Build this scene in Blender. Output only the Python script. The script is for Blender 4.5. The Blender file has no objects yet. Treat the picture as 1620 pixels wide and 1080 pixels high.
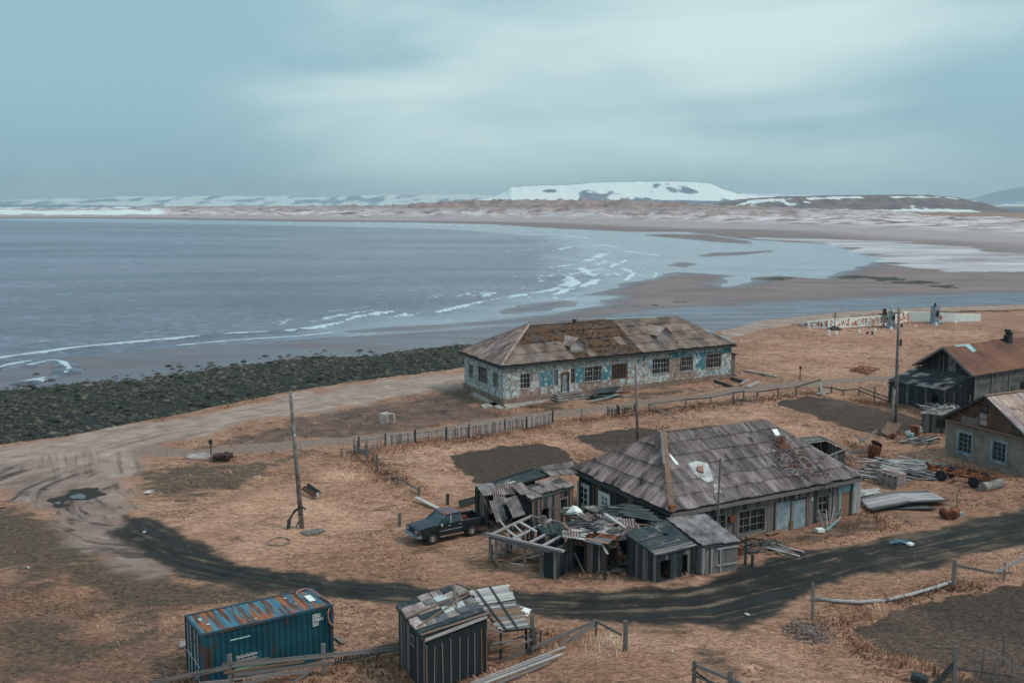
import bpy, math, random
import numpy as np
from mathutils import Vector, Matrix
random.seed(7); RNG = np.random.default_rng(11)
sc = bpy.context.scene
# ------------------------------------------------------------------ camera, sky, sun, exposure
EYE = 21.0; FPX = 1575.0; HOR = 322.0
PIT = math.atan((540 - HOR) / FPX)
cam_d = bpy.data.cameras.new('camera'); cam = bpy.data.objects.new('camera', cam_d)
sc.collection.objects.link(cam); sc.camera = cam
cam.location = (0, 0, EYE); cam.rotation_euler = (math.pi / 2 - PIT, 0, 0)
cam_d.lens = 35.0; cam_d.sensor_width = 36.0; cam_d.clip_start = 0.5; cam_d.clip_end = 60000

def srgb(r, g, b, k=1.0):
    f = lambda c: (c / 255 / 12.92) if c <= 10 else ((c / 255 + .055) / 1.055) ** 2.4
    return (f(r) * k, f(g) * k, f(b) * k, 1)

SUN_EL, SUN_AZ = math.radians(48), math.radians(105)
world = bpy.data.worlds.new('World'); sc.world = world; world.use_nodes = True
wn = world.node_tree; wn.nodes.clear()
def NN(t, typ, **kw):
    n = t.nodes.new(typ)
    for k, v in kw.items(): setattr(n, k, v)
    return n
def LK(t, a, b): t.links.new(a, b)
def setv(t, sock, v):
    if hasattr(v, 'links') or isinstance(v, bpy.types.NodeSocket): t.links.new(v, sock)
    else: sock.default_value = v
def MATH(t, op, a, b=0.0, c=None, clamp=False):
    n = NN(t, 'ShaderNodeMath', operation=op, use_clamp=clamp)
    setv(t, n.inputs[0], a); setv(t, n.inputs[1], b)
    if c is not None: setv(t, n.inputs[2], c)
    return n.outputs[0]
def MIX(t, f, a, b, mode='MIX'):
    n = NN(t, 'ShaderNodeMix', data_type='RGBA', blend_type=mode)
    setv(t, n.inputs[0], f); setv(t, n.inputs[6], a); setv(t, n.inputs[7], b)
    return n.outputs[2]
def SS(t, v, lo, hi):
    n = NN(t, 'ShaderNodeMapRange', interpolation_type='SMOOTHSTEP')
    setv(t, n.inputs[0], v); n.inputs[1].default_value = lo; n.inputs[2].default_value = hi
    return n.outputs[0]
def MAPP(t, v, scale=(1, 1, 1), loc=(0, 0, 0), rot=(0, 0, 0)):
    n = NN(t, 'ShaderNodeMapping'); setv(t, n.inputs[0], v)
    n.inputs['Scale'].default_value = scale; n.inputs['Location'].default_value = loc; n.inputs['Rotation'].default_value = rot
    return n.outputs[0]
def NOISE(t, v, scale, detail=5, rough=.55, dist=0.0, col=False):
    n = NN(t, 'ShaderNodeTexNoise'); setv(t, n.inputs['Vector'], v)
    n.inputs['Scale'].default_value = scale; n.inputs['Detail'].default_value = detail
    n.inputs['Roughness'].default_value = rough; n.inputs['Distortion'].default_value = dist
    return n.outputs[1 if col else 0]

sky = NN(wn, 'ShaderNodeTexSky', sky_type='NISHITA', sun_disc=False, sun_elevation=SUN_EL, sun_rotation=SUN_AZ, altitude=20, air_density=1.0, dust_density=2.0, ozone_density=2.0)
tc = NN(wn, 'ShaderNodeTexCoord')
sep = NN(wn, 'ShaderNodeSeparateXYZ'); LK(wn, tc.outputs['Generated'], sep.inputs[0])
el = sep.outputs[2]
# an even overcast, a little brighter overhead, with long soft streets of cloud
base = MIX(wn, SS(wn, el, -0.02, 0.14), srgb(130, 165, 177, 10), srgb(156, 182, 187, 10))
base = MIX(wn, SS(wn, el, 0.12, 0.9), base, srgb(196, 212, 214, 10))
st = MAPP(wn, tc.outputs['Generated'], (1.6, 1.6, 8.5), (3.1, 1.7, .6), (0, math.radians(9), 0))
n1 = NOISE(wn, st, 1.5, 5, .5, .4)
n2 = NOISE(wn, MAPP(wn, tc.outputs['Generated'], (1.0, 1.0, 3.2), (7.3, 0.2, 2.0)), 2.1, 3, .5)
cl = MATH(wn, 'ADD', MATH(wn, 'MULTIPLY', n1, .62), MATH(wn, 'MULTIPLY', n2, .38))
# thin place in the overcast, ahead of the camera
dot = NN(wn, 'ShaderNodeVectorMath', operation='DOT_PRODUCT'); LK(wn, tc.outputs['Generated'], dot.inputs[0])
dv = Vector((0.09, 1.0, 0.135)).normalized(); dot.inputs[1].default_value = dv
glow = SS(wn, dot.outputs['Value'], .90, 1.0)
cl = MATH(wn, 'ADD', cl, MATH(wn, 'MULTIPLY', MATH(wn, 'SUBTRACT', glow, .45), .20))
skyc = MIX(wn, SS(wn, cl, .40, .72), MIX(wn, 1.0, base, (.70, .83, .90, 1), 'MULTIPLY'), MIX(wn, 1.0, base, (1.50, 1.34, 1.24, 1), 'MULTIPLY'))
skyf = MIX(wn, .88, sky.outputs[0], skyc)
bg = NN(wn, 'ShaderNodeBackground'); LK(wn, skyf, bg.inputs[0]); bg.inputs[1].default_value = 0.1
wo = NN(wn, 'ShaderNodeOutputWorld'); LK(wn, bg.outputs[0], wo.inputs[0])

sun_d = bpy.data.lights.new('sun', 'SUN'); sun = bpy.data.objects.new('sun', sun_d); sc.collection.objects.link(sun)
sun_d.energy = 1.4; sun_d.angle = math.radians(14); sun_d.color = (1.0, .93, .85)
sd = Vector((math.sin(SUN_AZ) * math.cos(SUN_EL), math.cos(SUN_AZ) * math.cos(SUN_EL), math.sin(SUN_EL)))
sun.rotation_euler = sd.to_track_quat('Z', 'Y').to_euler()
sc.view_settings.view_transform = 'Standard'; sc.view_settings.look = 'None'
sc.view_settings.exposure = 0.45; sc.view_settings.gamma = 1.0; sc.view_settings.use_curve_mapping = False
sc.cycles.max_bounces = 5; sc.cycles.diffuse_bounces = 3; sc.cycles.glossy_bounces = 2; sc.cycles.volume_bounces = 0
sc.cycles.transparent_max_bounces = 4

# ------------------------------------------------------------------ helpers
CP, SP = math.cos(PIT), math.sin(PIT)
def ray(px, py):
    u = (px - 810) / FPX; v = (540 - py) / FPX
    return Vector((u, CP + v * SP, -SP + v * CP))
def g(px, py, z=0.0):
    """survey point: where the sight line of a photograph point meets the level z"""
    d = ray(px, py); t = (z - EYE) / d.z
    return Vector((d.x * t, d.y * t, z))
def top(b, py):
    """height of a vertical over ground point b whose top stands at photograph row py"""
    v = (540 - py) / FPX
    return EYE + b.y / (CP + v * SP) * (-SP + v * CP)
def onplane(px, py, p0, n):
    d = ray(px, py); o = Vector((0, 0, EYE))
    return o + d * ((p0 - o).dot(n) / d.dot(n))

def link(o, parent=None):
    sc.collection.objects.link(o)
    if parent is not None: o.parent = parent
    return o
def wl(o):
    v = Vector((0, 0, 0))
    while o is not None: v += o.location; o = o.parent
    return v
def tag(o, label=None, cat=None, group=None, kind=None):
    for k, v in (('label', label), ('category', cat), ('group', group), ('kind', kind)):
        if v: o[k] = v
    return o
def thing(name, label, cat, loc, group=None):
    o = bpy.data.objects.new(name, None); o.empty_display_size = .3; link(o); o.location = loc
    return tag(o, label, cat, group)

class MB:
    def __init__(s): s.v = []; s.f = []; s.m = []
    def poly(s, pts, mi=0):
        i = len(s.v); s.v += [tuple(p) for p in pts]; s.f.append(tuple(range(i, i + len(pts)))); s.m.append(mi)
    def hexa(s, b, t, mi=0):
        """b: 4 bottom points ccw from above, t: 4 top points"""
        i = len(s.v); s.v += [tuple(p) for p in b] + [tuple(p) for p in t]
        for f in ((3, 2, 1, 0), (4, 5, 6, 7), (0, 1, 5, 4), (1, 2, 6, 5), (2, 3, 7, 6), (3, 0, 4, 7)):
            s.f.append(tuple(i + k for k in f)); s.m.append(mi)
        return s
    def box(s, c, d, rz=0, mi=0):
        c = Vector(c); R = Matrix.Rotation(rz, 3, 'Z'); x, y, z = d[0] / 2, d[1] / 2, d[2] / 2
        q = lambda sx, sy, sz: c + R @ Vector((sx * x, sy * y, sz * z))
        return s.hexa([q(-1, -1, -1), q(1, -1, -1), q(1, 1, -1), q(-1, 1, -1)], [q(-1, -1, 1), q(1, -1, 1), q(1, 1, 1), q(-1, 1, 1)], mi)
    def beam(s, a, b, w, t, up=(0, 0, 1), mi=0):
        a = Vector(a); b = Vector(b); d = (b - a).normalized(); up = Vector(up)
        if abs(d.dot(up)) > .98: up = Vector((1, 0, 0))
        x = d.cross(up).normalized() * w / 2; z = x.cross(d).normalized() * t / 2
        return s.hexa([a - x - z, a + x - z, b + x - z, b - x - z], [a - x + z, a + x + z, b + x + z, b - x + z], mi)
    def tube(s, pts, rad, n=8, mi=0, caps=True):
        """round bar through pts; rad a number or list"""
        pts = [Vector(p) for p in pts]; rr = rad if isinstance(rad, (list, tuple)) else [rad] * len(pts)
        base = len(s.v)
        for k, p in enumerate(pts):
            d = (pts[min(k + 1, len(pts) - 1)] - pts[max(k - 1, 0)]).normalized()
            up = Vector((0, 0, 1)) if abs(d.z) < .9 else Vector((1, 0, 0))
            x = d.cross(up).normalized(); y = x.cross(d)
            for j in range(n):
                a = 2 * math.pi * j / n; s.v.append(tuple(p + (x * math.cos(a) + y * math.sin(a)) * rr[k]))
        for k in range(len(pts) - 1):
            for j in range(n):
                j2 = (j + 1) % n
                s.f.append((base + k * n + j, base + k * n + j2, base + (k + 1) * n + j2, base + (k + 1) * n + j)); s.m.append(mi)
        if caps:
            s.f.append(tuple(base + j for j in reversed(range(n)))); s.m.append(mi)
            s.f.append(tuple(base + (len(pts) - 1) * n + j for j in range(n))); s.m.append(mi)
        return s
    def prism(s, pts, d, mi=0):
        """closed polygon pts swept by vector d"""
        d = Vector(d); i = len(s.v); n = len(pts)
        s.v += [tuple(Vector(p)) for p in pts] + [tuple(Vector(p) + d) for p in pts]
        s.f.append(tuple(i + k for k in reversed(range(n)))); s.m.append(mi)
        s.f.append(tuple(i + n + k for k in range(n))); s.m.append(mi)
        for k in range(n):
            k2 = (k + 1) % n; s.f.append((i + k, i + k2, i + n + k2, i + n + k)); s.m.append(mi)
        return s
    def build(s, name, mats, parent=None, smooth=False):
        o0 = wl(parent); me = bpy.data.meshes.new(name)
        me.from_pydata([(v[0] - o0.x, v[1] - o0.y, v[2] - o0.z) for v in s.v], [], s.f)
        for m in (mats if isinstance(mats, (list, tuple)) else [mats]): me.materials.append(m)
        me.polygons.foreach_set('material_index', s.m)
        if smooth: me.polygons.foreach_set('use_smooth', [True] * len(s.f))
        me.update()
        o = bpy.data.objects.new(name, me)
        return link(o, parent)

_um = {}
def unit_mesh(m, var):
    k = (m.name, var)
    if k not in _um:
        rs = random.Random(var * 13 + 5); me = bpy.data.meshes.new('plank_' + m.name)
        j = lambda a: rs.uniform(-a, a)
        vs = []
        for x in (-.5, .5):
            for y, z in ((-.5, -.5), (.5, -.5), (.5, .5), (-.5, .5)):
                vs.append((x + (j(.02) if var else 0), y * (1 + (j(.12) if var else 0)), z * (1 + (j(.1) if var else 0))))
        me.from_pydata(vs, [], [(3, 2, 1, 0), (4, 5, 6, 7), (0, 1, 5, 4), (1, 2, 6, 5), (2, 3, 7, 6), (3, 0, 4, 7)])
        me.materials.append(m); _um[k] = me
    return _um[k]
def plank(name, parent, a, b, w, t, m, up=(0, 0, 1), var=None):
    """one board from a to b, w wide, t thick (t along up)"""
    a = Vector(a); b = Vector(b); d = b - a; L = d.length; x = d.normalized(); up = Vector(up)
    if abs(x.dot(up)) > .98: up = Vector((0, 1, 0))
    y = up.cross(x).normalized(); z = x.cross(y)
    o = bpy.data.objects.new(name, unit_mesh(m, random.randint(1, 6) if var is None else var))
    R = Matrix((x, y, z)).transposed()
    o.matrix_basis = Matrix.Translation((a + b) / 2 - wl(parent)) @ R.to_4x4() @ Matrix.Diagonal((L, w, t, 1))
    return link(o, parent)

# ------------------------------------------------------------------ materials
def M(name, cols, scale=1.0, stretch=(1, 1, 1), detail=6, rough=.85, bump=.3, bscale=6.0, space='P', rand=.0, lo=.35, hi=.65, extra=(), metal=0.0, spec=.3, bdist=.02, rot=0.0):
    m = bpy.data.materials.new(name); m.use_nodes = True; t = m.node_tree; t.nodes.clear()
    out = NN(t, 'ShaderNodeOutputMaterial'); bs = NN(t, 'ShaderNodeBsdfPrincipled'); LK(t, bs.outputs[0], out.inputs[0])
    oi = NN(t, 'ShaderNodeObjectInfo')
    if space == 'P': v = NN(t, 'ShaderNodeNewGeometry').outputs['Position']
    else:
        v = NN(t, 'ShaderNodeTexCoord').outputs['Object']
        va = NN(t, 'ShaderNodeVectorMath', operation='ADD'); LK(t, v, va.inputs[0])
        cb = NN(t, 'ShaderNodeCombineXYZ'); q = MATH(t, 'MULTIPLY', oi.outputs['Random'], 53.0)
        for i in range(3): LK(t, q, cb.inputs[i])
        LK(t, cb.outputs[0], va.inputs[1]); v = va.outputs[0]
    if rot: v = MAPP(t, v, (1, 1, 1), (0, 0, 0), (0, 0, math.radians(rot)))
    vs = MAPP(t, v, stretch)
    n = NOISE(t, vs, scale, detail, .6)
    r = NN(t, 'ShaderNodeValToRGB'); LK(t, n, r.inputs[0]); cr = r.color_ramp
    while len(cr.elements) < len(cols): cr.elements.new(.5)
    for i, c in enumerate(cols):
        cr.elements[i].position = lo + (hi - lo) * i / max(1, len(cols) - 1); cr.elements[i].color = c
    c = r.outputs[0]
    for e in extra:   # (colour, scale, threshold, softness, stretch)
        en = NOISE(t, MAPP(t, v, e[4] if len(e) > 4 else (1, 1, 1), (e[1] * 3.1, 7.7, 1.3)), e[1], 7, .62)
        c = MIX(t, SS(t, en, e[2], e[2] + e[3]), c, e[0])
    if rand > 0:
        k = MATH(t, 'MULTIPLY_ADD', oi.outputs['Random'], rand * 2, 1 - rand)
        cb2 = NN(t, 'ShaderNodeCombineXYZ')
        for i in range(3): LK(t, k, cb2.inputs[i])
        c = MIX(t, 1.0, c, cb2.outputs[0], 'MULTIPLY')
    LK(t, c, bs.inputs['Base Color']); bs.inputs['Roughness'].default_value = rough
    bs.inputs['Metallic'].default_value = metal; bs.inputs['Specular IOR Level'].default_value = spec
    if bump:
        bn = NOISE(t, vs, bscale, 5, .6); bp = NN(t, 'ShaderNodeBump'); LK(t, bn, bp.inputs['Height'])
        bp.inputs['Strength'].default_value = bump; bp.inputs['Distance'].default_value = bdist; LK(t, bp.outputs[0], bs.inputs['Normal'])
    return m
S = srgb
GR = (.6, 9, 9)
wood_grey = M('wood_grey', [S(70, 74, 74), S(112, 106, 104), S(150, 142, 140)], 3, GR, space='O', rand=.22, extra=[(S(52, 58, 60), 1.5, .58, .1)])
wood_dark = M('wood_dark', [S(34, 44, 46), S(54, 60, 60), S(84, 82, 80)], 3, GR, space='O', rand=.3, extra=[(S(98, 78, 62), 1.2, .62, .1)])
wood_black = M('wood_black', [S(22, 34, 37), S(34, 46, 48), S(54, 62, 62)], 3, GR, space='O', rand=.3)
wood_pale = M('wood_pale', [S(120, 118, 120), S(158, 152, 152), S(190, 184, 184)], 3, GR, space='O', rand=.15, extra=[(S(90, 84, 82), 1.5, .6, .1)])
wood_brown = M('wood_brown', [S(84, 66, 56), S(124, 98, 82), S(158, 128, 108)], 3, GR, space='O', rand=.25)
wood_white = M('wood_white', [S(150, 150, 146), S(198, 198, 192)], 3, GR, space='O', rand=.1, extra=[(S(110, 96, 86), 2.5, .6, .06)])
wood_teal = M('wood_teal', [S(104, 136, 138), S(140, 168, 168)], 3, GR, space='O', rand=.1, extra=[(S(110, 96, 86), 2.5, .6, .06)])
paint_blue = M('paint_blue', [S(50, 110, 140), S(80, 140, 165)], 3, GR, space='O', extra=[(S(110, 96, 86), 2.5, .6, .06)])
beam_grey = M('beam_grey', [S(92, 88, 86), S(126, 118, 114), S(150, 141, 135)], 1.6, (1, 1, 1), rand=.2)
def slate_mat(name, rot):
    return M(name, [S(112, 98, 96), S(152, 134, 130), S(184, 167, 162)], 1.0, (2.2, .5, .5), rand=.30, rough=.8, bump=.25, bscale=14, rot=rot,
          extra=[(S(186, 174, 170), 1.6, .60, .06, (3.2, .55, .55)), (S(68, 62, 64), 1.0, .57, .10, (2.4, .6, .6)), (S(60, 55, 56), 7, .64, .05)])
slate = slate_mat('slate', -29.5); slate_side = slate_mat('slate_side', 61)
slate_lichen = M('slate_lichen', [S(122, 103, 95), S(160, 136, 124), S(186, 164, 152)], .6, (1, 1, 1), rand=.14, rough=.85, bump=.25, bscale=14,
          extra=[(S(168, 152, 144), 1.9, .60, .07), (S(78, 64, 58), .9, .60, .1)])
lichen_roof = M('lichen_roof', [S(110, 92, 86), S(134, 112, 102)], .6, (1, 1, 1), rand=.12, rough=.9, bump=.3, bscale=14,
          extra=[(S(136, 98, 70), .5, .41, .16), (S(68, 50, 42), 2.4, .53, .06), (S(176, 164, 158), 3.0, .66, .03)])
felt_black = M('felt_black', [S(30, 42, 45), S(46, 56, 58), S(66, 70, 72)], 1.2, (1, 1, 1), rough=.75, rand=.2, extra=[(S(112, 102, 100), 1.6, .59, .06, (1, 1, 1))])
slate_pale = M('slate_pale', [S(116, 106, 106), S(150, 140, 138), S(176, 168, 166)], 1.6, (1, 1, 1), rand=.15)
felt_grey = M('felt_grey', [S(52, 58, 60), S(74, 78, 80)], 1.3, (1, 1, 1), rough=.85, rand=.2)
felt_patch = M('felt_patch', [S(78, 82, 88), S(108, 106, 110)], 1.3, (1, 1, 1), rough=.8, rand=.25, extra=[(S(48, 54, 58), 1.8, .56, .05)])
rust = M('rust', [S(72, 44, 34), S(112, 64, 42), S(146, 86, 52)], 1.6, (1, 1, 1), rough=.8, rand=.15)
def valley_shade(m):  # darker copy for corrugation troughs: the shade in the grooves, put into the colour
    v = m.copy(); v.name = m.name + '_valley_shade'; t = v.node_tree; bs = [n for n in t.nodes if n.type == 'BSDF_PRINCIPLED'][0]; s_ = bs.inputs['Base Color'].links[0].from_socket
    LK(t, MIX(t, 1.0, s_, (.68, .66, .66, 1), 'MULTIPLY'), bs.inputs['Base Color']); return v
VALLEY_SHADE = {m.name: valley_shade(m) for m in (slate, slate_side, slate_pale, slate_lichen, lichen_roof)}
rust_roof = M('rust_roof', [S(84, 54, 44), S(108, 68, 52), S(124, 80, 60)], .35, (1, 1, 1), rough=.7, rand=.05, bump=.1,
          extra=[(S(78, 60, 54), .8, .6, .12)])
metal_pale = M('metal_pale', [S(158, 168, 170), S(192, 200, 200)], 2, (1, 1, 1), rough=.5, extra=[(S(120, 90, 72), 2.2, .62, .04)])
cap_blue = M('cap_blue', [S(126, 160, 164), S(158, 188, 188)], 1.5, (1, 1, 1), rough=.5, extra=[(S(120, 100, 92), 2.2, .66, .04)])
glass = M('glass', [S(20, 32, 36), S(34, 48, 54)], 1, (1, 1, 1), rough=.12, bump=0, spec=.6)
glass_curtain = M('glass_curtain', [S(120, 130, 142), S(150, 156, 164)], 3, (1, 1, 1), rough=.4, bump=0)
zinc = M('zinc', [S(96, 114, 124), S(128, 142, 150), S(152, 164, 170)], 1.6, (1, 1, 1), rough=.55, bump=.1, rand=.06)
plaster_old = M('plaster_old', [S(106, 100, 94), S(124, 116, 108), S(138, 130, 120)], 1.0, (1, 1, 1), rough=.95, bump=.3, extra=[(S(88, 84, 80), 1.4, .62, .1)])
gable_brown = M('gable_brown', [S(74, 58, 48), S(98, 74, 60), S(112, 86, 70)], 1.2, (1, 1, 1), rough=.9, extra=[(S(140, 112, 100), 1.1, .64, .04)], rand=.1)
concrete = M('concrete', [S(128, 118, 114), S(158, 146, 140), S(176, 166, 160)], 1.4, (1, 1, 1), rough=.95)
white_paint = M('white_paint', [S(214, 220, 216), S(236, 238, 232)], 1.2, (1, 1, 1), rough=.7, extra=[(S(160, 156, 150), 2.2, .64, .1)])
orange_paint = M('orange_paint', [S(176, 92, 50), S(196, 108, 62)], 1.2, (1, 1, 1), rough=.7)
statue_grey = M('statue_grey', [S(140, 160, 166), S(176, 194, 196)], 2, (1, 1, 1), rough=.6)
pedestal_blue = M('pedestal_blue', [S(110, 124, 134), S(138, 150, 158)], 1.5, (1, 1, 1), rough=.7)
dark_iron = M('dark_iron', [S(30, 36, 38), S(50, 52, 52)], 2, (1, 1, 1), rough=.6)
brick_m = M('brick_m', [S(110, 80, 68), S(148, 104, 84)], 3, (1, 1, 1), rough=.9, rand=.3, extra=[(S(150, 140, 134), 2, .6, .1)])
mortar = M('mortar', [S(150, 150, 150), S(196, 198, 196)], 2.5, (1, 1, 1), rough=.95)
rubber = M('rubber', [S(26, 32, 34), S(40, 44, 46)], 3, (1, 1, 1), rough=.8)
wood_sash = M('wood_sash', [S(110, 102, 98), S(146, 140, 136), S(178, 176, 172)], 2, (1, 1, 1))
def peel(name, teal_t):
    return M(name, [S(128, 108, 98), S(150, 128, 116), S(166, 146, 136)], 1.6, (1, 1, 1), rough=.95, bump=.5, bscale=7, bdist=.03,
             extra=[(S(190, 196, 194), 2.6, .43, .10), (S(120, 146, 150), 3.3, teal_t - .01, .10), (S(88, 124, 132), 1.1, teal_t + .05, .06), (S(182, 194, 192), 4.2, .53, .08), (S(146, 124, 112), 2.3, .55, .03), (S(112, 92, 82), 4.5, .64, .03)])
wall_peel = peel('wall_peel', .50); wall_teal = M('wall_teal', [S(62, 112, 122), S(78, 126, 134)], 1, (1, 1, 1), rough=.9, bump=.3,
             extra=[(S(186, 198, 198), 1.7, .56, .03), (S(146, 126, 116), 2.1, .60, .03)])
wall_bare = M('wall_bare', [S(112, 94, 86), S(144, 122, 112), S(160, 140, 130)], 2.2, (1, 1, 1), rough=.95, bump=.6, bscale=7, bdist=.03, extra=[(S(176, 190, 190), 1.3, .56, .03)])
plinth_m = M('plinth_m', [S(110, 94, 84), S(146, 124, 110)], 1.2, (1, 1, 1), rough=.95, bump=.4, extra=[(S(84, 74, 66), 1.4, .6, .1)])
board_h = M('board_h', [S(60, 68, 70), S(88, 92, 92), S(112, 110, 108)], 1.2, (1, 1, 1), rough=.9, rand=.16)
# ------------------------------------------------------------------ terrain
def W(pts, z): return np.array([tuple(g(x, y, z))[:2] for x, y in pts])
def sdist(X, Y, P):
    """signed distance to polygon, positive inside"""
    n = len(P); d2 = np.full(X.shape, 1e18); ins = np.zeros(X.shape, bool)
    for i in range(n):
        ax, ay = P[i]; bx, by = P[(i + 1) % n]; ex, ey = bx - ax, by - ay
        wx, wy = X - ax, Y - ay; L = ex * ex + ey * ey + 1e-12
        h = np.clip((wx * ex + wy * ey) / L, 0, 1); dx = wx - ex * h; dy = wy - ey * h
        d2 = np.minimum(d2, dx * dx + dy * dy)
        c = ((ay > Y) != (by > Y)); 
        with np.errstate(divide='ignore', invalid='ignore'): xi = ex * (Y - ay) / (ey if abs(ey) > 1e-12 else 1e-12) + ax
        ins ^= c & (X < xi)
    d = np.sqrt(d2); return np.where(ins, d, -d)
def ldist(X, Y, P):
    d2 = np.full(X.shape, 1e18)
    for i in range(len(P) - 1):
        ax, ay = P[i]; bx, by = P[i + 1]; ex, ey = bx - ax, by - ay
        wx, wy = X - ax, Y - ay; h = np.clip((wx * ex + wy * ey) / (ex * ex + ey * ey + 1e-12), 0, 1)
        d2 = np.minimum(d2, (wx - ex * h) ** 2 + (wy - ey * h) ** 2)
    return np.sqrt(d2)
_tab = RNG.random((256, 256))
def vn(x, y):
    xi = np.floor(x).astype(int); yi = np.floor(y).astype(int); fx = x - xi; fy = y - yi
    fx = fx * fx * (3 - 2 * fx); fy = fy * fy * (3 - 2 * fy)
    a = _tab[xi & 255, yi & 255]; b = _tab[(xi + 1) & 255, yi & 255]; c = _tab[xi & 255, (yi + 1) & 255]; d = _tab[(xi + 1) & 255, (yi + 1) & 255]
    return (a * (1 - fx) + b * fx) * (1 - fy) + (c * (1 - fx) + d * fx) * fy
def ldist2(X, Y, P):
    d2 = np.full(X.shape, 1e18); s = np.zeros(X.shape); acc = 0.0
    for i in range(len(P) - 1):
        ax, ay = P[i]; bx, by = P[i + 1]; ex, ey = bx - ax, by - ay; L = math.hypot(ex, ey)
        wx, wy = X - ax, Y - ay; h = np.clip((wx * ex + wy * ey) / (L * L), 0, 1); dd = (wx - ex * h) ** 2 + (wy - ey * h) ** 2
        b = dd < d2; side = np.sign(ex * wy - ey * wx); d2 = np.where(b, dd, d2); s = np.where(b, acc + h * L, s); acc += L
    return np.sqrt(d2), s
def fbm(x, y, o=5, ridged=False):
    s = 0; a = .5; t = 0
    for k in range(o):
        v = vn(x * 2 ** k + 17.3 * k, y * 2 ** k + 5.1 * k)
        if ridged: v = 1 - np.abs(2 * v - 1)
        s = s + a * v; t += a; a *= .5
    return s / t
def sstep(v, a, b):
    q = np.clip((v - a) / (b - a), 0, 1); return q * q * (3 - 2 * q)

P_village = W([(-900, 830), (-300, 742), (0, 703), (120, 686), (230, 664), (310, 650), (440, 622), (560, 603), (640, 593), (720, 583), (780, 575), (900, 556), (1050, 538), (1160, 519),
               (1200, 507), (1330, 493), (1480, 485), (1620, 480), (1900, 471), (2600, 452)], 0)
P_village = np.vstack([P_village, [(600, -300), (-600, -300), (-600, 20)]])
P_rocks = W([(-500, 690), (-200, 645), (0, 622), (60, 612), (130, 604), (230, 600), (330, 582), (420, 573), (500, 563), (600, 561), (700, 547), (780, 541), (800, 570), (720, 590), (560, 612), (310, 660), (0, 715), (-300, 760), (-500, 790)], -2.6)
P_bar = W([(546, 528), (546, 524), (593, 518), (670, 513.5), (778, 507), (901, 493), (957, 482), (943, 475), (980, 469), (915, 467), (955, 459), (1005, 445), (1067, 430), (1116, 432), (1156, 436), (1147, 453),
           (1178, 449), (1187, 439), (1227, 436), (1301, 440), (1345, 426), (1393, 411), (1358, 401), (1319, 389), (1301, 386), (1193, 380), (1085, 367), (1000, 367), (870, 361), (778, 355), (654, 352), (500, 351),
           (309, 348), (154, 345.5), (0, 345), (-900, 343)], -3)
P_bar = np.vstack([P_bar, [(-9000, 3000), (-9000, 30000), (20000, 30000), (20000, 600)]])
P_bar = np.vstack([P_bar, W([(2600, 440), (1900, 458), (1620, 466), (1491, 469.5), (1368, 473.5), (1220, 482), (1085, 490.5), (900, 509), (840, 510), (778, 514), (685, 522.5)], -3)])
P_bar2 = W([(784, 499), (800, 488), (850, 479), (895, 474), (913, 478), (905, 484), (860, 490), (820, 496)], -3)
P_bar3 = W([(1063, 420), (1068, 415), (1090, 415), (1098, 420), (1085, 423)], -3)
P_bar4 = W([(1100, 403), (1130, 400), (1180, 398), (1230, 395), (1215, 400), (1160, 405), (1110, 406)], -3)
P_spit = W([(1010, 372), (1050, 370), (1120, 371), (1190, 382), (1185, 386), (1130, 383), (1060, 376)], -3)
P_flat = W([(-400, 640), (-300, 615), (0, 592), (120, 568), (260, 556), (420, 545), (520, 538), (640, 532), (780, 522), (860, 520), (800, 545), (690, 552), (600, 566), (500, 568), (420, 578), (330, 588), (230, 605), (130, 610), (0, 630), (-300, 670)], -3)
P_pale = W([(1150, 374), (1300, 377), (1400, 381), (1500, 390), (1620, 400), (1800, 406), (2200, 430), (1900, 448), (1620, 441), (1520, 436), (1440, 424), (1380, 402), (1290, 384)], -2.5)

rs = [18.0]
while rs[-1] < 11500:
    r = rs[-1]; rs.append(r * (1.0042 if r < 190 else (1.011 if r < 3500 else 1.04)))
rs = np.array(rs); th = np.concatenate([np.linspace(-180, -34, 22)[:-1], np.linspace(-34, 34, 700), np.linspace(34, 180, 22)[1:]])
th = np.radians(th); R_, T_ = np.meshgrid(rs, th, indexing='ij')
X = R_ * np.sin(T_); Y = R_ * np.cos(T_); nr, nt = X.shape
sv = sdist(X, Y, P_village); sr = sdist(X, Y, P_rocks)
jit = (fbm(X / 9, Y / 9, 4) - .5) * np.clip(R_ / 60, 1, 10)
sb = sdist(X, Y, P_bar)
sb_all = sb.copy()
for P in (P_bar2, P_bar3, P_bar4, P_spit): sb_all = np.maximum(sb_all, sdist(X, Y, P))
sb_all = sb_all + jit * 1.2
sf = sdist(X, Y, P_flat)
zv = np.where(sv > 0, 0.0, np.maximum(-4.0, sv * .55)) + (fbm(X / 5, Y / 5, 4) - .5) * .22 * (sv > -6)
zr = np.where(sr > -2, np.minimum(-3.0 + .06 * (sr + 2), -.7), -4.2)
zb = -3 + np.clip(sb_all * .022, -1.1, .25) + (fbm(X / 18 + 5, Y / 7, 4) - .5) * .10 * (sb_all < 40) * (sb_all > -40) + np.clip((sb_all - 60) * .004, 0, 1.6)
streak = fbm(X / 26, Y / 7, 5)
zf = np.where(sf > -3, -2.945 + (streak - .5) * .26, -4.2)
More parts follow.
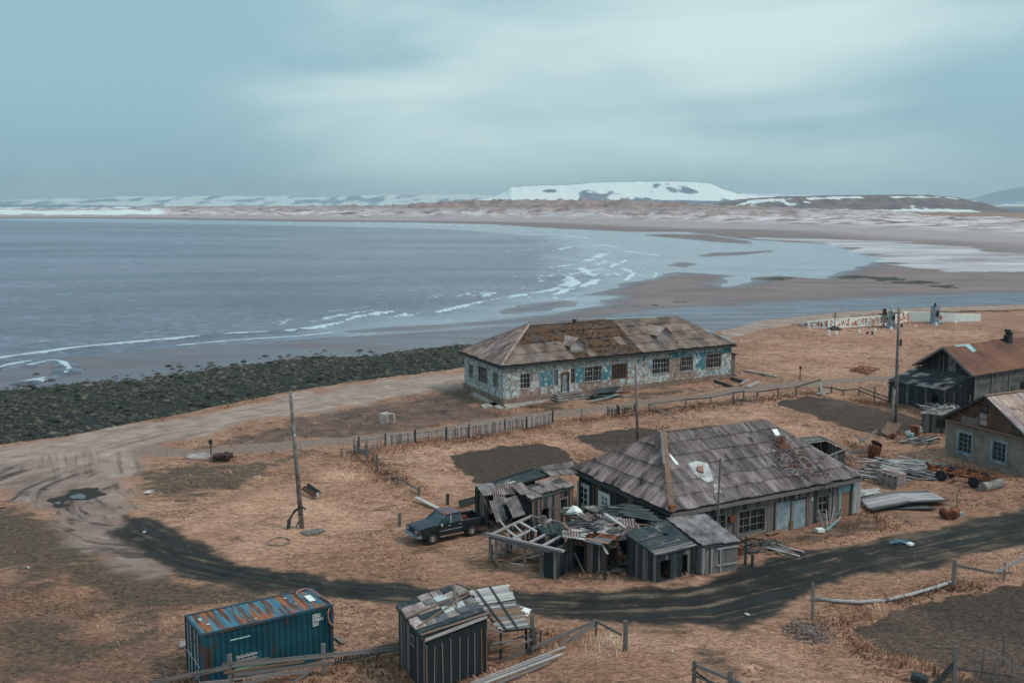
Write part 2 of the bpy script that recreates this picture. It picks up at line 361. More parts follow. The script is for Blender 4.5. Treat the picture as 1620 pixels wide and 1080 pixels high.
# dunes inland of the far shore
inl = sb; az = (X / np.maximum(Y, 1)) * FPX + 810
far = (Y > 350) & (sv < 0)
amp = np.interp(az, [-600, 0, 200, 600, 750, 1000, 1120, 1300, 1450, 1700], [4, 8, 11, 15, 25, 24, 17, 10, 6, 4])
du = sstep(inl, 120, 420) * (1 - sstep(inl, 1100, 1700)) * far
zd = du * amp * (fbm(X / 75, Y / 110, 7, True) ** 1.5) * 1.45
Z = np.maximum(np.maximum(zv, zr), np.maximum(zb, zf)) + zd
Z = np.where(R_ > 9000, np.minimum(Z, -1.5), Z)

# ---- masks of what covers the ground
def msk(pts, z=0, soft=.8, wob=.8, ws=3.0):
    return sstep(sdist(X, Y, W(pts, z)) + (fbm(X / ws + 9, Y / ws, 4) - .5) * 2 * wob, -soft, soft)
road = msk([(-400, 760), (0, 708), (120, 691), (230, 670), (330, 653), (440, 631), (560, 609), (640, 599), (728, 589), (745, 600), (728, 610), (640, 627), (560, 641), (470, 656), (400, 669), (330, 690), (255, 700), (212, 733),
            (198, 758), (218, 790), (205, 815), (208, 850), (250, 885), (330, 903), (270, 906), (190, 897), (120, 850), (60, 798), (0, 772), (-400, 830)], 0, 3.2, 2.6)
road = np.maximum(road, msk([(1140, 522), (1180, 508.5), (1300, 497), (1400, 489), (1620, 482.5), (1900, 475), (1900, 484), (1620, 489), (1400, 496), (1290, 507), (1200, 522), (1150, 536)], 0, .8, .8))
trk = W([(230, 712), (300, 716), (400, 709), (500, 701), (600, 692), (700, 681), (760, 672), (851, 658), (960, 646), (1040, 635), (1130, 624), (1200, 613), (1290, 605), (1400, 598), (1500, 590)], 0)
dt = ldist(X, Y, trk) + (fbm(X / 3, Y / 3, 4) - .5) * 1.4
track = 1 - sstep(dt, .5, 2.3)
mud = msk([(200, 816), (250, 820), (305, 855), (360, 884), (440, 900), (520, 912), (640, 926), (800, 936), (960, 937), (1050, 933), (1110, 919), (1180, 895), (1260, 875), (1400, 850), (1520, 826), (1620, 806), (1900, 760),
           (1900, 806), (1620, 858), (1500, 885), (1400, 905), (1300, 930), (1240, 945), (1200, 985), (1160, 998), (1120, 990), (1050, 980), (960, 978), (860, 975), (700, 962), (560, 950), (480, 945), (400, 931), (330, 917), (270, 903), (222, 874), (188, 842)], 0, 1.4, 1.1, 2.0)
soil = np.maximum.reduce([msk(p, 0, .6, .75, 1.5) for p in (
    [(703, 720), (790, 706), (850, 702), (884, 706), (916, 733), (900, 745), (756, 765)],
    [(915, 690), (960, 680), (1010, 676), (1044, 677), (1050, 690), (960, 714), (935, 706)],
    [(1221, 634), (1278, 626), (1345, 635), (1419, 652), (1470, 664), (1450, 678), (1405, 692), (1373, 685), (1327, 671), (1262, 649)],
    [(1345, 985), (1420, 970), (1500, 947), (1620, 922), (1900, 870), (1900, 1250), (1620, 1120), (1540, 1070), (1480, 1055), (1400, 1030), (1350, 1003)])])
dark = np.maximum.reduce([msk([(215, 790), (300, 788), (400, 765), (455, 738), (480, 716), (400, 728), (330, 726), (250, 738), (212, 752)], 0, 3, 3.0) * .85,
    msk([(-60, 800), (70, 812), (120, 850), (170, 885), (300, 915), (440, 940), (400, 975), (200, 950), (80, 915), (0, 900), (-60, 900)], 0, 3, 3.5) * 1.0,
    msk([(0, 990), (100, 985), (130, 1030), (60, 1080), (-80, 1090)], 0, 2.5, 2.5) * .95,
    msk([(160, 960), (260, 970), (290, 1010), (220, 1040), (150, 1010)], 0, 2, 2.5) * .7,
    msk([(700, 610), (790, 640), (870, 640), (1000, 622), (1160, 604), (1170, 612), (1000, 636), (850, 655), (740, 650), (690, 630)], 0, 2, 2.5) * .55,
    msk([(640, 860), (700, 872), (780, 860), (770, 900), (900, 920), (1040, 928), (1180, 890), (1300, 855), (1380, 830), (1370, 815), (1180, 860), (900, 840), (760, 850)], 0, 2, 2) * .75,
    msk([(1480, 1060), (1620, 1050), (1700, 1080), (1700, 1200), (1450, 1200)], 0, 2, 1.5) * .8,
    msk([(1060, 1015), (1130, 1022), (1160, 1050), (1200, 1075), (1150, 1080), (1090, 1050)], 0, 1, 1) * .6,
    msk([(76, 800), (80, 792), (100, 786), (112, 776), (140, 776), (156, 780), (140, 790), (112, 796), (96, 802)], 0, .8, 1) * 1.6,
    msk([(730, 640), (790, 652), (900, 640), (940, 624), (860, 636), (800, 640)], 0, 1, 1) * .6])
bare = np.maximum.reduce([msk([(470, 660), (600, 642), (728, 614), (745, 650), (850, 655), (700, 675), (560, 690), (440, 700), (300, 712)], 0, 3, 3.5) * .8,
    msk([(0, 690), (240, 660), (560, 598), (720, 578), (720, 600), (560, 622), (330, 665), (0, 720)], 0, .8, 1.2) * .2,
    msk([(-100, 900), (200, 900), (330, 930), (330, 1080), (200, 1250), (-300, 1250)], 0, 5, 5) * .35,
    msk([(1170, 700), (1440, 700), (1480, 760), (1600, 780), (1620, 800), (1440, 830), (1370, 830)], 0, 3, 3) * .4])
bare = np.maximum(bare, msk([(1160, 560), (1260, 535), (1400, 560), (1420, 590), (1250, 600)], 0, 3, 4) * .25)
vil = sv > -1.5
for a in (road, track, mud, soil, dark, bare): a *= vil
rockb = sstep(sr, -1, 1) * (sv < 0)
sand = (1 - vil.astype(float)) * (1 - rockb)
pale = sstep(sdist(X, Y, P_pale) + (fbm(X / 60, Y / 30, 5) - .5) * 60, -12, 12) * far
duc = du
plain = far * sstep(inl, 1200, 1800) * sstep(az, 1000, 1250)
tan_ = far * sstep(az, 1380, 1500) * sstep(inl, 500, 800) * (1 - sstep(inl, 1000, 1500))
snow = far * (1 - sstep(az, 190, 330)) * sstep(inl, 150, 300) * (1 - sstep(inl, 700, 1000)) * sstep(fbm(X / 160, Y / 160, 4), .38, .5)
snow = np.maximum(snow, far * sstep(inl, 1700, 2400) * sstep(fbm(X / 700, Y / 500, 4), .5, .6) * (1 - sstep(az, 1000, 1200)))
weed = (msk([(1156, 436), (1187, 436), (1240, 434), (1260, 442), (1200, 449), (1170, 446)], -3, 2, 4) + msk([(1325, 436), (1420, 440), (1520, 450), (1500, 456), (1400, 450), (1330, 444)], -3, 3, 8)
        + msk([(960, 482), (1000, 478), (1090, 479), (1040, 484), (970, 487)], -3, 1.5, 3)) * sstep(fbm(X / 8, Y / 4, 4), .42, .58)
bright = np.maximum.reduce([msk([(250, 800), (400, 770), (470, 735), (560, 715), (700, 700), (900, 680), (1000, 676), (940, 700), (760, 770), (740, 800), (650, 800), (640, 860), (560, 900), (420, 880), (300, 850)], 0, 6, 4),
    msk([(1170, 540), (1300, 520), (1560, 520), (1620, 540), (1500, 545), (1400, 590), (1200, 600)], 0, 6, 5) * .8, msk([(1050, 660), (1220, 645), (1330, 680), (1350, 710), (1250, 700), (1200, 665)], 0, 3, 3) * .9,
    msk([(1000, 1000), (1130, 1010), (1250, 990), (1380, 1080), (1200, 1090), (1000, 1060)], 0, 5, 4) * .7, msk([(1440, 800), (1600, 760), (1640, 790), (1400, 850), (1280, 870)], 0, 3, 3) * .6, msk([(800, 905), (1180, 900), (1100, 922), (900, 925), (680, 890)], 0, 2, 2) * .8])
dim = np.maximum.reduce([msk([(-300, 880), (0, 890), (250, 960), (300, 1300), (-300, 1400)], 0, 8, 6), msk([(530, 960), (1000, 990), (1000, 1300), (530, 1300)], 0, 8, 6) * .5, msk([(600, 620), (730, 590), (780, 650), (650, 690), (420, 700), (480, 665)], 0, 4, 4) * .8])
mud_d, mud_s = ldist2(X, Y, W([(140, 790), (200, 846), (280, 877), (400, 903), (560, 930), (760, 950), (960, 958), (1100, 950), (1250, 915), (1400, 876), (1620, 830), (1900, 780)], 0))
road_d, road_s = ldist2(X, Y, W([(760, 592), (640, 612), (440, 645), (230, 682), (110, 715), (120, 780), (180, 850), (260, 890), (330, 900)], 0))
r2_, s2_ = ldist2(X, Y, W([(-300, 780), (0, 725), (230, 682)], 0)); b_ = r2_ < road_d; road_d = np.where(b_, r2_, road_d); road_s = np.where(b_, s2_, road_s)
C_ = g(330, 775); jr_ = np.hypot(X - C_.x, Y - C_.y); ja_ = np.arctan2(Y - C_.y, X - C_.x) % (2 * np.pi) * 22
pud = msk([(78, 798), (86, 790), (104, 783), (112, 775), (140, 775), (158, 781), (138, 791), (112, 794), (96, 803)], 0, .6, 1.2, 1.5)
junc = msk([(-300, 770), (0, 745), (120, 745), (200, 760), (230, 800), (300, 880), (340, 915), (150, 905), (0, 850), (-300, 850)], 0, 5, 4)
ATT = {'mask_a': (road, track, mud, soil), 'mask_b': (dark, bare, rockb, sand), 'mask_c': (pale, duc, plain, snow), 'mask_d': (np.clip(weed, 0, 1), tan_, bright, dim), 'mask_e': (mud_d, mud_s, road_d, road_s), 'mask_f': (junc, jr_, ja_, pud)}

def submesh(name, mat_, facesel, zz=None, att=True, extra=None):
    """one terrain object from the selected cells of the survey grid"""
    fi, fj = np.nonzero(facesel); a = fi * nt + fj; q = np.stack([a, a + 1, a + nt + 1, a + nt], 1)
    q = q[:, ::-1]
    u, inv = np.unique(q, return_inverse=True); inv = inv.reshape(q.shape)
    co = np.stack([X.ravel()[u], Y.ravel()[u], (Z if zz is None else zz).ravel()[u]], 1).astype(np.float32)
    me = bpy.data.meshes.new(name); me.vertices.add(len(u)); me.loops.add(q.size); me.polygons.add(len(q))
    me.vertices.foreach_set('co', co.ravel()); me.loops.foreach_set('vertex_index', inv.ravel().astype(np.int32))
    me.polygons.foreach_set('loop_start', np.arange(0, q.size, 4, dtype=np.int32))
    me.polygons.foreach_set('use_smooth', np.ones(len(q), bool)); me.update(calc_edges=True)
    d = ATT if att else (extra or {})
    for k, ch in d.items():
        at = me.attributes.new(k, 'FLOAT_COLOR', 'POINT')
        at.data.foreach_set('color', np.stack([c.ravel()[u] for c in ch], 1).astype(np.float32).ravel())
    me.materials.append(mat_); me.validate()
    o = bpy.data.objects.new(name, me); link(o); o['kind'] = 'structure'
    return o

def ground_material():
    m = bpy.data.materials.new('ground_cover'); m.use_nodes = True; t = m.node_tree; t.nodes.clear()
    out = NN(t, 'ShaderNodeOutputMaterial'); bs = NN(t, 'ShaderNodeBsdfPrincipled'); LK(t, bs.outputs[0], out.inputs[0])
    P = NN(t, 'ShaderNodeNewGeometry').outputs['Position']
    ch = {}
    for k, names in (('mask_a', 'road track mud soil'), ('mask_b', 'dark bare rock sand'), ('mask_c', 'pale dune plain snow'), ('mask_d', 'weed tan bright dim'), ('mask_e', 'mud_d mud_s road_d road_s'), ('mask_f', 'junc j2 j3 j4')):
        at = NN(t, 'ShaderNodeAttribute', attribute_name=k); sx = NN(t, 'ShaderNodeSeparateColor'); LK(t, at.outputs['Color'], sx.inputs[0])
        for i, nme in enumerate(names.split()):
            ch[nme] = sx.outputs[i] if i < 3 else at.outputs['Alpha']
    n_f = NOISE(t, P, 3.2, 8, .68); n_m = NOISE(t, P, .45, 7, .65, .6); n_l = NOISE(t, P, .07, 6, .6); n_x = NOISE(t, P, 14, 4, .7)
    swirl = NOISE(t, MAPP(t, P, (1.0, 2.6, 1)), 1.3, 8, .7, 1.6)
    def ramp(f, *st):
        r = NN(t, 'ShaderNodeValToRGB'); LK(t, f, r.inputs[0]); cr = r.color_ramp
        while len(cr.elements) < len(st): cr.elements.new(.5)
        for i, (p, c) in enumerate(st): cr.elements[i].position = p; cr.elements[i].color = c
        return r.outputs[0]
    def over(c, w, col, k=.55, lo=.38, hi=.62, nz=None):
        f = MATH(t, 'ADD', w, MATH(t, 'MULTIPLY', MATH(t, 'SUBTRACT', nz or n_m, .5), k))
        return MIX(t, SS(t, f, lo, hi), c, col)
    grass = ramp(swirl, (.28, S(94, 68, 56)), (.43, S(142, 106, 88)), (.55, S(176, 135, 112)), (.72, S(206, 168, 144)))
    grass = MIX(t, SS(t, n_l, .38, .62), grass, MIX(t, 1.0, grass, (.80, .74, .70, 1), 'MULTIPLY'))
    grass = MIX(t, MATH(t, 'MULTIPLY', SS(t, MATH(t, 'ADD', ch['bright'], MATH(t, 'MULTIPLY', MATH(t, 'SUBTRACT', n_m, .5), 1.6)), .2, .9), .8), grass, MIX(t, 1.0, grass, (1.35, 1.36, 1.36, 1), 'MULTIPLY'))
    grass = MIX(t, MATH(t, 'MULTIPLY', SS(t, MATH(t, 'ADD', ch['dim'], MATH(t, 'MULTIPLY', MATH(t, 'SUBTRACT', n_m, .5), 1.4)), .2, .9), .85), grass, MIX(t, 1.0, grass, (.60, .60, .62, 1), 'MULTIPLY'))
    blotch = NOISE(t, MAPP(t, P, (1, 1.7, 1)), .33, 8, .7, .9)
    grass = MIX(t, SS(t, blotch, .51, .70), grass, ramp(n_f, (.35, S(88, 66, 50)), (.65, S(128, 96, 74))))
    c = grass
    c = over(c, ch['bare'], ramp(n_m, (.35, S(78, 64, 58)), (.65, S(126, 98, 84))), 1.0, .30, .6)
    c = over(c, ch['dark'], ramp(n_f, (.35, S(54, 47, 39)), (.65, S(112, 90, 74))), 2.2, .25, .80, nz=blotch)
    rd = ramp(n_m, (.32, S(134, 112, 102)), (.5, S(158, 136, 124)), (.7, S(178, 157, 144)))
    rd = MIX(t, MATH(t, 'MULTIPLY', ch['junc'], .75), rd, MIX(t, 1.0, rd, (.60, .58, .60, 1), 'MULTIPLY'))
    def lane(d, s, kx, ks):
        cb = NN(t, 'ShaderNodeCombineXYZ'); LK(t, MATH(t, 'MULTIPLY', d, kx), cb.inputs[0]); LK(t, MATH(t, 'MULTIPLY', s, ks), cb.inputs[1]); return cb.outputs[0]
    rutA = NOISE(t, lane(ch['road_d'], ch['road_s'], 1.3, .05), 1.0, 6, .66, .5); rutB = NOISE(t, lane(ch['j2'], ch['j3'], .95, .10), 1.0, 7, .68, .8)
    ruts = MATH(t, 'ADD', MATH(t, 'MULTIPLY', rutA, MATH(t, 'SUBTRACT', 1.0, ch['junc'])), MATH(t, 'MULTIPLY', rutB, ch['junc']))
    rd = MIX(t, MATH(t, 'MULTIPLY', SS(t, ruts, .50, .60), MATH(t, 'MULTIPLY_ADD', ch['junc'], .6, .4)), rd, S(74, 62, 58)); rd = MIX(t, SS(t, ruts, .42, .30), rd, S(178, 158, 146))
    c = over(c, ch['road'], rd, 1.1, .30, .66, nz=MATH(t, 'ADD', MATH(t, 'MULTIPLY', ruts, .5), MATH(t, 'MULTIPLY', blotch, .5)))
    c = over(c, ch['j4'], S(48, 44, 40), .8)
    c = over(c, ch['track'], ramp(n_f, (.35, S(106, 88, 79)), (.65, S(152, 130, 117))), 1.3, .30, .68)
    ruts2 = NOISE(t, lane(ch['mud_d'], ch['mud_s'], 1.7, .07), 1.0, 7, .68, .4)
    mdn = MATH(t, 'ADD', MATH(t, 'MULTIPLY', ruts2, .55), MATH(t, 'MULTIPLY', MATH(t, 'ADD', MATH(t, 'MULTIPLY', n_m, .6), MATH(t, 'MULTIPLY', n_x, .4)), .45))
    md = ramp(mdn, (.40, S(12, 14, 12)), (.475, S(26, 27, 24)), (.525, S(52, 47, 41)), (.585, S(112, 97, 84)))
    c = over(c, ch['mud'], MIX(t, SS(t, ch['mud'], .2, .85), S(60, 52, 44), md), 1.5, .15, .60, nz=MATH(t, 'ADD', MATH(t, 'MULTIPLY', ruts2, .3), MATH(t, 'MULTIPLY', MATH(t, 'ADD', MATH(t, 'MULTIPLY', blotch, .6), MATH(t, 'MULTIPLY', n_f, .4)), .7)))
    so = ramp(NOISE(t, MAPP(t, P, (1, 1.3, 1)), 5.0, 6, .75), (.30, S(30, 23, 18)), (.45, S(58, 46, 39)), (.58, S(82, 67, 57)), (.7, S(116, 96, 84)))
    so = MIX(t, SS(t, n_l, .52, .62), so, MIX(t, 1.0, so, (1.6, 1.55, 1.6, 1), 'MULTIPLY'))
    c = over(c, ch['soil'], so, 1.4, .30, .62, nz=MATH(t, 'ADD', MATH(t, 'MULTIPLY', blotch, .5), MATH(t, 'MULTIPLY', n_f, .5)))
    c = over(c, ch['rock'], S(38, 44, 42), .5)
    sz = NN(t, 'ShaderNodeSeparateXYZ'); LK(t, P, sz.inputs[0])
    sd_ = ramp(NOISE(t, MAPP(t, P, (.03, .06, 1)), 2.0, 6, .6), (.35, S(112, 98, 98)), (.65, S(134, 119, 116)))
    dry = SS(t, MATH(t, 'ADD', sz.outputs[2], MATH(t, 'MULTIPLY', MATH(t, 'SUBTRACT', NOISE(t, MAPP(t, P, (.04, .12, 1)), 1, 6, .6), .5), .3)), -3.0, -2.74)
    sd_ = MIX(t, dry, S(92, 88, 98), sd_)
    sd_ = MIX(t, SS(t, sz.outputs[2], -2.76, -2.4), sd_, S(160, 148, 150))
    c = MIX(t, SS(t, ch['sand'], .4, .6), c, sd_)
    c = over(c, ch['weed'], S(58, 56, 44), .6, nz=n_m)
    c = over(c, ch['pale'], ramp(NOISE(t, MAPP(t, P, (.012, .05, 1)), 1.6, 7, .65), (.38, S(140, 128, 130)), (.5, S(176, 170, 174)), (.66, S(200, 200, 204))), .6)
    dn = NOISE(t, MAPP(t, P, (.02, .02, .05)), 1.6, 9, .72)
    dc = ramp(dn, (.36, S(112, 92, 90)), (.45, S(148, 130, 128)), (.52, S(190, 180, 180)), (.62, S(214, 208, 210)))
    gash = NOISE(t, MAPP(t, P, (.012, .035, .1), (2, 5, 0)), 1.0, 5, .6)
    hi = SS(t, MATH(t, 'ADD', sz.outputs[2], MATH(t, 'MULTIPLY', dn, 18)), 14, 26)
    dc = MIX(t, MATH(t, 'MULTIPLY', hi, .8), dc, S(132, 108, 102)); dc = MIX(t, SS(t, gash, .63, .66), dc, S(98, 88, 98))
    c = MIX(t, SS(t, ch['dune'], .05, .5), c, dc)
    c = over(c, ch['tan'], ramp(NOISE(t, MAPP(t, P, (.004, .02, 1)), 2, 6, .6), (.4, S(120, 96, 88)), (.6, S(164, 132, 112))), .5)
    c = over(c, ch['plain'], ramp(NOISE(t, MAPP(t, P, (.0012, .004, 1)), 2, 6, .6), (.42, S(84, 84, 98)), (.6, S(118, 108, 112))), .3)
    c = over(c, ch['snow'], S(214, 222, 224), .6, nz=NOISE(t, MAPP(t, P, (.01, .01, .05)), 1.2, 7, .65))
    LK(t, c, bs.inputs['Base Color'])
    # damp mud and wet sand shine
    wet = MATH(t, 'MULTIPLY', SS(t, ch['sand'], .4, .6), MATH(t, 'SUBTRACT', 1.0, dry))
    rg = MATH(t, 'SUBTRACT', .95, MATH(t, 'MULTIPLY', wet, .62))
    rg = MATH(t, 'SUBTRACT', rg, MATH(t, 'MULTIPLY', ch['mud'], MATH(t, 'MULTIPLY', SS(t, ruts2, .5, .38), .5)))
    LK(t, rg, bs.inputs['Roughness']); bs.inputs['Specular IOR Level'].default_value = .35
    hsum = MATH(t, 'ADD', MATH(t, 'ADD', MATH(t, 'MULTIPLY', swirl, 1.0), MATH(t, 'MULTIPLY', n_x, .35)), MATH(t, 'MULTIPLY', ruts2, MATH(t, 'MULTIPLY', ch['mud'], 1.2)))
    bp = NN(t, 'ShaderNodeBump'); LK(t, hsum, bp.inputs['Height']); bp.inputs['Distance'].default_value = .12
    LK(t, MATH(t, 'SUBTRACT', .65, MATH(t, 'MULTIPLY', SS(t, ch['sand'], .3, .6), .5)), bp.inputs['Strength']); LK(t, bp.outputs[0], bs.inputs['Normal'])
    return m
GM = ground_material()
# finer relief of ground cover
rough_g = np.clip(1 - road - track - mud, 0, 1) * vil
Z = Z + rough_g * ((fbm(X / 1.3, Y / 1.3, 4) - .5) * .22) * np.where(R_ < 200, 1, 0) - soil * .08
Z = Z + vil * mud * ((fbm(mud_d * 1.1, mud_s / 14, 4) - .5) * .30 + (fbm(X / .5, Y / .5, 3) - .5) * .08) + soil * (fbm(X / .45, Y / .45, 3) - .5) * .12
fc = lambda a: a[:-1, :-1]
cl_ = {'dirt_road': fc(mud) > .5}
cl_['coastal_road'] = (fc(road) > .5) & ~cl_['dirt_road']
cl_['footpath'] = (fc(track) > .5) & ~cl_['dirt_road'] & ~cl_['coastal_road']
cl_['garden_soil'] = (fc(soil) > .5)
for k in ('dirt_road', 'coastal_road', 'footpath'): cl_['garden_soil'] &= ~cl_[k]
cl_['dunes'] = fc(du) > .12
cl_['beach'] = (~fc(vil)) & ~cl_['dunes']
rest = np.ones((nr - 1, nt - 1), bool)
for v_ in cl_.values(): rest &= ~v_
deep = np.maximum.reduce([Z[:-1, :-1], Z[1:, :-1], Z[:-1, 1:], Z[1:, 1:]]) < -3.6
far_out = fc(R_) > 9000
for k, v_ in cl_.items():
    v_ = v_ & ~(deep & (fc(R_) < 9000))
    if k == 'beach': submesh('beach', GM, v_ & ~far_out); submesh('plain', GM, v_ & far_out)
    else: submesh(k, GM, v_)
submesh('ground', GM, rest & ~deep)
# closes the ground under the feet of the viewpoint
mb = MB(); mb.poly([(rs[0] * math.sin(a), rs[0] * math.cos(a), -.02) for a in th[::-1][::8]]); o = mb.build('ground', GM); o['kind'] = 'structure'

def Zat(x, y):
    r = math.hypot(x, y); i = min(max(int(np.searchsorted(rs, r)) - 1, 0), nr - 2); j = int(np.searchsorted(th, math.atan2(x, y))) - 1; return float(Z[i:i + 2, j:j + 2].max())
# ---- water
FO = [([(0, 568), (50, 561), (100, 554), (200, 543.5), (280, 536.5), (360, 529.5), (450, 524.5), (500, 519), (541, 511)], .75), ([(548, 510), (566, 501), (590, 499), (625, 493)], .5),
      ([(545, 508), (600, 495)], .3), ([(0, 583), (22, 577), (45, 574)], .5), ([(48, 579), (80, 572), (98, 574), (110, 584), (104, 592)], .35), ([(40, 607), (70, 600)], .3),
      ([(690, 496), (740, 483.5), (797, 471.5)], .6), ([(765, 471), (777, 466.5)], .8), ([(800, 471), (850, 464), (880, 458), (898, 450), (909, 445), (898, 438)], 1.6),
      ([(862, 424.5), (908, 419.5), (925, 429.5), (945, 440.5), (936, 449), (910, 458)], 1.5), ([(930, 412.5), (942, 409.5), (952, 402)], 2.6), ([(882, 395), (906, 391)], 1.6), ([(857, 397.5), (863, 397)], 1.8),
      ([(895, 373), (930, 377)], 2.0), ([(950, 413), (985, 416)], 1.0), ([(985, 424), (1003, 432), (990, 443)], 1.0), ([(940, 389), (955, 387), (975, 391)], 1.2), ([(915, 447), (890, 462), (840, 476)], .8),
      ([(560, 352.6), (660, 354.5), (760, 358)], 3.0), ([(180, 347), (330, 350.5), (480, 353.2)], 3.0), ([(905, 433), (960, 424), (990, 412)], .8), ([(960, 400), (1000, 398), (1040, 404)], 1.0)]
foam = np.zeros_like(X)
fb = fbm(X / 2.2, Y / 2.2, 5)
for pts, w in FO:
    d = ldist(X, Y, W(pts, -3)) + (fbm(X / 4 + 3, Y / 4, 4) - .5) * 2.0 * w
    foam = np.maximum(foam, (1 - sstep(d, w * .2, w * 1.3 + .4)) * (.45 + .75 * sstep(fbm(X / 9 + 2, Y / 9, 3), .3, .55)))
    if w < 2.2: foam = np.maximum(foam, (.75 * np.exp(-((d - 5 - 3 * w) / .9) ** 2) + .6 * np.exp(-((d - 11 - 4 * w) / 1.1) ** 2)) * sstep(fbm(X / 12 + 7, Y / 12, 4), .42, .62))
    foam = np.maximum(foam, .40 * (1 - sstep(d, w * 2, w * 10)) * sstep(fb, .40, .62))
P_shal = W([(400, 560), (545, 512), (600, 500), (700, 493), (800, 470), (900, 455), (930, 437), (880, 428), (870, 412), (900, 395), (860, 375), (700, 362), (400, 356), (0, 349), (0, 344), (500, 350), (900, 355), (1100, 350), (1450, 400), (1400, 470), (1000, 500), (700, 530)], -3)
shal = sstep(sdist(X, Y, P_shal) + jit * 4, -14, 16)
P_riv = W([(2600, 430), (1900, 450), (1620, 462), (1368, 470), (1085, 487), (900, 507), (700, 522), (540, 532), (400, 546), (260, 558), (120, 572), (0, 596), (0, 640), (300, 600), (700, 560), (1160, 530), (1330, 500), (1620, 490), (1900, 482), (2600, 460)], -3)
riv = sdist(X, Y, P_riv)
def water_material():
    m = bpy.data.materials.new('sea_water'); m.use_nodes = True; t = m.node_tree; t.nodes.clear()
    out = NN(t, 'ShaderNodeOutputMaterial'); bs = NN(t, 'ShaderNodeBsdfPrincipled'); LK(t, bs.outputs[0], out.inputs[0])
    P = NN(t, 'ShaderNodeNewGeometry').outputs['Position']
    at = NN(t, 'ShaderNodeAttribute', attribute_name='water'); sx = NN(t, 'ShaderNodeSeparateColor'); LK(t, at.outputs['Color'], sx.inputs[0])
    fo, sh, rv = sx.outputs
    big = NOISE(t, MAPP(t, P, (.004, .012, 1)), 1.5, 6, .6)
    deepc = MIX(t, SS(t, big, .35, .65), S(66, 70, 88), S(96, 98, 116)); chop = NOISE(t, MAPP(t, P, (.30, .42, 1), (0, 0, 0), (0, 0, .25)), 1.0, 9, .80, .5)
    deepc = MIX(t, SS(t, chop, .42, .60), deepc, MIX(t, 1.0, deepc, (2.1, 2.0, 1.9, 1), 'MULTIPLY'))
    shn = NOISE(t, MAPP(t, P, (.03, .09, 1)), 1.2, 7, .66, .5); c = MIX(t, MATH(t, 'MULTIPLY', sh, MATH(t, 'ADD', .1, MATH(t, 'MULTIPLY', SS(t, shn, .3, .65), .9))), deepc, S(128, 140, 156))
    c = MIX(t, rv, c, MIX(t, SS(t, NOISE(t, MAPP(t, P, (.05, .3, 1), (0, 0, 0), (0, 0, .3)), 1, 6, .6), .42, .6), S(56, 52, 68), S(98, 98, 120)))
    lace = NOISE(t, P, .9, 6, .7)
    f2 = MATH(t, 'ADD', fo, MATH(t, 'MULTIPLY', MATH(t, 'SUBTRACT', lace, .5), .7))
    ff = MATH(t, 'MULTIPLY', SS(t, f2, .40, .70), .9)
    c = MIX(t, ff, c, S(196, 214, 218))
    LK(t, c, bs.inputs['Base Color']); bs.inputs['Specular IOR Level'].default_value = .45
    rr = MATH(t, 'ADD', MATH(t, 'MULTIPLY', ff, .5), MATH(t, 'SUBTRACT', .26, MATH(t, 'MULTIPLY', sh, .08))); LK(t, rr, bs.inputs['Roughness'])
    w1 = NOISE(t, MAPP(t, P, (.35, 1.0, 1), (0, 0, 0), (0, 0, .35)), .55, 7, .68, .4); w2 = NOISE(t, P, 2.6, 4, .6)
    bp = NN(t, 'ShaderNodeBump'); LK(t, MATH(t, 'ADD', w1, MATH(t, 'MULTIPLY', w2, .18)), bp.inputs['Height']); bp.inputs['Distance'].default_value = .9
    LK(t, MATH(t, 'SUBTRACT', .95, MATH(t, 'MULTIPLY', MATH(t, 'MAXIMUM', sh, MATH(t, 'MULTIPLY', rv, .5)), .75)), bp.inputs['Strength']); LK(t, bp.outputs[0], bs.inputs['Normal'])
    return m
WM = water_material()
brk = np.zeros_like(X)
for pts, w in FO[:12]:
    brk = np.maximum(brk, np.exp(-(ldist(X, Y, W(pts, -3)) / (1.2 + w)) ** 2))
ZW = -3 + brk * .35 * sstep(-sb_all, 0, 8) + (fbm(X / 14, Y / 5, 3) - .5) * .16 * (1 - shal) * (riv < 0) * (R_ < 900)
sel = (np.minimum.reduce([Z[:-1, :-1], Z[1:, :-1], Z[:-1, 1:], Z[1:, 1:]]) < -2.85) & (~(fc(vil) & (fc(sv) > 0))) & (fc(R_) < 9000)
wat = {'water': (foam, shal, sstep(riv, -3, 3), np.ones_like(X))}
submesh('sea', WM, sel & ~(fc(riv) > 0), ZW, False, wat); submesh('river', WM, sel & (fc(riv) > 0), ZW, False, wat)
# wet hollows in the mud by the junction
for pts in ([(110, 786), (113, 783), (119, 782), (124, 780), (131, 781), (137, 784), (134, 786), (136, 788), (128, 789), (121, 788), (115, 789)], [(86, 795), (90, 793), (96, 793), (97, 796), (92, 797), (88, 797)]):
    mb = MB(); zc = max(Zat(*xyz[:2]) for xyz in [g(x, y) for x, y in pts]) + .015; mb.poly([g(x, y, zc) for x, y in reversed(pts)]); o = mb.build('puddle', M('puddle_water', [S(40, 46, 54), S(50, 56, 64)], .5, rough=.05, bump=0, spec=.6)); o['kind'] = 'structure'

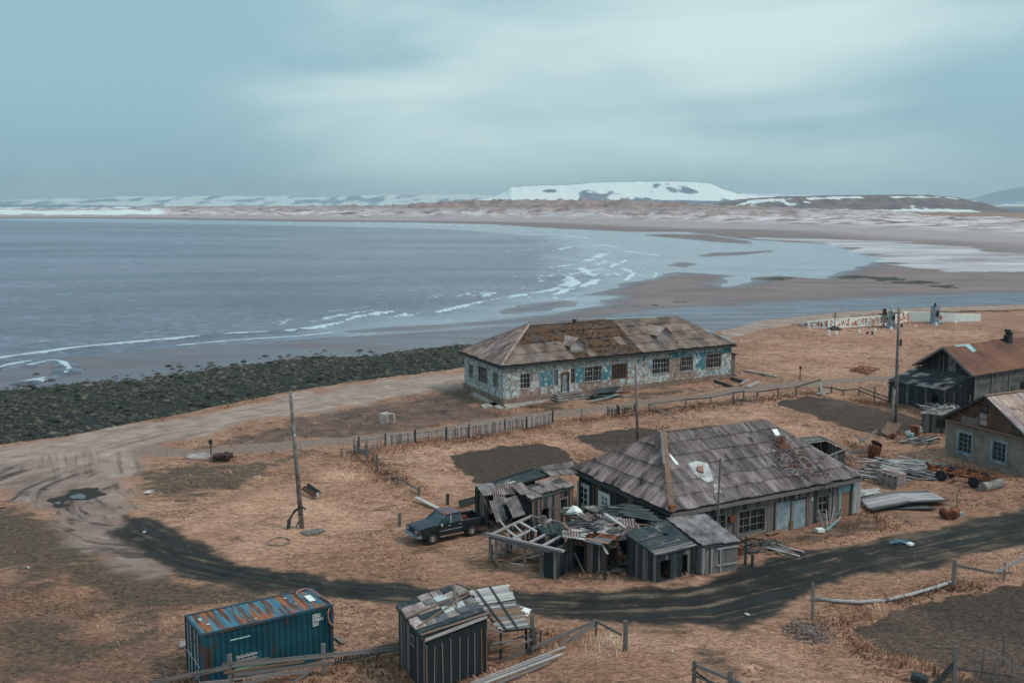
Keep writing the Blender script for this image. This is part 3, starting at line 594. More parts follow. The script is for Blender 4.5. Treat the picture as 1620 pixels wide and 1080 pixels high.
# ---- hills and far mountains
def hill_material(name, rock, snow_c, th_, sc_, bands=False):
    m = bpy.data.materials.new(name); m.use_nodes = True; t = m.node_tree; t.nodes.clear()
    out = NN(t, 'ShaderNodeOutputMaterial'); bs = NN(t, 'ShaderNodeBsdfPrincipled'); LK(t, bs.outputs[0], out.inputs[0])
    P = NN(t, 'ShaderNodeNewGeometry').outputs['Position']; at = NN(t, 'ShaderNodeAttribute', attribute_name='snowy')
    n = NOISE(t, MAPP(t, P, (sc_, sc_ * .5, sc_ * 4.5)), 1.0, 10, .68, .9); n2 = NOISE(t, MAPP(t, P, (sc_ * 6, sc_ * 3, sc_ * 2)), 1.0, 6, .65)
    f = MATH(t, 'ADD', MATH(t, 'MULTIPLY_ADD', MATH(t, 'SUBTRACT', n, .5), 1.6, .5), MATH(t, 'MULTIPLY', MATH(t, 'SUBTRACT', at.outputs['Fac'], .5), .8))
    c = MIX(t, SS(t, n2, .4, .6), rock[0], rock[1])
    c = MIX(t, SS(t, f, th_ - .07, th_ + .10), c, snow_c)
    LK(t, c, bs.inputs['Base Color']); bs.inputs['Roughness'].default_value = .9
    return m
def hill(name, D, depth, prof, mat_, snowf, gully=0.0, nx=260, ny=70, basez=-3, plateau=.45, seed=0):
    xs_ = np.linspace(prof[0][0], prof[-1][0], nx); yt = np.interp(xs_, [p[0] for p in prof], [p[1] for p in prof])
    wx = (xs_ - 810) / FPX / CP * D; hz = EYE + (HOR - yt) / FPX * D
    hz = hz + (fbm(xs_ / 9 + seed, xs_ * 0 + seed, 5) - .5) * 2.2 * D / FPX
    s = np.linspace(0, 1, ny); vs = []; at = []
    XX, SSg = np.meshgrid(wx, s, indexing='ij'); HH = np.repeat(hz[:, None], ny, 1)
    sh = sstep(SSg, 0, plateau) * (1 - .6 * sstep(SSg, .75, 1))
    gl = (fbm(XX / (depth * .12) + seed, SSg * 2 + seed, 5, True) - .5) * gully * np.sin(np.pi * np.clip(SSg / plateau, 0, 1)) * (SSg < plateau)
    sh2 = np.clip(sh + gl, -.1, 1.02)
    ZZ = basez + (HH - basez) * sh2; YY = D - depth * plateau + SSg * depth + np.abs(XX) * 0
    me = bpy.data.meshes.new(name); co = np.stack([XX, YY, ZZ], 2).reshape(-1, 3)
    f = [(i * ny + j, (i + 1) * ny + j, (i + 1) * ny + j + 1, i * ny + j + 1) for i in range(nx - 1) for j in range(ny - 1)]
    me.from_pydata(co.tolist(), [], f); a_ = me.attributes.new('snowy', 'FLOAT', 'POINT')
    pxs = np.repeat(xs_[:, None], ny, 1); rel = sh2
    a_.data.foreach_set('value', (snowf(pxs, rel, SSg) + (fbm(pxs / 14 + seed, rel * 3.5 + seed, 6) - .5) * 1.1).astype(np.float32).ravel())
    me.polygons.foreach_set('use_smooth', [True] * len(f)); me.materials.append(mat_); me.update()
    o = bpy.data.objects.new(name, me); link(o); o['kind'] = 'structure'; return o
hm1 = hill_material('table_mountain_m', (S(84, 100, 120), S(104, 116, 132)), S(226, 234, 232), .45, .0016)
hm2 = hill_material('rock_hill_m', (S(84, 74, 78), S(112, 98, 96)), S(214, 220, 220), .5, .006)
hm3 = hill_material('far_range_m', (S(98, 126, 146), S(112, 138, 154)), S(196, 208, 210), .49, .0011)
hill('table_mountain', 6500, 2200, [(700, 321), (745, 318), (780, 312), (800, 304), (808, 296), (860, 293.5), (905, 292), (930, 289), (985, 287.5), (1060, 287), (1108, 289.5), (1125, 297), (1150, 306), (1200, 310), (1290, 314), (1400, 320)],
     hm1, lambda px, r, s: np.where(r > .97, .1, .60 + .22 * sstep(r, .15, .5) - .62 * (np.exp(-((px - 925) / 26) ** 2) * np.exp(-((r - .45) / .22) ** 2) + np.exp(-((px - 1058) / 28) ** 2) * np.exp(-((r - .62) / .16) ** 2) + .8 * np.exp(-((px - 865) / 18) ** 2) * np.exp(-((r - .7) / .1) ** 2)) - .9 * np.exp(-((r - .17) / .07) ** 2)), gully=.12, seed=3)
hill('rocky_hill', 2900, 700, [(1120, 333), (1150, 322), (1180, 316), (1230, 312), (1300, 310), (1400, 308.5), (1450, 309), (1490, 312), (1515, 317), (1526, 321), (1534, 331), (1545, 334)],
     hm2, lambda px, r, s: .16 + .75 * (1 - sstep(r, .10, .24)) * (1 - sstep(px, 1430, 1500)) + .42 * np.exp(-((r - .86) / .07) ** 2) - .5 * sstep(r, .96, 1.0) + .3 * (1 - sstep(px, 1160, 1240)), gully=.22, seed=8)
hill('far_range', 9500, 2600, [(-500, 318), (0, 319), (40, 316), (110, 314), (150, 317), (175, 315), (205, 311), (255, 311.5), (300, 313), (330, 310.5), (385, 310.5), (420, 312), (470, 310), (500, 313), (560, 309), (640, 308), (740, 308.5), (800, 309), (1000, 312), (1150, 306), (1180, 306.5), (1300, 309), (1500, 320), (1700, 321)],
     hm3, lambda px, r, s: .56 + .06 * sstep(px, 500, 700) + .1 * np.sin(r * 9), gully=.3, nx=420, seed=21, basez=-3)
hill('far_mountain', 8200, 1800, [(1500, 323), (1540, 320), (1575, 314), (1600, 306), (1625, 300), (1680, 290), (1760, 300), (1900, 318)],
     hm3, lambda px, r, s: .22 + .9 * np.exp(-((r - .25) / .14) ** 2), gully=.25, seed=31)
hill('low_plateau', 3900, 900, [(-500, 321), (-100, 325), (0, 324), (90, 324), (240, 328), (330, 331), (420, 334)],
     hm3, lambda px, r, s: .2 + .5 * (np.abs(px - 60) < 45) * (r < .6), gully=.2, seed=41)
# ------------------------------------------------------------------ building kit
def U(a): a = math.radians(a); return Vector((math.cos(a), math.sin(a), 0))
def xy(v, z=0.0): return Vector((v[0], v[1], z))
class Wall:
    def __init__(s, A, B):
        s.A = xy(A); s.B = xy(B); s.L = (s.B - s.A).length; s.u = (s.B - s.A).normalized(); s.n = Vector((s.u.y, -s.u.x, 0))
    def p(s, t, z, out=0.0): return s.A + s.u * t + s.n * out + Vector((0, 0, z))
    def at(s, px, py):
        h = onplane(px, py, s.A, s.n); return (h - s.A).dot(s.u), h.z
    def op(s, x0, y0, x1, y1):
        xm, ym = (x0 + x1) / 2, (y0 + y1) / 2
        return (s.at(x0, ym)[0], s.at(x1, ym)[0], s.at(xm, y1)[1], s.at(xm, y0)[1])
def solid_wall(parent, w, z0, z1, ops, mats, depth=.2, cell=None, name='wall', ss=(), zs=()):
    S_ = sorted({0.0, w.L, *[round(o[k], 4) for o in ops for k in (0, 1)], *ss}); Z_ = sorted({z0, z1, *[round(o[k], 4) for o in ops for k in (2, 3)], *zs})
    mb = MB()
    for a, b in zip(S_, S_[1:]):
        for c, d in zip(Z_, Z_[1:]):
            m, n_ = (a + b) / 2, (c + d) / 2
            if any(o[0] < m < o[1] and o[2] < n_ < o[3] for o in ops): continue
            mi = cell(m, n_) if cell else 0
            mb.poly([w.p(a, c), w.p(b, c), w.p(b, d), w.p(a, d)], mi)
    for a, b, c, d in ops:
        for q in (((a, c), (b, c)), ((b, c), (b, d)), ((b, d), (a, d)), ((a, d), (a, c))):
            (s1, h1), (s2, h2) = q; mb.poly([w.p(s1, h1), w.p(s1, h1, -depth), w.p(s2, h2, -depth), w.p(s2, h2)], 0)
    mb.poly([w.p(w.L, z0, -depth), w.p(0, z0, -depth), w.p(0, z1, -depth), w.p(w.L, z1, -depth)], 0) if not ops else None
    return mb.build(name, mats, parent)
def window(parent, w, o, fm, pm, vs=(.5,), hs=(.4,), fw=.07, depth=.1, casing=None, bars=.045, name='window', panes=None):
    a, b, c, d = o; mb = MB(); z = w.p
    def bar(s1, h1, s2, h2, wd, dp=depth): mb.beam(z(s1, h1, -dp), z(s2, h2, -dp), wd, .05, up=w.n)
    bar(a, c + fw / 2, b, c + fw / 2, fw); bar(a, d - fw / 2, b, d - fw / 2, fw); bar(a + fw / 2, c + fw, a + fw / 2, d - fw, fw); bar(b - fw / 2, c + fw, b - fw / 2, d - fw, fw)
    for v in vs:
        v, k = v if isinstance(v, tuple) else (v, 1); s = a + (b - a) * v; bar(s, c + fw, s, d - fw, bars * k, depth - .004)
    for h in hs: hh = c + (d - c) * h; bar(a + fw, hh, b - fw, hh, bars, depth + .003)
    win = mb.build(name, fm, parent)
    q = MB(); q.poly([z(a, c, -depth - .05), z(b, c, -depth - .05), z(b, d, -depth - .05), z(a, d, -depth - .05)]); q.build('pane', pm, win)
    if casing:
        mb = MB(); e = casing
        mb.beam(z(a - e, d + e / 2, .02), z(b + e, d + e / 2, .02), e, .05, up=w.n); mb.beam(z(a - e, c - e / 2, .02), z(b + e, c - e / 2, .02), e, .07, up=w.n)
        mb.beam(z(a - e / 2, c, .018), z(a - e / 2, d, .018), e, .04, up=w.n); mb.beam(z(b + e / 2, c, .018), z(b + e / 2, d, .018), e, .04, up=w.n)
        mb.build('casing', fm, win)
    return win
def board_wall(parent, w, zb, zt, bw, ms, ops=(), miss=0.0, out=0.0, lean=.0, name='plank', t=.028, backing=None, gap=.012, jt=.0):
    s = 0.0; zt_ = zt if callable(zt) else (lambda q: zt)
    while s < w.L - .04:
        ww = min(bw * random.uniform(.8, 1.2), w.L - s); m = s + ww / 2; H = zt_(m) + random.uniform(-jt, jt)
        if random.random() > miss:
            cuts = sorted([(o[2], o[3]) for o in ops if o[0] - .02 < m < o[1] + .02]); lo = zb; segs = []
            for c0, c1 in cuts:
                if c0 - lo > .08: segs.append((lo, c0))
                lo = max(lo, c1)
            if H - lo > .08: segs.append((lo, H))
            for c0, c1 in segs:
                l = random.uniform(-lean, lean); e = out + random.uniform(0, .012)
                plank(name, parent, w.p(m, c0, e), w.p(m + l, c1, e), ww - gap, t, random.choice(ms) if isinstance(ms, list) else ms, up=w.n)
        s += ww
    if backing:
        solid_wall(parent, Wall(w.A - w.n * .05, w.B - w.n * .05), zb, min(zt_(0.05), zt_(w.L - .05)) if not callable(zt) else min(zt_(x * w.L / 10) for x in range(11)), [o for o in ops], backing, .12, name='wall_lining')
def sheets(parent, poly, ea, eb, sw, sh, ms, name='roof_sheet', amp=.045, waves=6, jitter=.012, skip=None, ov=.12, lift=.03, seg=4, matfn=None, off=0.0, limit=999):
    ea = Vector(ea); eb = Vector(eb); u = (eb - ea).normalized(); P = [Vector(p) for p in poly]
    nrm = Vector((0, 0, 0))
    for i in range(len(P)): nrm += (P[i] - ea).cross(P[(i + 1) % len(P)] - ea)
    nrm.normalize()
    if nrm.z < 0: nrm = -nrm
    v = nrm.cross(u); v = v if v.z >= 0 else -v
    Q = [((p - ea).dot(u), (p - ea).dot(v)) for p in P]; u0 = min(q[0] for q in Q); u1 = max(q[0] for q in Q); v1 = max(q[1] for q in Q); v0_ = min(q[1] for q in Q)
    def span(x):
        ys = []
        for i in range(len(Q)):
            (ax, ay), (bx, by) = Q[i], Q[(i + 1) % len(Q)]
            if abs(bx - ax) < 1e-6:
                if abs(ax - x) < 1e-4: ys += [ay, by]
                continue
            t = (x - ax) / (bx - ax)
            if -1e-6 <= t <= 1 + 1e-6: ys.append(ay + (by - ay) * t)
        return (min(ys), max(ys)) if len(ys) >= 2 else None
    nr_ = max(1, round((v1 - v0_) / sh)); sh = (v1 - v0_) / nr_; nc = max(1, round((u1 - u0) / sw)); sw = (u1 - u0) / nc; cnt = 0
    for r in range(nr_):
        for c in range(nc):
            if skip and skip(c / nc, r / nr_): continue
            xs = [u0 + sw * c + sw * k / (waves * seg) for k in range(waves * seg + 1)]
            dv = random.uniform(-jitter, jitter) * 3; dz = random.uniform(0, jitter); tl = random.uniform(-.004, .004)
            a0 = v0_ + sh * r + dv; a1 = v0_ + sh * (r + 1) + ov
            mb = MB(); n_ = 0
            cols = []
            for k, x in enumerate(xs):
                sp = span(min(max(x, u0 + 1e-4), u1 - 1e-4))
                if sp is None: cols.append(None); continue
                lo, hi = max(sp[0] - .03, a0), min(sp[1], a1)
                if hi - lo < .03: cols.append(None); continue
                ph = math.pi * 2 * k / seg / 1.0
                wv = amp * (1, 1, -1, -1)[k % 4]
                pt = lambda vv: ea + u * (x + tl * (vv - a0)) + v * vv + nrm * (off + .02 + amp + wv + dz + lift * (1 - (vv - a0) / sh))
                cols.append((pt(lo), pt(hi)))
            for k in range(len(cols) - 1):
                if cols[k] and cols[k + 1]:
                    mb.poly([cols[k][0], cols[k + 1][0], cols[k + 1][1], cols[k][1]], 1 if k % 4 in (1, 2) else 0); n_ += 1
            if n_ == 0: continue
            m = matfn(c / nc, r / nr_) if matfn else (random.choice(ms) if isinstance(ms, list) else ms)
            mb.build(name, [m, VALLEY_SHADE.get(m.name, m)], parent); cnt += 1
    return u, v, nrm
def hip(parent, E, R, m, drop=.05, name='roof_frame'):
    E = [Vector(e) - Vector((0, 0, drop)) for e in E]; R = [Vector(r) - Vector((0, 0, drop)) for r in R]; mb = MB()
    mb.poly([E[0], E[1], R[1], R[0]]); mb.poly([E[1], E[2], R[1]]); mb.poly([E[2], E[3], R[0], R[1]]); mb.poly([E[3], E[0], R[0]]); mb.poly([E[3], E[2], E[1], E[0]])
    return mb.build(name, m, parent)
def quad_boards(parent, q, n, ms, along='u', t=.03, miss=0.0, jit=.05, name='roof_board', over=1.0, ends=.15, lift=0.02):
    """n boards over the 4-cornered patch q (FL, FR, BR, BL)"""
    FL, FR, BR, BL = [Vector(p) for p in q]; nr_ = (FR - FL).cross(BL - FL).normalized()
    if nr_.z < 0: nr_ = -nr_
    for i in range(n):
        if random.random() < miss: continue
        f = (i + .5) / n
        if along == 'u': a = FL.lerp(BL, f); b = FR.lerp(BR, f); w = ((BL - FL).length + (BR - FR).length) / 2 / n
        else: a = FL.lerp(FR, f); b = BL.lerp(BR, f); w = ((FR - FL).length + (BR - BL).length) / 2 / n
        d = (b - a); L = d.length; d.normalize()
        a = a - d * random.uniform(-ends, ends); b = b + d * random.uniform(-ends, ends)
        o = nr_ * (lift + random.uniform(0, .02)); sdv = d.cross(nr_) * random.uniform(-jit, jit)
        plank(name, parent, a + o + sdv * .5, b + o - sdv * .5, w * over * random.uniform(.85, .98), t, random.choice(ms) if isinstance(ms, list) else ms, up=nr_)

# ------------------------------------------------------------------ long plastered building by the shore
E0 = Vector((-1.12, 102.2, 4.2)); u1 = U(30.2); w1 = U(114.6)
E1 = E0 + u1 * 32.6; E2 = E1 + w1 * 11.8; E3 = E0 + w1 * 11.8
R0 = E0 + u1 * 6.5 + w1 * 5.9; R0.z = 7.6; R1 = E0 + u1 * 27.2 + w1 * 5.9; R1.z = 7.2
BB = thing('plastered_building', 'long abandoned building with peeling turquoise plaster and hipped grey roof', 'building', xy(E0 + u1 * .5 + w1 * .5))
ins = .45; F0 = xy(E0 + u1 * ins + w1 * ins); F1 = xy(E1 - u1 * ins + w1 * ins); F2 = xy(E2 - u1 * ins - w1 * ins); F3 = xy(E3 + u1 * ins - w1 * ins)
wf, wl_, wr, wb = Wall(F0, F1), Wall(F3, F0), Wall(F1, F2), Wall(F2, F3)
ops = [wf.op(823, 590, 854, 614), wf.op(876, 585, 883, 610), wf.op(888, 589.5, 900, 619), wf.op(903, 582.5, 910.5, 606), wf.op(925, 579.5, 952, 603), wf.op(967, 575, 993, 600), wf.op(1032, 567, 1059, 591), wf.op(1076, 563.5, 1096, 587.5), wf.op(1117, 559, 1141, 582)]
sx_ = lambda px: wf.at(px, 595)[0]
tz = [(sx_(855), sx_(875)), (sx_(911), sx_(924)), (sx_(953), sx_(966)), (sx_(1100), sx_(1115))]
bz = [(sx_(822), sx_(856)), (sx_(866), sx_(876)), (sx_(915), sx_(953)), (sx_(960), sx_(992)), (sx_(1060), sx_(1074)), (sx_(1075), sx_(1098)), (sx_(1016), sx_(1020))]
zmid, ztop = ops[4][2], ops[4][3]
def bcell(s, z):
    if zmid < z < ztop and any(a < s < b for a, b in tz): return 1
    if z < zmid and any(a < s < b for a, b in bz): return 2
    if any(a < s < b for a, b in (bz[4], bz[6])) and z < ztop: return 2
    if z > ztop and s > sx_(1015): return 1 if (int(s * 1.3) % 3) else 0
    return 0
solid_wall(BB, wf, .62, 4.18, ops, [wall_peel, wall_teal, wall_bare], .3, bcell, ss=sorted({round(x, 3) for t_ in tz + bz for x in t_}))
opl = [wl_.op(741, 576, 748.5, 599), wl_.op(756, 580, 771, 606), wl_.op(779.5, 588, 787.5, 612)]
solid_wall(BB, wl_, .62, 4.18, opl, [wall_peel], .3)
solid_wall(BB, wr, .62, 4.18, [], [wall_peel]); solid_wall(BB, wb, .62, 4.18, [], [wall_peel])
mb = MB()
for w in (wf, wl_, wr, wb):
    a, b = w.p(-.1, 0, .1), w.p(w.L + .1, 0, .1); a2, b2 = w.p(-.1, 0, -.15), w.p(w.L + .1, 0, -.15)
    mb.hexa([a + Vector((0, 0, -.4)), b + Vector((0, 0, -.4)), b2 + Vector((0, 0, -.4)), a2 + Vector((0, 0, -.4))], [a + Vector((0, 0, .62)), b + Vector((0, 0, .62)), b2 + Vector((0, 0, .62)), a2 + Vector((0, 0, .62))])
mb.build('plinth', plinth_m, BB)
w3 = (.16, (.33, .8), (.5, 1.8), (.67, .8), .84)
for i, o in enumerate(ops):
    if i == 2: continue
    if i in (1, 3): window(BB, wf, o, wood_grey if i == 1 else beam_grey, glass_curtain if i == 1 else glass, vs=(.5,), hs=(.35, .7), fw=.09)
    elif i == 5: window(BB, wf, o, wood_brown, glass, vs=(.12, .24, .36, .5, .62, .78, .9), hs=(), fw=.1)
    else: window(BB, wf, o, wood_sash, glass, vs=w3, hs=(.36, .7), fw=.09, casing=.07 if i != 0 else None)
for o in opl: window(BB, wl_, o, wood_sash, glass, vs=(.2, .4, .6, .8), hs=(), fw=.1)
a, b, c, d = ops[0]  # grey boards over the right half of the first window
for k in range(4): plank('board', BB, wf.p((a + b) / 2 + .1 + k * .38, c + .1, -.06), wf.p((a + b) / 2 + .1 + k * .38, d - .1, -.06), .34, .03, wood_pale if k else wood_grey, up=wf.n)
plank('board', BB, wf.p((a + b) / 2, c + .35, -.02), wf.p(b - .1, c + .35, -.02), .62, .03, wood_white, up=wf.n)
a, b, c, d = ops[2]
mb = MB(); mb.beam(wf.p((a + b) / 2, c, -.1), wf.p((a + b) / 2, d - .1, -.1), b - a - .16, .06, up=wf.n); dr = mb.build('door', zinc, BB)
mb = MB()
for s in (a + .04, b - .04): mb.beam(wf.p(s, c, .0), wf.p(s, d, .0), .12, .16, up=wf.n)
mb.beam(wf.p(a, d, 0), wf.p(b, d, 0), .14, .16, up=wf.n); mb.build('door_frame', rust, BB)
for k, h in enumerate((.15, .33, .5)):
    mb = MB(); mb.beam(wf.p(a - 1.6 + k * .3, h, .9 - k * .25), wf.p(b + 2.2 - k * .4, h, .9 - k * .25), 1.8 - k * .5, .12, up=(0, 0, 1)); mb.build('step', beam_grey, BB)
hip(BB, [E0, E1, E2, E3], [R0, R1], wood_dark)
front, left, right, back = [E0, E1, R1, R0], [E3, E0, R0], [E1, E2, R1], [E2, E3, R0, R1]
def mf(c, r):
    if .28 < c < .55 and random.random() < .95 or (.1 < c <= .3 and r > .4) : return lichen_roof
    return slate_lichen if c > .5 or random.random() < .7 else slate
sheets(BB, front, E0, E1, 1.02, 1.75, None, matfn=mf, waves=5, lift=.08, jitter=.025)
sheets(BB, left, E3, E0, 1.02, 1.75, [slate_side, slate_side, slate_lichen], waves=5)
sheets(BB, right, E1, E2, 1.95, 3.2, slate, waves=8); sheets(BB, back, E2, E3, 3.9, 3.2, slate, waves=14)
up = Vector((0, 0, .1))
for a, b, m, w in ((R0, E0, slate_lichen, .3), (R0, E3, slate_lichen, .3), (R1, E1, cap_blue, .3), (R1, E2, slate, .3)):
    k = 5
    for i in range(k):
        p, q = a.lerp(b, i / k), a.lerp(b, (i + 1) / k); plank('ridge_cap', BB, p + up * 1.7, q + up * 1.6, w, .07, m, var=0)
for i in range(12):
    p, q = R0.lerp(R1, i / 12), R0.lerp(R1, (i + 1) / 12); plank('ridge_cap', BB, p + up * 1.7, q + up * 1.7, .4, .07, cap_blue if i >= 6 else lichen_roof, var=0)
mb = MB()
for p, q in ((E0, E1), (E1, E2), (E2, E3), (E3, E0)): mb.beam(p - up * 1.6, q - up * 1.6, .06, .2)
mb.build('fascia', wood_dark, BB)
def dormer(px, py, w, h, depth):
    nh = -Vector((w1.x, w1.y, 0)); nh = Vector((u1.y, -u1.x, 0)); n_ = (E1 - E0).cross(R0 - E0).normalized()
    b = onplane(px, py, E0, n_); u = u1; dm = MB(); z = Vector((0, 0, 1))
    a0, a1 = b - u * w / 2 - z * .15, b + u * w / 2 - z * .15; t0, t1, pk = a0 + z * h, a1 + z * h, b + z * (h + w * .38 - .15)
    bk = -nh * depth
    dm.poly([a0, a1, t1, pk, t0]); dm.poly([a1, a1 + bk, t1 + bk, t1]); dm.poly([a0 + bk, a0, t0, t0 + bk]); o = dm.build('dormer', wood_pale, BB)
    rf = MB(); e = nh * .35
    for s, tt in ((-1, t0), (1, t1)):
        ev = tt + u * s * .35 - z * .2; d = (z * .05)
        rf.hexa([ev + e, pk + e, pk + bk, ev + bk], [ev + e + d, pk + e + d, pk + bk + d, ev + bk + d])
    rf.build('dormer_roof', slate_lichen, o)
    sl = MB(); sl.beam(a0 - u * .1 + nh * .12 + z * .12, a1 + u * .1 + nh * .12 + z * .12, .28, .04); sl.build('flashing', cap_blue, o)
dormer(913, 555, 1.7, .95, 3.0); dormer(1050, 539, 1.9, 1.05, 3.2)
ch = R0.lerp(R1, .28) - w1 * .3; mb = MB(); mb.box(ch + Vector((0, 0, .0)), (.35, .35, .75), math.radians(30)); mb.build('chimney', felt_black, BB)
# ventilation panels left under the eave
for x0, x1 in ((1088, 1094), (1100, 1106), (1109, 1113), (1116, 1121), (1124, 1129), (1134, 1141)):
    s0, s1 = wf.at(x0, 560)[0], wf.at(x1, 560)[0]; plank('plaster_patch', BB, wf.p(s0, 3.72, .02), wf.p(s1, 3.72, .02), .28, .04, metal_pale, up=wf.n, var=0)
# boarded entry at the right end
mb = MB(); pw = Wall(F1 + wf.u * .02 + wf.n * -.6, F1 + wf.u * 1.2 + wf.n * -.6); a, b = pw.A, pw.B; bk = -wf.n * 2.2
mb.hexa([a - up, b - up, b + bk - up, a + bk - up], [a + Vector((0, 0, 3.2)), b + Vector((0, 0, 2.8)), b + bk + Vector((0, 0, 2.8)), a + bk + Vector((0, 0, 3.2))]); mb.build('porch', wood_grey, BB)
mb = MB(); mb.beam(a + Vector((0, 0, 3.3)) - wf.u * .1 + bk / 2, b + wf.u * .5 + bk / 2 + Vector((0, 0, 2.7)), 2.6, .06); mb.build('porch_roof', wood_dark, BB)
ap = []
for i, (q, lb) in enumerate(((((752, 622), (797, 646), (790, 649), (745, 625)), 'broken concrete path along the left end of the turquoise building'), (((797, 640), (870, 630), (872, 634), (800, 650)), 'concrete kerb strip under the front corner of the turquoise building'),
             (((760, 642), (783, 638), (790, 642), (766, 648)), 'loose square concrete slab before the corner of the turquoise building'))):
    mb = MB(); mb.prism([g(x, y, -.05) for x, y in q], (0, 0, .17)); tag(mb.build('concrete_slab', concrete), lb, 'slab')

# ------------------------------------------------------------------ wooden house in the middle
H0 = Vector((9.54, 57.42, 2.7)); u2 = U(29.2); w2 = U(118.2)
H1 = H0 + u2 * 16.2; H2 = H1 + w2 * 11.5; H3 = H0 + w2 * 11.5
K0 = H0 + u2 * 3.65 + w2 * 5.75; K0.z = 6.05; K1 = H0 + u2 * 12.55 + w2 * 5.75; K1.z = 5.8
HH = thing('wooden_house', 'grey board house with large hipped corrugated roof and a broken brick chimney', 'house', xy(H0 + u2 * .5 + w2 * .5))
i2 = .5; a0, a1, a2, a3 = xy(H0 + u2 * i2 + w2 * i2), xy(H1 - u2 * i2 + w2 * i2), xy(H2 - u2 * i2 - w2 * i2), xy(H3 + u2 * i2 - w2 * i2)
vf, vl, vr, vb = Wall(a0, a1), Wall(a3, a0), Wall(a1, a2), Wall(a2, a3)
of = [vf.op(1128, 815, 1147, 838), vf.op(1168, 806, 1209, 842), vf.op(1226, 791, 1274, 838), vf.op(1294, 784, 1310, 818), vf.op(1330, 778, 1345, 819)]
ol = [vl.op(916, 768, 930, 808), vl.op(949.5, 783, 962.5, 818)]
board_wall(HH, vf, -.2, 2.68, .2, [wood_grey, wood_grey, beam_grey and wood_dark, wood_grey], of, backing=wood_black)
board_wall(HH, vl, -.2, 2.68, .22, [wood_dark, wood_black, wood_dark, wood_brown], ol, backing=wood_black)
board_wall(HH, vr, -.2, 2.68, .4, [wood_grey]); board_wall(HH, vb, -.2, 2.68, .4, [wood_dark])
window(HH, vf, of[0], wood_grey, glass, vs=(.33, .66), hs=(.5,), casing=.09)
window(HH, vf, of[1], wood_grey, glass, vs=(.22, (.47, 2.6), .74), hs=(.33, .66), casing=.12, fw=.08)
window(HH, vf, of[3], wood_grey, glass, vs=(.5,), hs=(.33, .66), casing=.12, fw=.08)
for o in ol: window(HH, vl, o, white_paint, glass if o is ol[0] else glass_curtain, vs=(.5,), hs=(.25, .5, .75), casing=.2, fw=.12, bars=.05, depth=.02)
a, b, c, d = of[2]; md = (a + b) / 2
for s0, s1, dz in ((a + .03, md - .06, 0), (md + .05, b - .02, .06)):
    mb = MB(); mb.beam(vf.p((s0 + s1) / 2, c, .05), vf.p((s0 + s1) / 2, d - dz, .05), s1 - s0, .03, up=vf.n); mb.build('metal_sheet', zinc, HH)
for s in (a - .04, md, b + .03): plank('post', HH, vf.p(s, -.1, .09), vf.p(s, d + .1, .09), .1, .1, wood_brown, up=vf.n)
plank('post', HH, vf.p(md, 0, .1), vf.p(md, .5, .1), .3, .1, wood_brown, up=vf.n)
a, b, c, d = of[4]
mb = MB(); mb.beam(vf.p((a + b) / 2, c, 0), vf.p((a + b) / 2, d, 0), b - a, .05, up=vf.n); mb.build('door', wood_brown, HH)
plank('board', HH, vf.p(a - .12, c, .03), vf.p(a - .12, d + .3, .03), .2, .04, wood_teal, up=vf.n); plank('board', HH, vf.p(a - .3, d + .25, .035), vf.p(b + .5, d + .25, .035), .4, .03, wood_teal, up=vf.n)
for k in range(3): plank('board', HH, vf.p(b + .15 + .3 * k, .1, .03), vf.p(b + .15 + .3 * k, 2.3, .03), .28, .03, wood_pale, up=vf.n)
for w, ks in ((vf, (0.02, vf.L - .02)), (vl, (0.02,))):
    for s in ks: plank('corner_post', HH, w.p(s, -.2, .04), w.p(s, 2.6, .04), .18, .12, wood_dark, up=w.n)
s, z_ = vf.at(1283.5, 789); mb = MB(); mb.tube([vf.p(s, z_ - .12, .04), vf.p(s, z_ + .12, .04)], [.06, .09], 8); mb.build('wall_lamp', white_paint, HH)
s, z_ = vf.at(1156, 820); mb = MB(); mb.beam(vf.p(s - .22, z_, .12), vf.p(s + .22, z_, .12), .4, .2, up=vf.n); mb.build('metal_box', rust, HH)
hip(HH, [H0, H1, H2, H3], [K0, K1], wood_dark, .06)
sheets(HH, [H0, H1, K1, K0], H0, H1, 1.02, 1.12, slate, waves=6, jitter=.025, lift=.07, skip=lambda c, r: False)
sheets(HH, [H3, H0, K0], H3, H0, 1.02, 1.2, slate_side, waves=6, jitter=.025, lift=.07)
sheets(HH, [H1, H2, K1], H1, H2, 1.9, 2.3, slate, waves=8); sheets(HH, [H2, H3, K0, K1], H2, H3, 2.7, 2.3, slate, waves=12)
for a, b, n_, m, w in ((K0, H0, 3, wood_brown, .34), (K0, H3, 4, wood_brown, .2), (K1, H1, 5, wood_pale, .2), (K0, K1, 4, wood_brown, .2), (K1, H2, 3, wood_grey, .2)):
    for i in range(n_):
        p, q = a.lerp(b, i / n_ + (.004 if i else 0)), a.lerp(b, (i + 1) / n_); plank('ridge_board', HH, p + up, q + up * 1.1, w, .05, m)
plank('ridge_board', HH, K0 + Vector((-.18, -.1, .12)), K0.lerp(H0, .45) + Vector((-.2, -.02, .14)), .16, .04, wood_grey)
mb = MB(); mb.box(H0.lerp(K0, .03) + Vector((0, 0, .2)), (.34, .28, .3), .4); mb.build('tin_cap', rust, HH)
for p, q, m in ((H0, H1, wood_grey), (H3, H0, wood_dark), (H1, H2, wood_dark), (H2, H3, wood_dark)):
    for i in range(3): plank('fascia', HH, p.lerp(q, i / 3) - up * 1.5, p.lerp(q, (i + 1) / 3) - up * 1.5 , .06, .24, m)
nf = (H1 - H0).cross(K0 - H0).normalized()
rp = lambda x, y, h=0.0: onplane(x, y, H0, nf) + nf * h
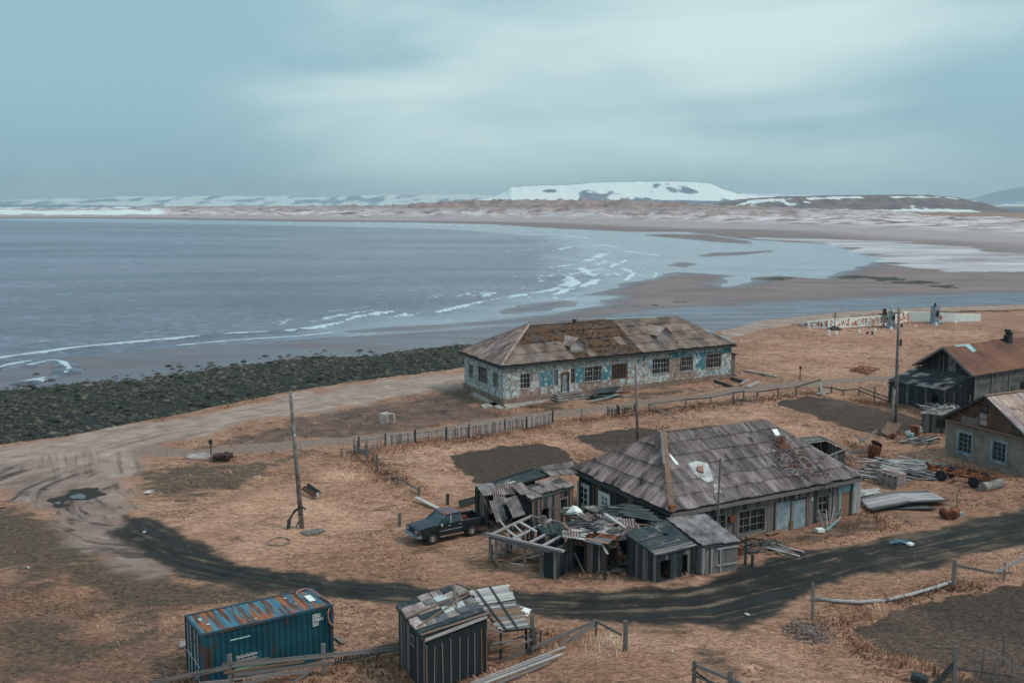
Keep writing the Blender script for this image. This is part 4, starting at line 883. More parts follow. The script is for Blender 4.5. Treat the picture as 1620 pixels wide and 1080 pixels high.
# broken chimney of brick, its rubble and the mortar patch
cb = rp(1235, 707); mb = MB(); mb.box(cb + Vector((0, 0, .05)), (.95, .8, .45), math.radians(29)); mb.build('chimney_base', brick_m, HH)
for k in range(5):
    for j in range(4):
        a = j * math.pi / 2 + .5; c_ = cb + Vector((math.cos(a) * .22, math.sin(a) * .22, .33 + k * .1)); mb = MB()
        if k == 4 and j in (1, 2): continue
        mb.box(c_, (.26, .13, .09), a + math.pi / 2 + k * .1); mb.build('brick', brick_m, HH)
mb = MB()
for i in range(230):
    t = random.random() ** .8; x = 1238 + 52 * t + random.gauss(0, 9 + 12 * t); y = 712 + 52 * t + random.gauss(0, 6 + 5 * t)
    c_ = rp(x, y, .13); s = random.uniform(.05, .14); mb.box(c_, (s * 1.8, s, s * .7), random.random() * 3, 0 if random.random() < .45 else 1)
o = mb.build('rubble', [brick_m, felt_patch]); tag(o, 'scattered broken bricks and slate crumbs below the chimney on the house roof', 'rubble', kind='stuff')
mb = MB(); pts = [(1088, 735), (1100, 731), (1118, 734), (1124, 748), (1128, 762), (1118, 765), (1098, 752)]
mb.prism([rp(x, y, .06) for x, y in reversed(pts)], nf * .07); mp = mb.build('mortar_patch', mortar, HH)
mb = MB(); mb.prism([rp(x, y, .06) for x, y in reversed([(1101, 741), (1110, 742), (1111, 751), (1102, 748)])], nf * .22); mb.build('chimney_stub', brick_m, mp)
mb = MB(); mb.prism([rp(x, y, .06) for x, y in reversed([(1127, 767), (1134, 768), (1142, 781), (1130, 781)])], nf * .06); mb.build('mortar_patch', mortar, HH)
mb = MB(); mb.prism([rp(x, y, .08) for x, y in reversed([(1057, 721), (1060, 720), (1073, 736), (1069, 737)])], nf * .04); mb.build('white_strip', white_paint, HH)
mb = MB(); mb.prism([rp(x, y, .09) for x, y in reversed([(1220, 681), (1228, 680), (1233, 690), (1226, 691)])], nf * .04); mb.build('white_strip', white_paint, HH)
# mast against the eave
mbp = vf.p(vf.at(1122, 815)[0], 0, .75); mt = MB(); zt = top(mbp, 724); mt.tube([mbp + Vector((0, 0, -.1)), mbp + Vector((.1, .1, zt))], [.075, .055], 8)
tag(mt.build('mast', wood_grey), 'thin bare wooden mast standing against the front eave of the hipped house', 'pole')

# ------------------------------------------------------------------ sheds crowding the house
def shed(name, label, cat, q, ms, bw=.2, inset=.12, sides='fbrl', zb=-.15, ops=None, miss=0.0, backing=wood_black, jt=0.0, lean=0.0, group=None):
    """q: roof corners FL, FR, BR, BL as (px, py, z)"""
    P = [g(*p) for p in q]; c = sum(P, Vector()) / 4; T = thing(name, label, cat, xy(P[0]), group)
    I = [xy(p + (c - p).normalized() * inset * 1.4) for p in P]; Zs = [p.z for p in P]; walls = {}
    for k, (i, j) in {'f': (0, 1), 'r': (1, 2), 'b': (2, 3), 'l': (3, 0)}.items():
        w = Wall(I[i], I[j]); walls[k] = w
        if k in sides:
            za, zb_ = Zs[i] - .06, Zs[j] - .06
            board_wall(T, w, zb, (lambda s, za=za, zb_=zb_, L=w.L: za + (zb_ - za) * s / L), bw, ms, (ops or {}).get(k, ()), miss=miss, backing=backing if k in 'fl' and not miss else None, jt=jt, lean=lean)
    return T, P, walls
T1, P1, W1 = shed('lean_to', 'lean-to with pale corrugated roof at the near corner of the hipped house', 'shed', [(1112, 865, 1.7), (1171, 857, 1.7), (1116, 813, 2.62), (1053, 820, 2.62)], [wood_grey, wood_pale, wood_grey])
mb = MB(); mb.hexa([p - up * .9 for p in P1], [p - up * .2 for p in P1]); mb.build('roof_frame', wood_dark, T1)
sheets(T1, P1, P1[0], P1[1], 1.05, 1.5, slate_pale, waves=7, amp=.03, jitter=.02)
plank('post', T1, W1['f'].p(-.02, -.2, .08), W1['f'].p(-.02, 1.6, .08), .16, .14, wood_pale, up=W1['f'].n)
for s in (.55, 1.15): plank('batten', T1, W1['f'].p(s, -.1, .06), W1['f'].p(s, 1.5, .06), .1, .05, wood_pale, up=W1['f'].n)
for h in (.45, 1.45): plank('rail', T1, W1['f'].p(.9, h, .07), W1['f'].p(W1['f'].L, h + .03, .07), .1, .05, wood_pale, up=W1['f'].n)
T2, P2, W2 = shed('felt_roof_shed', 'black felt-roofed shed left of the corrugated lean-to', 'shed', [(1038, 878, 1.7), (1103, 863, 1.7), (1053, 821, 2.6), (988, 843, 2.4)], [wood_black, wood_dark, wood_black, wood_grey],
                 ops={'f': [(.35, .95, .1, 1.25), (1.9, 2.3, .1, 1.3)]})
mb = MB(); mb.hexa([p - up * .7 for p in P2], [p + up * .2 for p in P2]); mb.build('roof_felt', felt_black, T2)
quad_boards(T2, [P2[0], P2[1], P2[1].lerp(P2[2], .16), P2[0].lerp(P2[3], .16)], 2, wood_grey, name='eave_board', ends=.05)
for k in range(9):
    f, h = random.uniform(.05, .6), random.uniform(.2, .8); a = P2[0].lerp(P2[3], h); b = P2[1].lerp(P2[2], h); mb = MB(); L = random.uniform(.2, .38)
    mb.beam(a.lerp(b, f) + up * .32, a.lerp(b, min(f + L, .98)) + up * .32, random.uniform(.12, .3), .02); mb.build('felt_scrap', felt_patch, T2)
plank('brace', T2, g(1008, 906, 0), g(1030, 888, .7), .09, .05, wood_grey)
# shed with rusty board roof
T3, P3, W3 = shed('board_roof_shed', 'board shed with a caved-in roof of rusty and grey planks beside the black felt roof', 'shed', [(900, 853, 1.75), (947, 861, 1.75), (984, 845, 1.9), (944, 816, 2.2)], [wood_dark, wood_grey, wood_dark, wood_brown],
                 ops={'f': [(.15, .75, 0, 1.45)], 'r': [(.9, 1.5, .1, 1.2)]}, bw=.17)
quad_boards(T3, P3, 9, [wood_grey, wood_pale, wood_dark, rust, wood_brown], 'u', jit=.25, ends=.3); quad_boards(T3, [P3[3], P3[2], P3[2] + Vector((-.9, 1.3, .35)), P3[3] + Vector((-.9, 1.4, .3))], 7, [wood_grey, wood_dark, wood_pale, felt_patch], 'v', jit=.3, ends=.3)
quad_boards(T3, [P3[0] + up, P3[1] + up, P3[1].lerp(P3[2], .4) + up, P3[0].lerp(P3[3], .4) + up], 3, [rust, wood_white, felt_patch], 'v', jit=.3)
plank('post', T3, W3['f'].p(.05, -.2, .06), W3['f'].p(.05, 1.7, .06), .14, .1, paint_blue, up=W3['f'].n)
plank('brace', T3, W3['f'].p(.2, 1.0, .05), W3['f'].p(.9, .0, .25), .12, .05, wood_grey)
# fallen roof between house wall and sheds
q = [g(960, 822, 2.1), g(1050, 822, 2.35), g(1005, 796, 2.3), g(945, 802, 2.0)]
T4 = thing('fallen_roof', 'collapsed heap of roof boards and felt lying between the house wall and the sheds', 'debris', xy(q[0]))
mb = MB(); mb.hexa([xy(p) - up for p in q], [p - up for p in q]); mb.build('rubble_core', wood_black, T4)
quad_boards(T4, q, 8, [wood_black, wood_dark, felt_patch, wood_brown], 'u', jit=.4, ends=.4)
for k in range(22):
    x, y = random.uniform(890, 1000), random.uniform(806, 836); a = g(x, y, random.uniform(1.7, 2.2)); an = random.random() * 6.28; L = random.uniform(.5, 1.5)
    plank('loose_board', T4, a, a + Vector((math.cos(an) * L, math.sin(an) * L, random.uniform(-.25, .15))), .15, .03, random.choice([wood_brown, wood_grey, wood_dark, wood_pale, wood_white]))
mb = MB(); pp = [g(889, 813, 1.8), g(895, 811, 2.2), g(906, 799, 2.6), g(912, 800, 2.6), g(934, 816, 1.9), g(932, 819, 1.7), g(915, 812, 1.9)]
ctr = g(911, 809, 2.5)
for i in range(len(pp)): mb.poly([pp[i], pp[(i + 1) % len(pp)], ctr])
for i in range(len(pp)): mb.poly([pp[(i + 1) % len(pp)] - up, pp[i] - up, ctr - up * 1.2])
tag(mb.build('tarpaulin', white_paint), 'crumpled white sheet draped over debris below the left house window', 'sheet')
for k in range(70):
    x, y = random.uniform(885, 1046), random.uniform(798, 862); z = 2.25 if y < 838 else 1.9; a = g(x, y, z + random.uniform(0, .2)); an = random.gauss(.5, .7) if random.random() < .6 else random.random() * 6.28; L = random.uniform(.4, 1.9)
    plank('loose_board', T4, a, a + Vector((math.cos(an) * L, math.sin(an) * L, random.uniform(-.25, .12))), random.uniform(.08, .22), .03, random.choice([wood_brown, wood_grey, wood_dark, wood_pale, wood_black, felt_patch, wood_dark]))
for k in range(9):
    x, y = random.uniform(895, 1000), random.uniform(802, 850); c0 = g(x, y, 2.1 + random.uniform(0, .2)); an = random.uniform(-40, 60); uu = U(an); vv = Vector((-uu.y * .9, uu.x * .9, random.uniform(-.1, .5)))
    p4 = [c0 - vv * .5 - uu * .5, c0 - vv * .5 + uu * .5, c0 + vv * .5 + uu * .5, c0 + vv * .5 - uu * .5]; sheets(T4, p4, p4[0], p4[1], 1, 1.2, random.choice([slate, felt_patch, slate]), waves=6, name='slate_sheet', off=.05)
for pts, n_, ms_, al, lf in (([(936, 832, 2.3), (968, 847, 2.2), (1000, 828, 2.3), (958, 811, 2.35)], 9, [wood_grey, wood_pale, wood_grey, slate_pale, wood_white], 'v', .25), ([(893, 850, 2.2), (926, 854, 2.2), (936, 838, 2.2), (897, 836, 2.2)], 7, [wood_pale, wood_white, wood_grey], 'u', .25),
        ([(922, 858, 2.2), (950, 862, 2.2), (986, 846, 2.25), (952, 840, 2.25)], 6, [rust, wood_brown, felt_patch, wood_pale], 'u', .3), ([(985, 815, 2.5), (1045, 826, 2.6), (1012, 800, 2.65), (985, 797, 2.5)], 5, [felt_grey, felt_grey, wood_dark], 'u', .15), ([(905, 828, 2.2), (940, 830, 2.2), (950, 814, 2.3), (915, 814, 2.3)], 6, [wood_dark, wood_brown, wood_dark, wood_grey], 'u', .1)):
    quad_boards(T4, [g(*p) for p in pts], n_, ms_, al, jit=lf, ends=.2)
plank('loose_board', T4, g(957, 812, 2.6), g(990, 834, 2.5), .22, .04, wood_white); plank('loose_board', T4, g(890, 826, 2.4), g(906, 842, 2.3), .2, .04, wood_brown)
# open ruined frame
rq = [(775, 846, 1.7), (878, 870, 1.7), (935, 838, 1.8), (840, 816, 1.8)]
TR = thing('ruined_shed_frame', 'roofless shed frame of pale bare beams right of the pickup truck', 'shed', xy(g(*rq[0])))
Q = [g(*p) for p in rq]
def bm(a, b, w=.16, t=.12, m=wood_pale, par=TR, name='beam', **k): plank(name, par, a, b, w, t, m, **k)
bm(Q[0] + Vector((-.2, .1, .05)), Q[1] + Vector((.5, -.3, .05)), .2, .14); bm(Q[0] - up * 1.5, Q[1] - up * 1.2 + Vector((-.3, .1, 0)), .14, .1, wood_grey); bm(Q[0] - up * .5 + Vector((0, .3, 0)), Q[1] - up * .5 + Vector((-.2, .3, 0)), .12, .1, wood_grey)
bm(Q[0], Q[3], .14); bm(Q[1], Q[2], .12, .12, wood_dark); bm(Q[3], Q[2], .14, .12, wood_grey)
for f in (.36, .62, .82): bm(Q[0].lerp(Q[1], f) + up, Q[3].lerp(Q[2], f) + up, .13, .1)
bm(g(803, 838, 1.8), g(825, 856, 1.7), .15, .06); bm(g(790, 822, 1.6), g(806, 842, 1.5), .12, .06, wood_pale); bm(g(822, 825, 1.9), g(848, 840, 1.9), .18, .06, wood_white); bm(g(812, 828, 1.9), g(826, 842, 1.8), .1, .06)
for f in (0, .1, .55, .8, 1.0):
    p = Q[0].lerp(Q[1], f); bm(xy(p, -.2), p, .15, .13, wood_grey, name='post')
for p in (Q[2], Q[3], Q[3].lerp(Q[2], .5), Q[0].lerp(Q[3], .5)): bm(xy(p, -.2), p, .15, .13, wood_dark, name='post')
wv = Wall(Q[1], Q[2]); board_wall(TR, wv, -.1, 1.6, .18, [wood_black, wood_dark], miss=.12); wv = Wall(Q[2], Q[3]); board_wall(TR, wv, -.1, 1.5, .2, [wood_dark, wood_black, wood_grey], miss=.15)
wv = Wall(Q[0].lerp(Q[1], .84), Q[1]); board_wall(TR, wv, -.1, 1.55, .2, [wood_black], miss=0)
wv = Wall(Q[3], Q[0]); board_wall(TR, wv, -.1, 1.1, .22, [wood_dark, wood_grey], miss=.55)
q5 = [g(862, 846, 1.85), g(905, 846, 1.85), g(912, 826, 2.0), g(848, 832, 2.0)]; mb = MB(); mb.hexa([p - up * .3 for p in q5], [p + up * .3 for p in q5]); mb.build('roof_felt', felt_black, TR)
quad_boards(TR, [p + up * .4 for p in q5], 7, [wood_dark, wood_grey], 'v', jit=.2, ends=.2, miss=.3)
mb = MB(); c_ = g(860, 835, 1.9); mb.tube([c_ - up, c_ + Vector((0, 0, .75))], .17, 10); mb.build('stovepipe', beam_grey, TR)
for k in range(26):
    x, y = random.uniform(785, 900), random.uniform(866, 895); a = g(x, y, random.uniform(.05, .35)); an = random.random() * 3; L = random.uniform(.4, 1.4)
    plank('loose_board', TR, a, a + Vector((math.cos(an) * L, math.sin(an) * L * .6, random.uniform(-.05, .15))), .13, .03, random.choice([wood_grey, wood_pale, wood_dark, wood_brown]))
# long outbuilding left of the house
T6, P6, W6 = shed('outbuilding', 'dark board outbuilding with sagging slate roof against the left house wall', 'shed', [(840, 792, 2.2), (910, 769, 2.35), (886, 755, 2.75), (812, 772, 2.45)], [wood_dark, wood_black, wood_grey, wood_brown], bw=.17,
                 ops={'f': [(.9, 1.5, .5, 1.4), (2.6, 3.2, .9, 1.7)]}, sides='frb')
sheets(T6, P6, P6[0], P6[1], 1.0, 1.1, slate, waves=7, jitter=.06, lift=.06, amp=.03, skip=lambda c, r: random.random() < .06)
mb = MB(); mb.hexa([p - up * .9 for p in P6], [p - up * .2 for p in P6]); mb.build('roof_frame', wood_dark, T6)
o = (2.6, 3.2, .9, 1.7); window(T6, W6['f'], o, wood_grey, glass, vs=(), hs=(), casing=.1)
T7 = thing('collapsed_barn', 'collapsed barn end with tumbled slate sheets behind the pickup truck bed', 'shed', xy(g(770, 830)))
a, b, c_, d = g(753, 772, 2.1), g(845, 742, 2.5), g(868, 752, 2.5), g(768, 782, 2.1)
mb = MB(); mb.hexa([p - up for p in (d, c_, b, a)], [p + up * .3 for p in (d, c_, b, a)]); mb.build('roof_felt', felt_black, T7); 
for p, q in ((a, b), (d, c_)): plank('beam', T7, p + up * .6, q + up * .6, .14, .1, wood_dark)
plank('roof_board', T7, g(790, 768, 2.3), g(815, 761, 2.45), .25, .03, wood_white)
e = [g(848, 742, 2.5), g(870, 754, 2.5), g(893, 748, 2.5), g(868, 734, 2.6)]; mb = MB(); mb.hexa([p - up * .2 for p in e], [p + up * .3 for p in e]); mb.build('roof_felt', felt_black, T7)
e = [g(860, 744, 2.6), g(918, 740, 2.7), g(905, 733, 2.75), g(850, 739, 2.6)]
e = [g(872, 757, 2.45), g(915, 752, 2.5), g(905, 733, 2.7), g(852, 741, 2.65)]; sheets(T7, e, e[0], e[1], 1.0, 1.1, slate, waves=8, amp=.03, jitter=.05, off=.05)
for p, h in ((a, 2.1), (d, 2.1), (g(756, 775, 2.1), 2.1), (a.lerp(b, .5), 2.2), (b, 2.4)): plank('post', T7, xy(p, -.2), xy(p, h), .16, .14, wood_dark, up=(1, 0, 0))
wv = Wall(xy(a), xy(d) + (xy(d) - xy(a)) * .3); board_wall(T7, wv, -.1, 2.0, .18, [wood_dark, wood_grey, wood_brown], miss=.25, lean=.1)
wv = Wall(xy(b), xy(a)); board_wall(T7, wv, -.1, 2.1, .2, [wood_dark, wood_black], backing=None)
q = [g(820, 790, 2.0), g(846, 806, 1.2), g(868, 778, 2.1), g(835, 764, 2.3)]
q = [g(803, 780, 2.2), g(838, 814, 1.0), g(852, 787, 2.0), g(812, 765, 2.3)]; mb = MB(); mb.hexa([p - up * .4 for p in q], [p for p in q]); mb.build('felt_slab', felt_grey, T7)
for (x, y, z, wx, an, tl, m) in ((772, 777, 2.25, 1.2, 22, .3, slate_pale), (786, 808, 1.5, .9, 38, 1.0, slate_pale), (812, 803, 1.7, 1.1, 45, .95, slate_pale), (790, 789, 2.0, .8, 5, .5, slate), (800, 777, 2.3, 1.0, 10, .3, slate), (768, 797, 1.5, .7, 70, 1.1, slate), (824, 776, 2.5, .9, 30, .3, slate)):
    c0 = g(x, y, z); uu = U(an); vv = Vector((-uu.y * math.cos(tl), uu.x * math.cos(tl), math.sin(tl)))
    p4 = [c0 - vv * .7 - uu * wx / 2, c0 - vv * .7 + uu * wx / 2, c0 + vv * .7 + uu * wx / 2, c0 + vv * .7 - uu * wx / 2]; sheets(T7, p4, p4[0], p4[1], wx, 1.4, m, waves=6, amp=.035, name='slate_sheet', off=.1)
for k in range(40):
    x, y = random.uniform(758, 850), random.uniform(775, 848); z = max(.1, 2.0 * (845 - y) / 80) * random.uniform(.5, 1); a_ = g(x, y, z); an = random.random() * 6.28; L = random.uniform(.5, 1.7)
    plank('loose_board', T7, a_, a_ + Vector((math.cos(an) * L, math.sin(an) * L, random.uniform(-1.0, .6) * .8)), .12, .03, random.choice([wood_grey, wood_pale, wood_dark, wood_brown, wood_dark]))
mb = MB(); mb.hexa([g(770, 822, 0), g(850, 832, 0), g(858, 812, 0), g(790, 800, 0)], [g(778, 808, .8), g(845, 818, .7), g(852, 800, 1.0), g(790, 790, 1.2)]); mb.build('rubble_core', wood_black, T7)
# roofless board pen behind the house
T8, P8, W8 = shed('board_pen', 'roofless grey board pen behind the right slope of the hipped house', 'shed', [(1308, 724, 1.5), (1340, 711, 1.5), (1299, 692, 1.6), (1264, 694, 1.6)], [wood_grey, wood_dark, wood_dark], sides='frbl', backing=None)
for i, j in ((0, 1), (1, 2), (2, 3), (3, 0)): plank('beam', T8, P8[i] + up, P8[j] + up, .14, .08, wood_grey)
quad_boards(T8, [P8[3].lerp(P8[0], .3), P8[2].lerp(P8[1], .3), P8[2], P8[3]], 5, [wood_grey, wood_dark], 'u')
# ------------------------------------------------------------------ barn with rusty roof, right
B0 = g(1543, 594, 4.2); B3 = g(1449, 577, 4.2); ub = U(33); wbn = (B3 - B0).normalized(); Lb = 20
AP = (B0 + B3) / 2; AP.z = top(xy(AP), 549); B1 = B0 + ub * Lb; B2 = B3 + ub * Lb; AP2 = AP + ub * Lb
BN = thing('rusty_roof_barn', 'long dark timber building with rust-brown metal roof at the right edge', 'building', xy(B0))
c0, c1, c3 = xy(B0 + ub * .5 + wbn * .4), xy(B1 + wbn * .4), xy(B3 + ub * .5 - wbn * .4); c2 = c3 + ub * (Lb - .5)
bf, bg_, bb = Wall(c0, c1), Wall(c3, c0), Wall(c2, c3)
obf = [bf.op(1553, 627, 1562, 647), bf.op(1583, 613, 1594, 634), bf.op(1613, 604, 1624, 626)]
obf = [o for o in obf]
z = 0.0; hh = .28
solid_wall(BN, bf, -.2, 4.15, obf, [board_h], .1)
for k in range(14):
    z0 = .1 + k * hh; segs = [(0, bf.L)]
    for o in obf:
        if o[2] - .1 < z0 < o[3] + .1: segs = [s for (x, y) in segs for s in ((x, o[0] - .1), (o[1] + .1, y)) if s[1] - s[0] > .1 and not (s[0] > y or s[1] < x)]
    for x, y in segs:
        x = max(0, x); y = min(bf.L, y)
        if y > x + .1: plank('plank', BN, bf.p(x, z0 + .12, .03), bf.p(y, z0 + .12, .03), hh - .02, .03, board_h, up=bf.n, var=0)
for o in obf: window(BN, bf, o, wood_dark, glass, vs=(.5,), hs=(.5,), casing=.12, depth=.02)
for s in (0.05, 2.9, 6.0, 9.0): plank('post', BN, bf.p(s, -.2, .08), bf.p(s, 4.1, .08), .16, .1, wood_grey, up=bf.n)
board_wall(BN, bb, -.2, 4.1, 1.5, [wood_dark]); ag = AP.z
zt_g = lambda s: 4.15 + (ag - 4.25) * (1 - abs(s - bg_.L / 2) / (bg_.L / 2))
board_wall(BN, bg_, -.2, zt_g, .26, [wood_black, wood_black, wood_dark], backing=wood_black)
s, _ = bg_.at(1507, 575); plank('hatch', BN, bg_.p(s, 4.1, .06), bg_.p(s, zt_g(s) - .3, .06), .95, .04, wood_grey, up=bg_.n)
for px in (1487, 1493): s, _ = bg_.at(px, 575); plank('batten', BN, bg_.p(s, 3.9, .05), bg_.p(s, zt_g(s) - .1, .05), .1, .04, wood_grey, up=bg_.n)
mb = MB(); tk = Vector((0, 0, -.1)); ov = -ub * .5
for p, q, r, s_ in ((B0 + ov, B1, AP2, AP + ov), (AP + ov, AP2, B2, B3 + ov)): mb.hexa([p + tk, q + tk, r + tk, s_ + tk], [p, q, r, s_])
mb.build('roof_frame', wood_dark, BN)
nb = (B1 - B0).cross(AP - B0).normalized()
for r in range(2):
    for c in range(9):
        f0, f1 = c / 9, (c + 1) / 9 - .002; g0, g1 = r / 2, (r + 1) / 2 + (.02 if r == 0 else 0); P_ = lambda f, h: (B0 + ov).lerp(B1, f).lerp((AP + ov).lerp(AP2, f), h)
        mb = MB(); l = nb * (.03 + .015 * (1 - r)); mb.hexa([P_(f0, g0), P_(f1, g0), P_(f1, g1), P_(f0, g1)], [P_(f0, g0) + l, P_(f1, g0) + l, P_(f1, g1) + l, P_(f0, g1) + l]); mb.build('roof_sheet', rust_roof, BN)
mb = MB(); mb.hexa([AP + ov, AP2, B2, B3 + ov], [p + Vector((0, 0, .04)) for p in (AP + ov, AP2, B2, B3 + ov)]); mb.build('roof_sheet', rust_roof, BN)
nbp = lambda x, y: onplane(x, y, B0, nb) + nb * .05
mb = MB(); mb.prism([nbp(x, y) for x, y in reversed([(1509, 547), (1533, 544.5), (1545, 556), (1538, 557.5), (1527, 548), (1512, 549)])], nb * .02); mb.build('roof_patch', cap_blue, BN)
cpt = nbp(1594, 540); mb = MB(); mb.box(cpt + Vector((0, 0, .2)), (.7, .6, .9), .5); mb.box(cpt + Vector((.1, 0, .85)), (.9, .6, .25), .9); mb.box(cpt + Vector((-.05, .1, 1.1)), (.4, .5, .3), .2); mb.box(cpt + Vector((-1.0, .1, .0)), (1.3, .5, .25), .3); mb.box(cpt + Vector((-.6, -.1, .15)), (.5, .4, .25), 1.0); mb.build('chimney', dark_iron, BN)
for p, q in ((B0 + ov, AP + ov), (B3 + ov, AP + ov)): plank('barge_board', BN, p - ub * .04, q - ub * .04, .24, .05, wood_grey, up=ub)
# lean-to porch on its gable
zp = bg_.at(1453, 579)[1], bg_.at(1541, 597)[1]
T9, P9, W9 = shed('porch_shed', 'low dark lean-to with patchy felt roof on the gable of the rusty roofed barn', 'shed', [(1404, 602, 2.3), (1496, 618, 2.2), (1541, 597, zp[1]), (1453, 579, zp[0])], [wood_black, wood_dark, wood_black], bw=.22,
                 ops={'f': [(5.0, 5.6, .8, 1.6)]}, sides='fr')
mb = MB(); mb.hexa([p - up * 3.2 for p in P9], [p - up * 2.2 for p in P9]); mb.build('roof_felt', felt_black, T9)
n9 = (P9[1] - P9[0]).cross(P9[3] - P9[0]).normalized(); n9 = n9 if n9.z > 0 else -n9
for i in range(7):
    for j in range(10):
        if random.random() < .08: continue
        f0, h0 = j / 10, i / 7; P_ = lambda f, h: P9[0].lerp(P9[1], f).lerp(P9[3].lerp(P9[2], f), h)
        a, b, c_, d = P_(f0 + .004, h0 - .01), P_(f0 + .096, h0 - .01), P_(f0 + .096, h0 + .15), P_(f0 + .004, h0 + .15); l = n9 * .05
        lt = (i < 2 and random.random() < .6) or (j > 5 and i < 5 and random.random() < .6) or (j < 4 and i > 2 and random.random() < .35)
        mb = MB(); mb.hexa([a + l, b + l, c_ + l, d + l], [p + l * 1.6 for p in (a, b, c_, d)]); mb.build('roof_tile', slate_pale if lt else felt_grey, T9)
for w, ss_ in ((W9['f'], (.1, 2.2, 4.3, 6.4)), (W9['r'], (1.0, 2.6))):
    for s in ss_: plank('post', T9, w.p(s, -.2, .05), w.p(s, 2.1, .05), .12, .08, wood_grey, up=w.n)
# ------------------------------------------------------------------ plaster house with brown gable
A0 = g(1488, 662, 3.05); mid = g(1556, 679, 3.05); A1 = A0 + (mid - A0) * 2; uh = U(27); AH = mid.copy(); AH.z = top(xy(mid), 627); Lh = 14
PH = thing('plaster_house', 'grey plaster house with brown gable and two barred windows at the right edge', 'house', xy(A0))
dg = (A1 - A0).normalized(); gw = Wall(xy(A0 + dg * .35 + uh * .35), xy(A1 - dg * .35 + uh * .35)); rw = Wall(gw.B, gw.B + uh * Lh); bw_ = Wall(gw.A + uh * Lh, gw.A)
oph = [gw.op(1516, 685, 1537, 716), gw.op(1570, 699, 1591, 730)]
solid_wall(PH, gw, -.3, 3.05, oph, [plaster_old], .25); solid_wall(PH, rw, -.3, 3.05, [], [plaster_old]); solid_wall(PH, bw_, -.3, 3.05, [], [plaster_old])
for o in oph: window(PH, gw, o, zinc, glass, vs=(.33, .66), hs=(.25, .5, .75), casing=.16, bars=.05, fw=.08)
for o in oph:
    for k in range(6): plank('bar', PH, gw.p(o[0] + (o[1] - o[0]) * (k + .5) / 6, o[2] + .08, -.02), gw.p(o[0] + (o[1] - o[0]) * (k + .5) / 6, o[3] - .08, -.02), .03, .02, wood_dark, up=gw.n)
gt = lambda s: 3.1 + (AH.z - 3.2) * (1 - abs(s - gw.L / 2) / (gw.L / 2))
gw2 = Wall(gw.A + gw.n * .06, gw.B + gw.n * .06)
board_wall(PH, gw2, 3.2, gt, .5, [gable_brown], gap=.004, backing=None)
mb = MB(); mb.poly([gw.p(0, 3.05), gw.p(gw.L, 3.05), gw.p(gw.L / 2, AH.z - .1)]); mb.build('gable_lining', gable_brown, PH)
plank('cornice', PH, gw.p(-.35, 3.08, .15), gw.p(gw.L + .3, 3.08, .15), .42, .08, wood_brown, var=0)
o = gw2.op(1550, 641, 1563, 652); window(PH, gw2, (o[0], o[1], o[2], o[3]), wood_dark, glass, vs=(.5,), hs=(), depth=-.05, casing=.06)
for y0, y1 in ((654, 662), (664, 672)):
    o = gw2.op(1551, y0, 1562, y1); plank('hatch_panel', PH, gw2.p(o[0], (o[2] + o[3]) / 2, .05), gw2.p(o[1], (o[2] + o[3]) / 2, .05), o[3] - o[2], .03, concrete, up=gw.n, var=0)
o = gw2.op(1522, 658, 1549, 669); plank('faded_panel', PH, gw2.p(o[0], (o[2] + o[3]) / 2 - .1, .03), gw2.p(o[1], (o[2] + o[3]) / 2 - .1, .03), o[3] - o[2], .02, plaster_old, up=gw.n, var=0)
Ar1, Ar0, Aa = A1 + uh * Lh, A0 + uh * Lh, AH + uh * Lh; oh = -uh * .1
mb = MB()
for p, q, r, s_ in ((A1 + oh, Ar1, Aa, AH + oh), (AH + oh, Aa, Ar0, A0 + oh)): mb.hexa([p + tk, q + tk, r + tk, s_ + tk], [p, q, r, s_])
mb.build('roof_frame', wood_dark, PH)
for c in range(12):
    f0, f1 = c / 12, (c + 1) / 12 - .003
    for r in range(2):
        P_ = lambda f, h: (A1 + oh).lerp(Ar1, f).lerp((AH + oh).lerp(Aa, f), h); h0, h1 = r / 2, (r + 1) / 2 + .02 * (1 - r); l = Vector((0, 0, .05 + .02 * (c % 2) + .02 * (1 - r)))
        mb = MB(); mb.hexa([P_(f0, h0), P_(f1, h0), P_(f1, h1), P_(f0, h1)], [P_(f0, h0) + l, P_(f1, h0) + l, P_(f1, h1) + l, P_(f0, h1) + l]); mb.build('roof_sheet', slate_lichen if c % 3 else slate, PH)
mb = MB(); mb.hexa([AH + oh, Aa, Ar0, A0 + oh], [p + Vector((0, 0, .06)) for p in (AH + oh, Aa, Ar0, A0 + oh)]); mb.build('roof_sheet', slate, PH)
plank('ridge_board', PH, AH + oh + up, Aa + up, .3, .06, wood_brown)
for p, q in ((A0, AH), (A1, AH)): plank('barge_board', PH, p + oh * 1.6, q + oh * 1.6, .22, .05, wood_dark, up=uh)
# small flat shed between them
T10, P10, W10 = shed('small_shed', 'small flat-roofed grey shed with one window beside the plaster house', 'shed', [(1456, 653, 1.85), (1497, 657, 1.8), (1545, 645, 2.0), (1480, 642, 2.0)], [wood_grey, wood_dark, wood_grey], bw=.2, ops={'f': [(1.3, 2.0, .6, 1.3)]}, sides='flr')
mb = MB(); mb.hexa([p - up * .8 for p in P10], [p + up * .2 for p in P10]); mb.build('roof', beam_grey, T10)
window(T10, W10['f'], (1.3, 2.0, .6, 1.3), wood_dark, glass, vs=(.5,), hs=(), casing=.08)
T11 = thing('board_heap', 'heap of loose boards and turquoise scraps on the small shed roof', 'boards', xy(g(1490, 648, 2.0), 2.0))
for k in range(40):
    x, y = random.uniform(1462, 1520), random.uniform(640, 653); a = g(x, y, 2.02 + random.uniform(0, .3)); an = random.random() * 3.1; L = random.uniform(.5, 1.6)
    plank('board', T11, a, a + Vector((math.cos(an) * L, math.sin(an) * L, random.uniform(-.05, .12))), .14, .03, random.choice([wood_grey, wood_pale, wood_grey, wood_dark, wood_brown] if k % 12 else [wood_teal]))

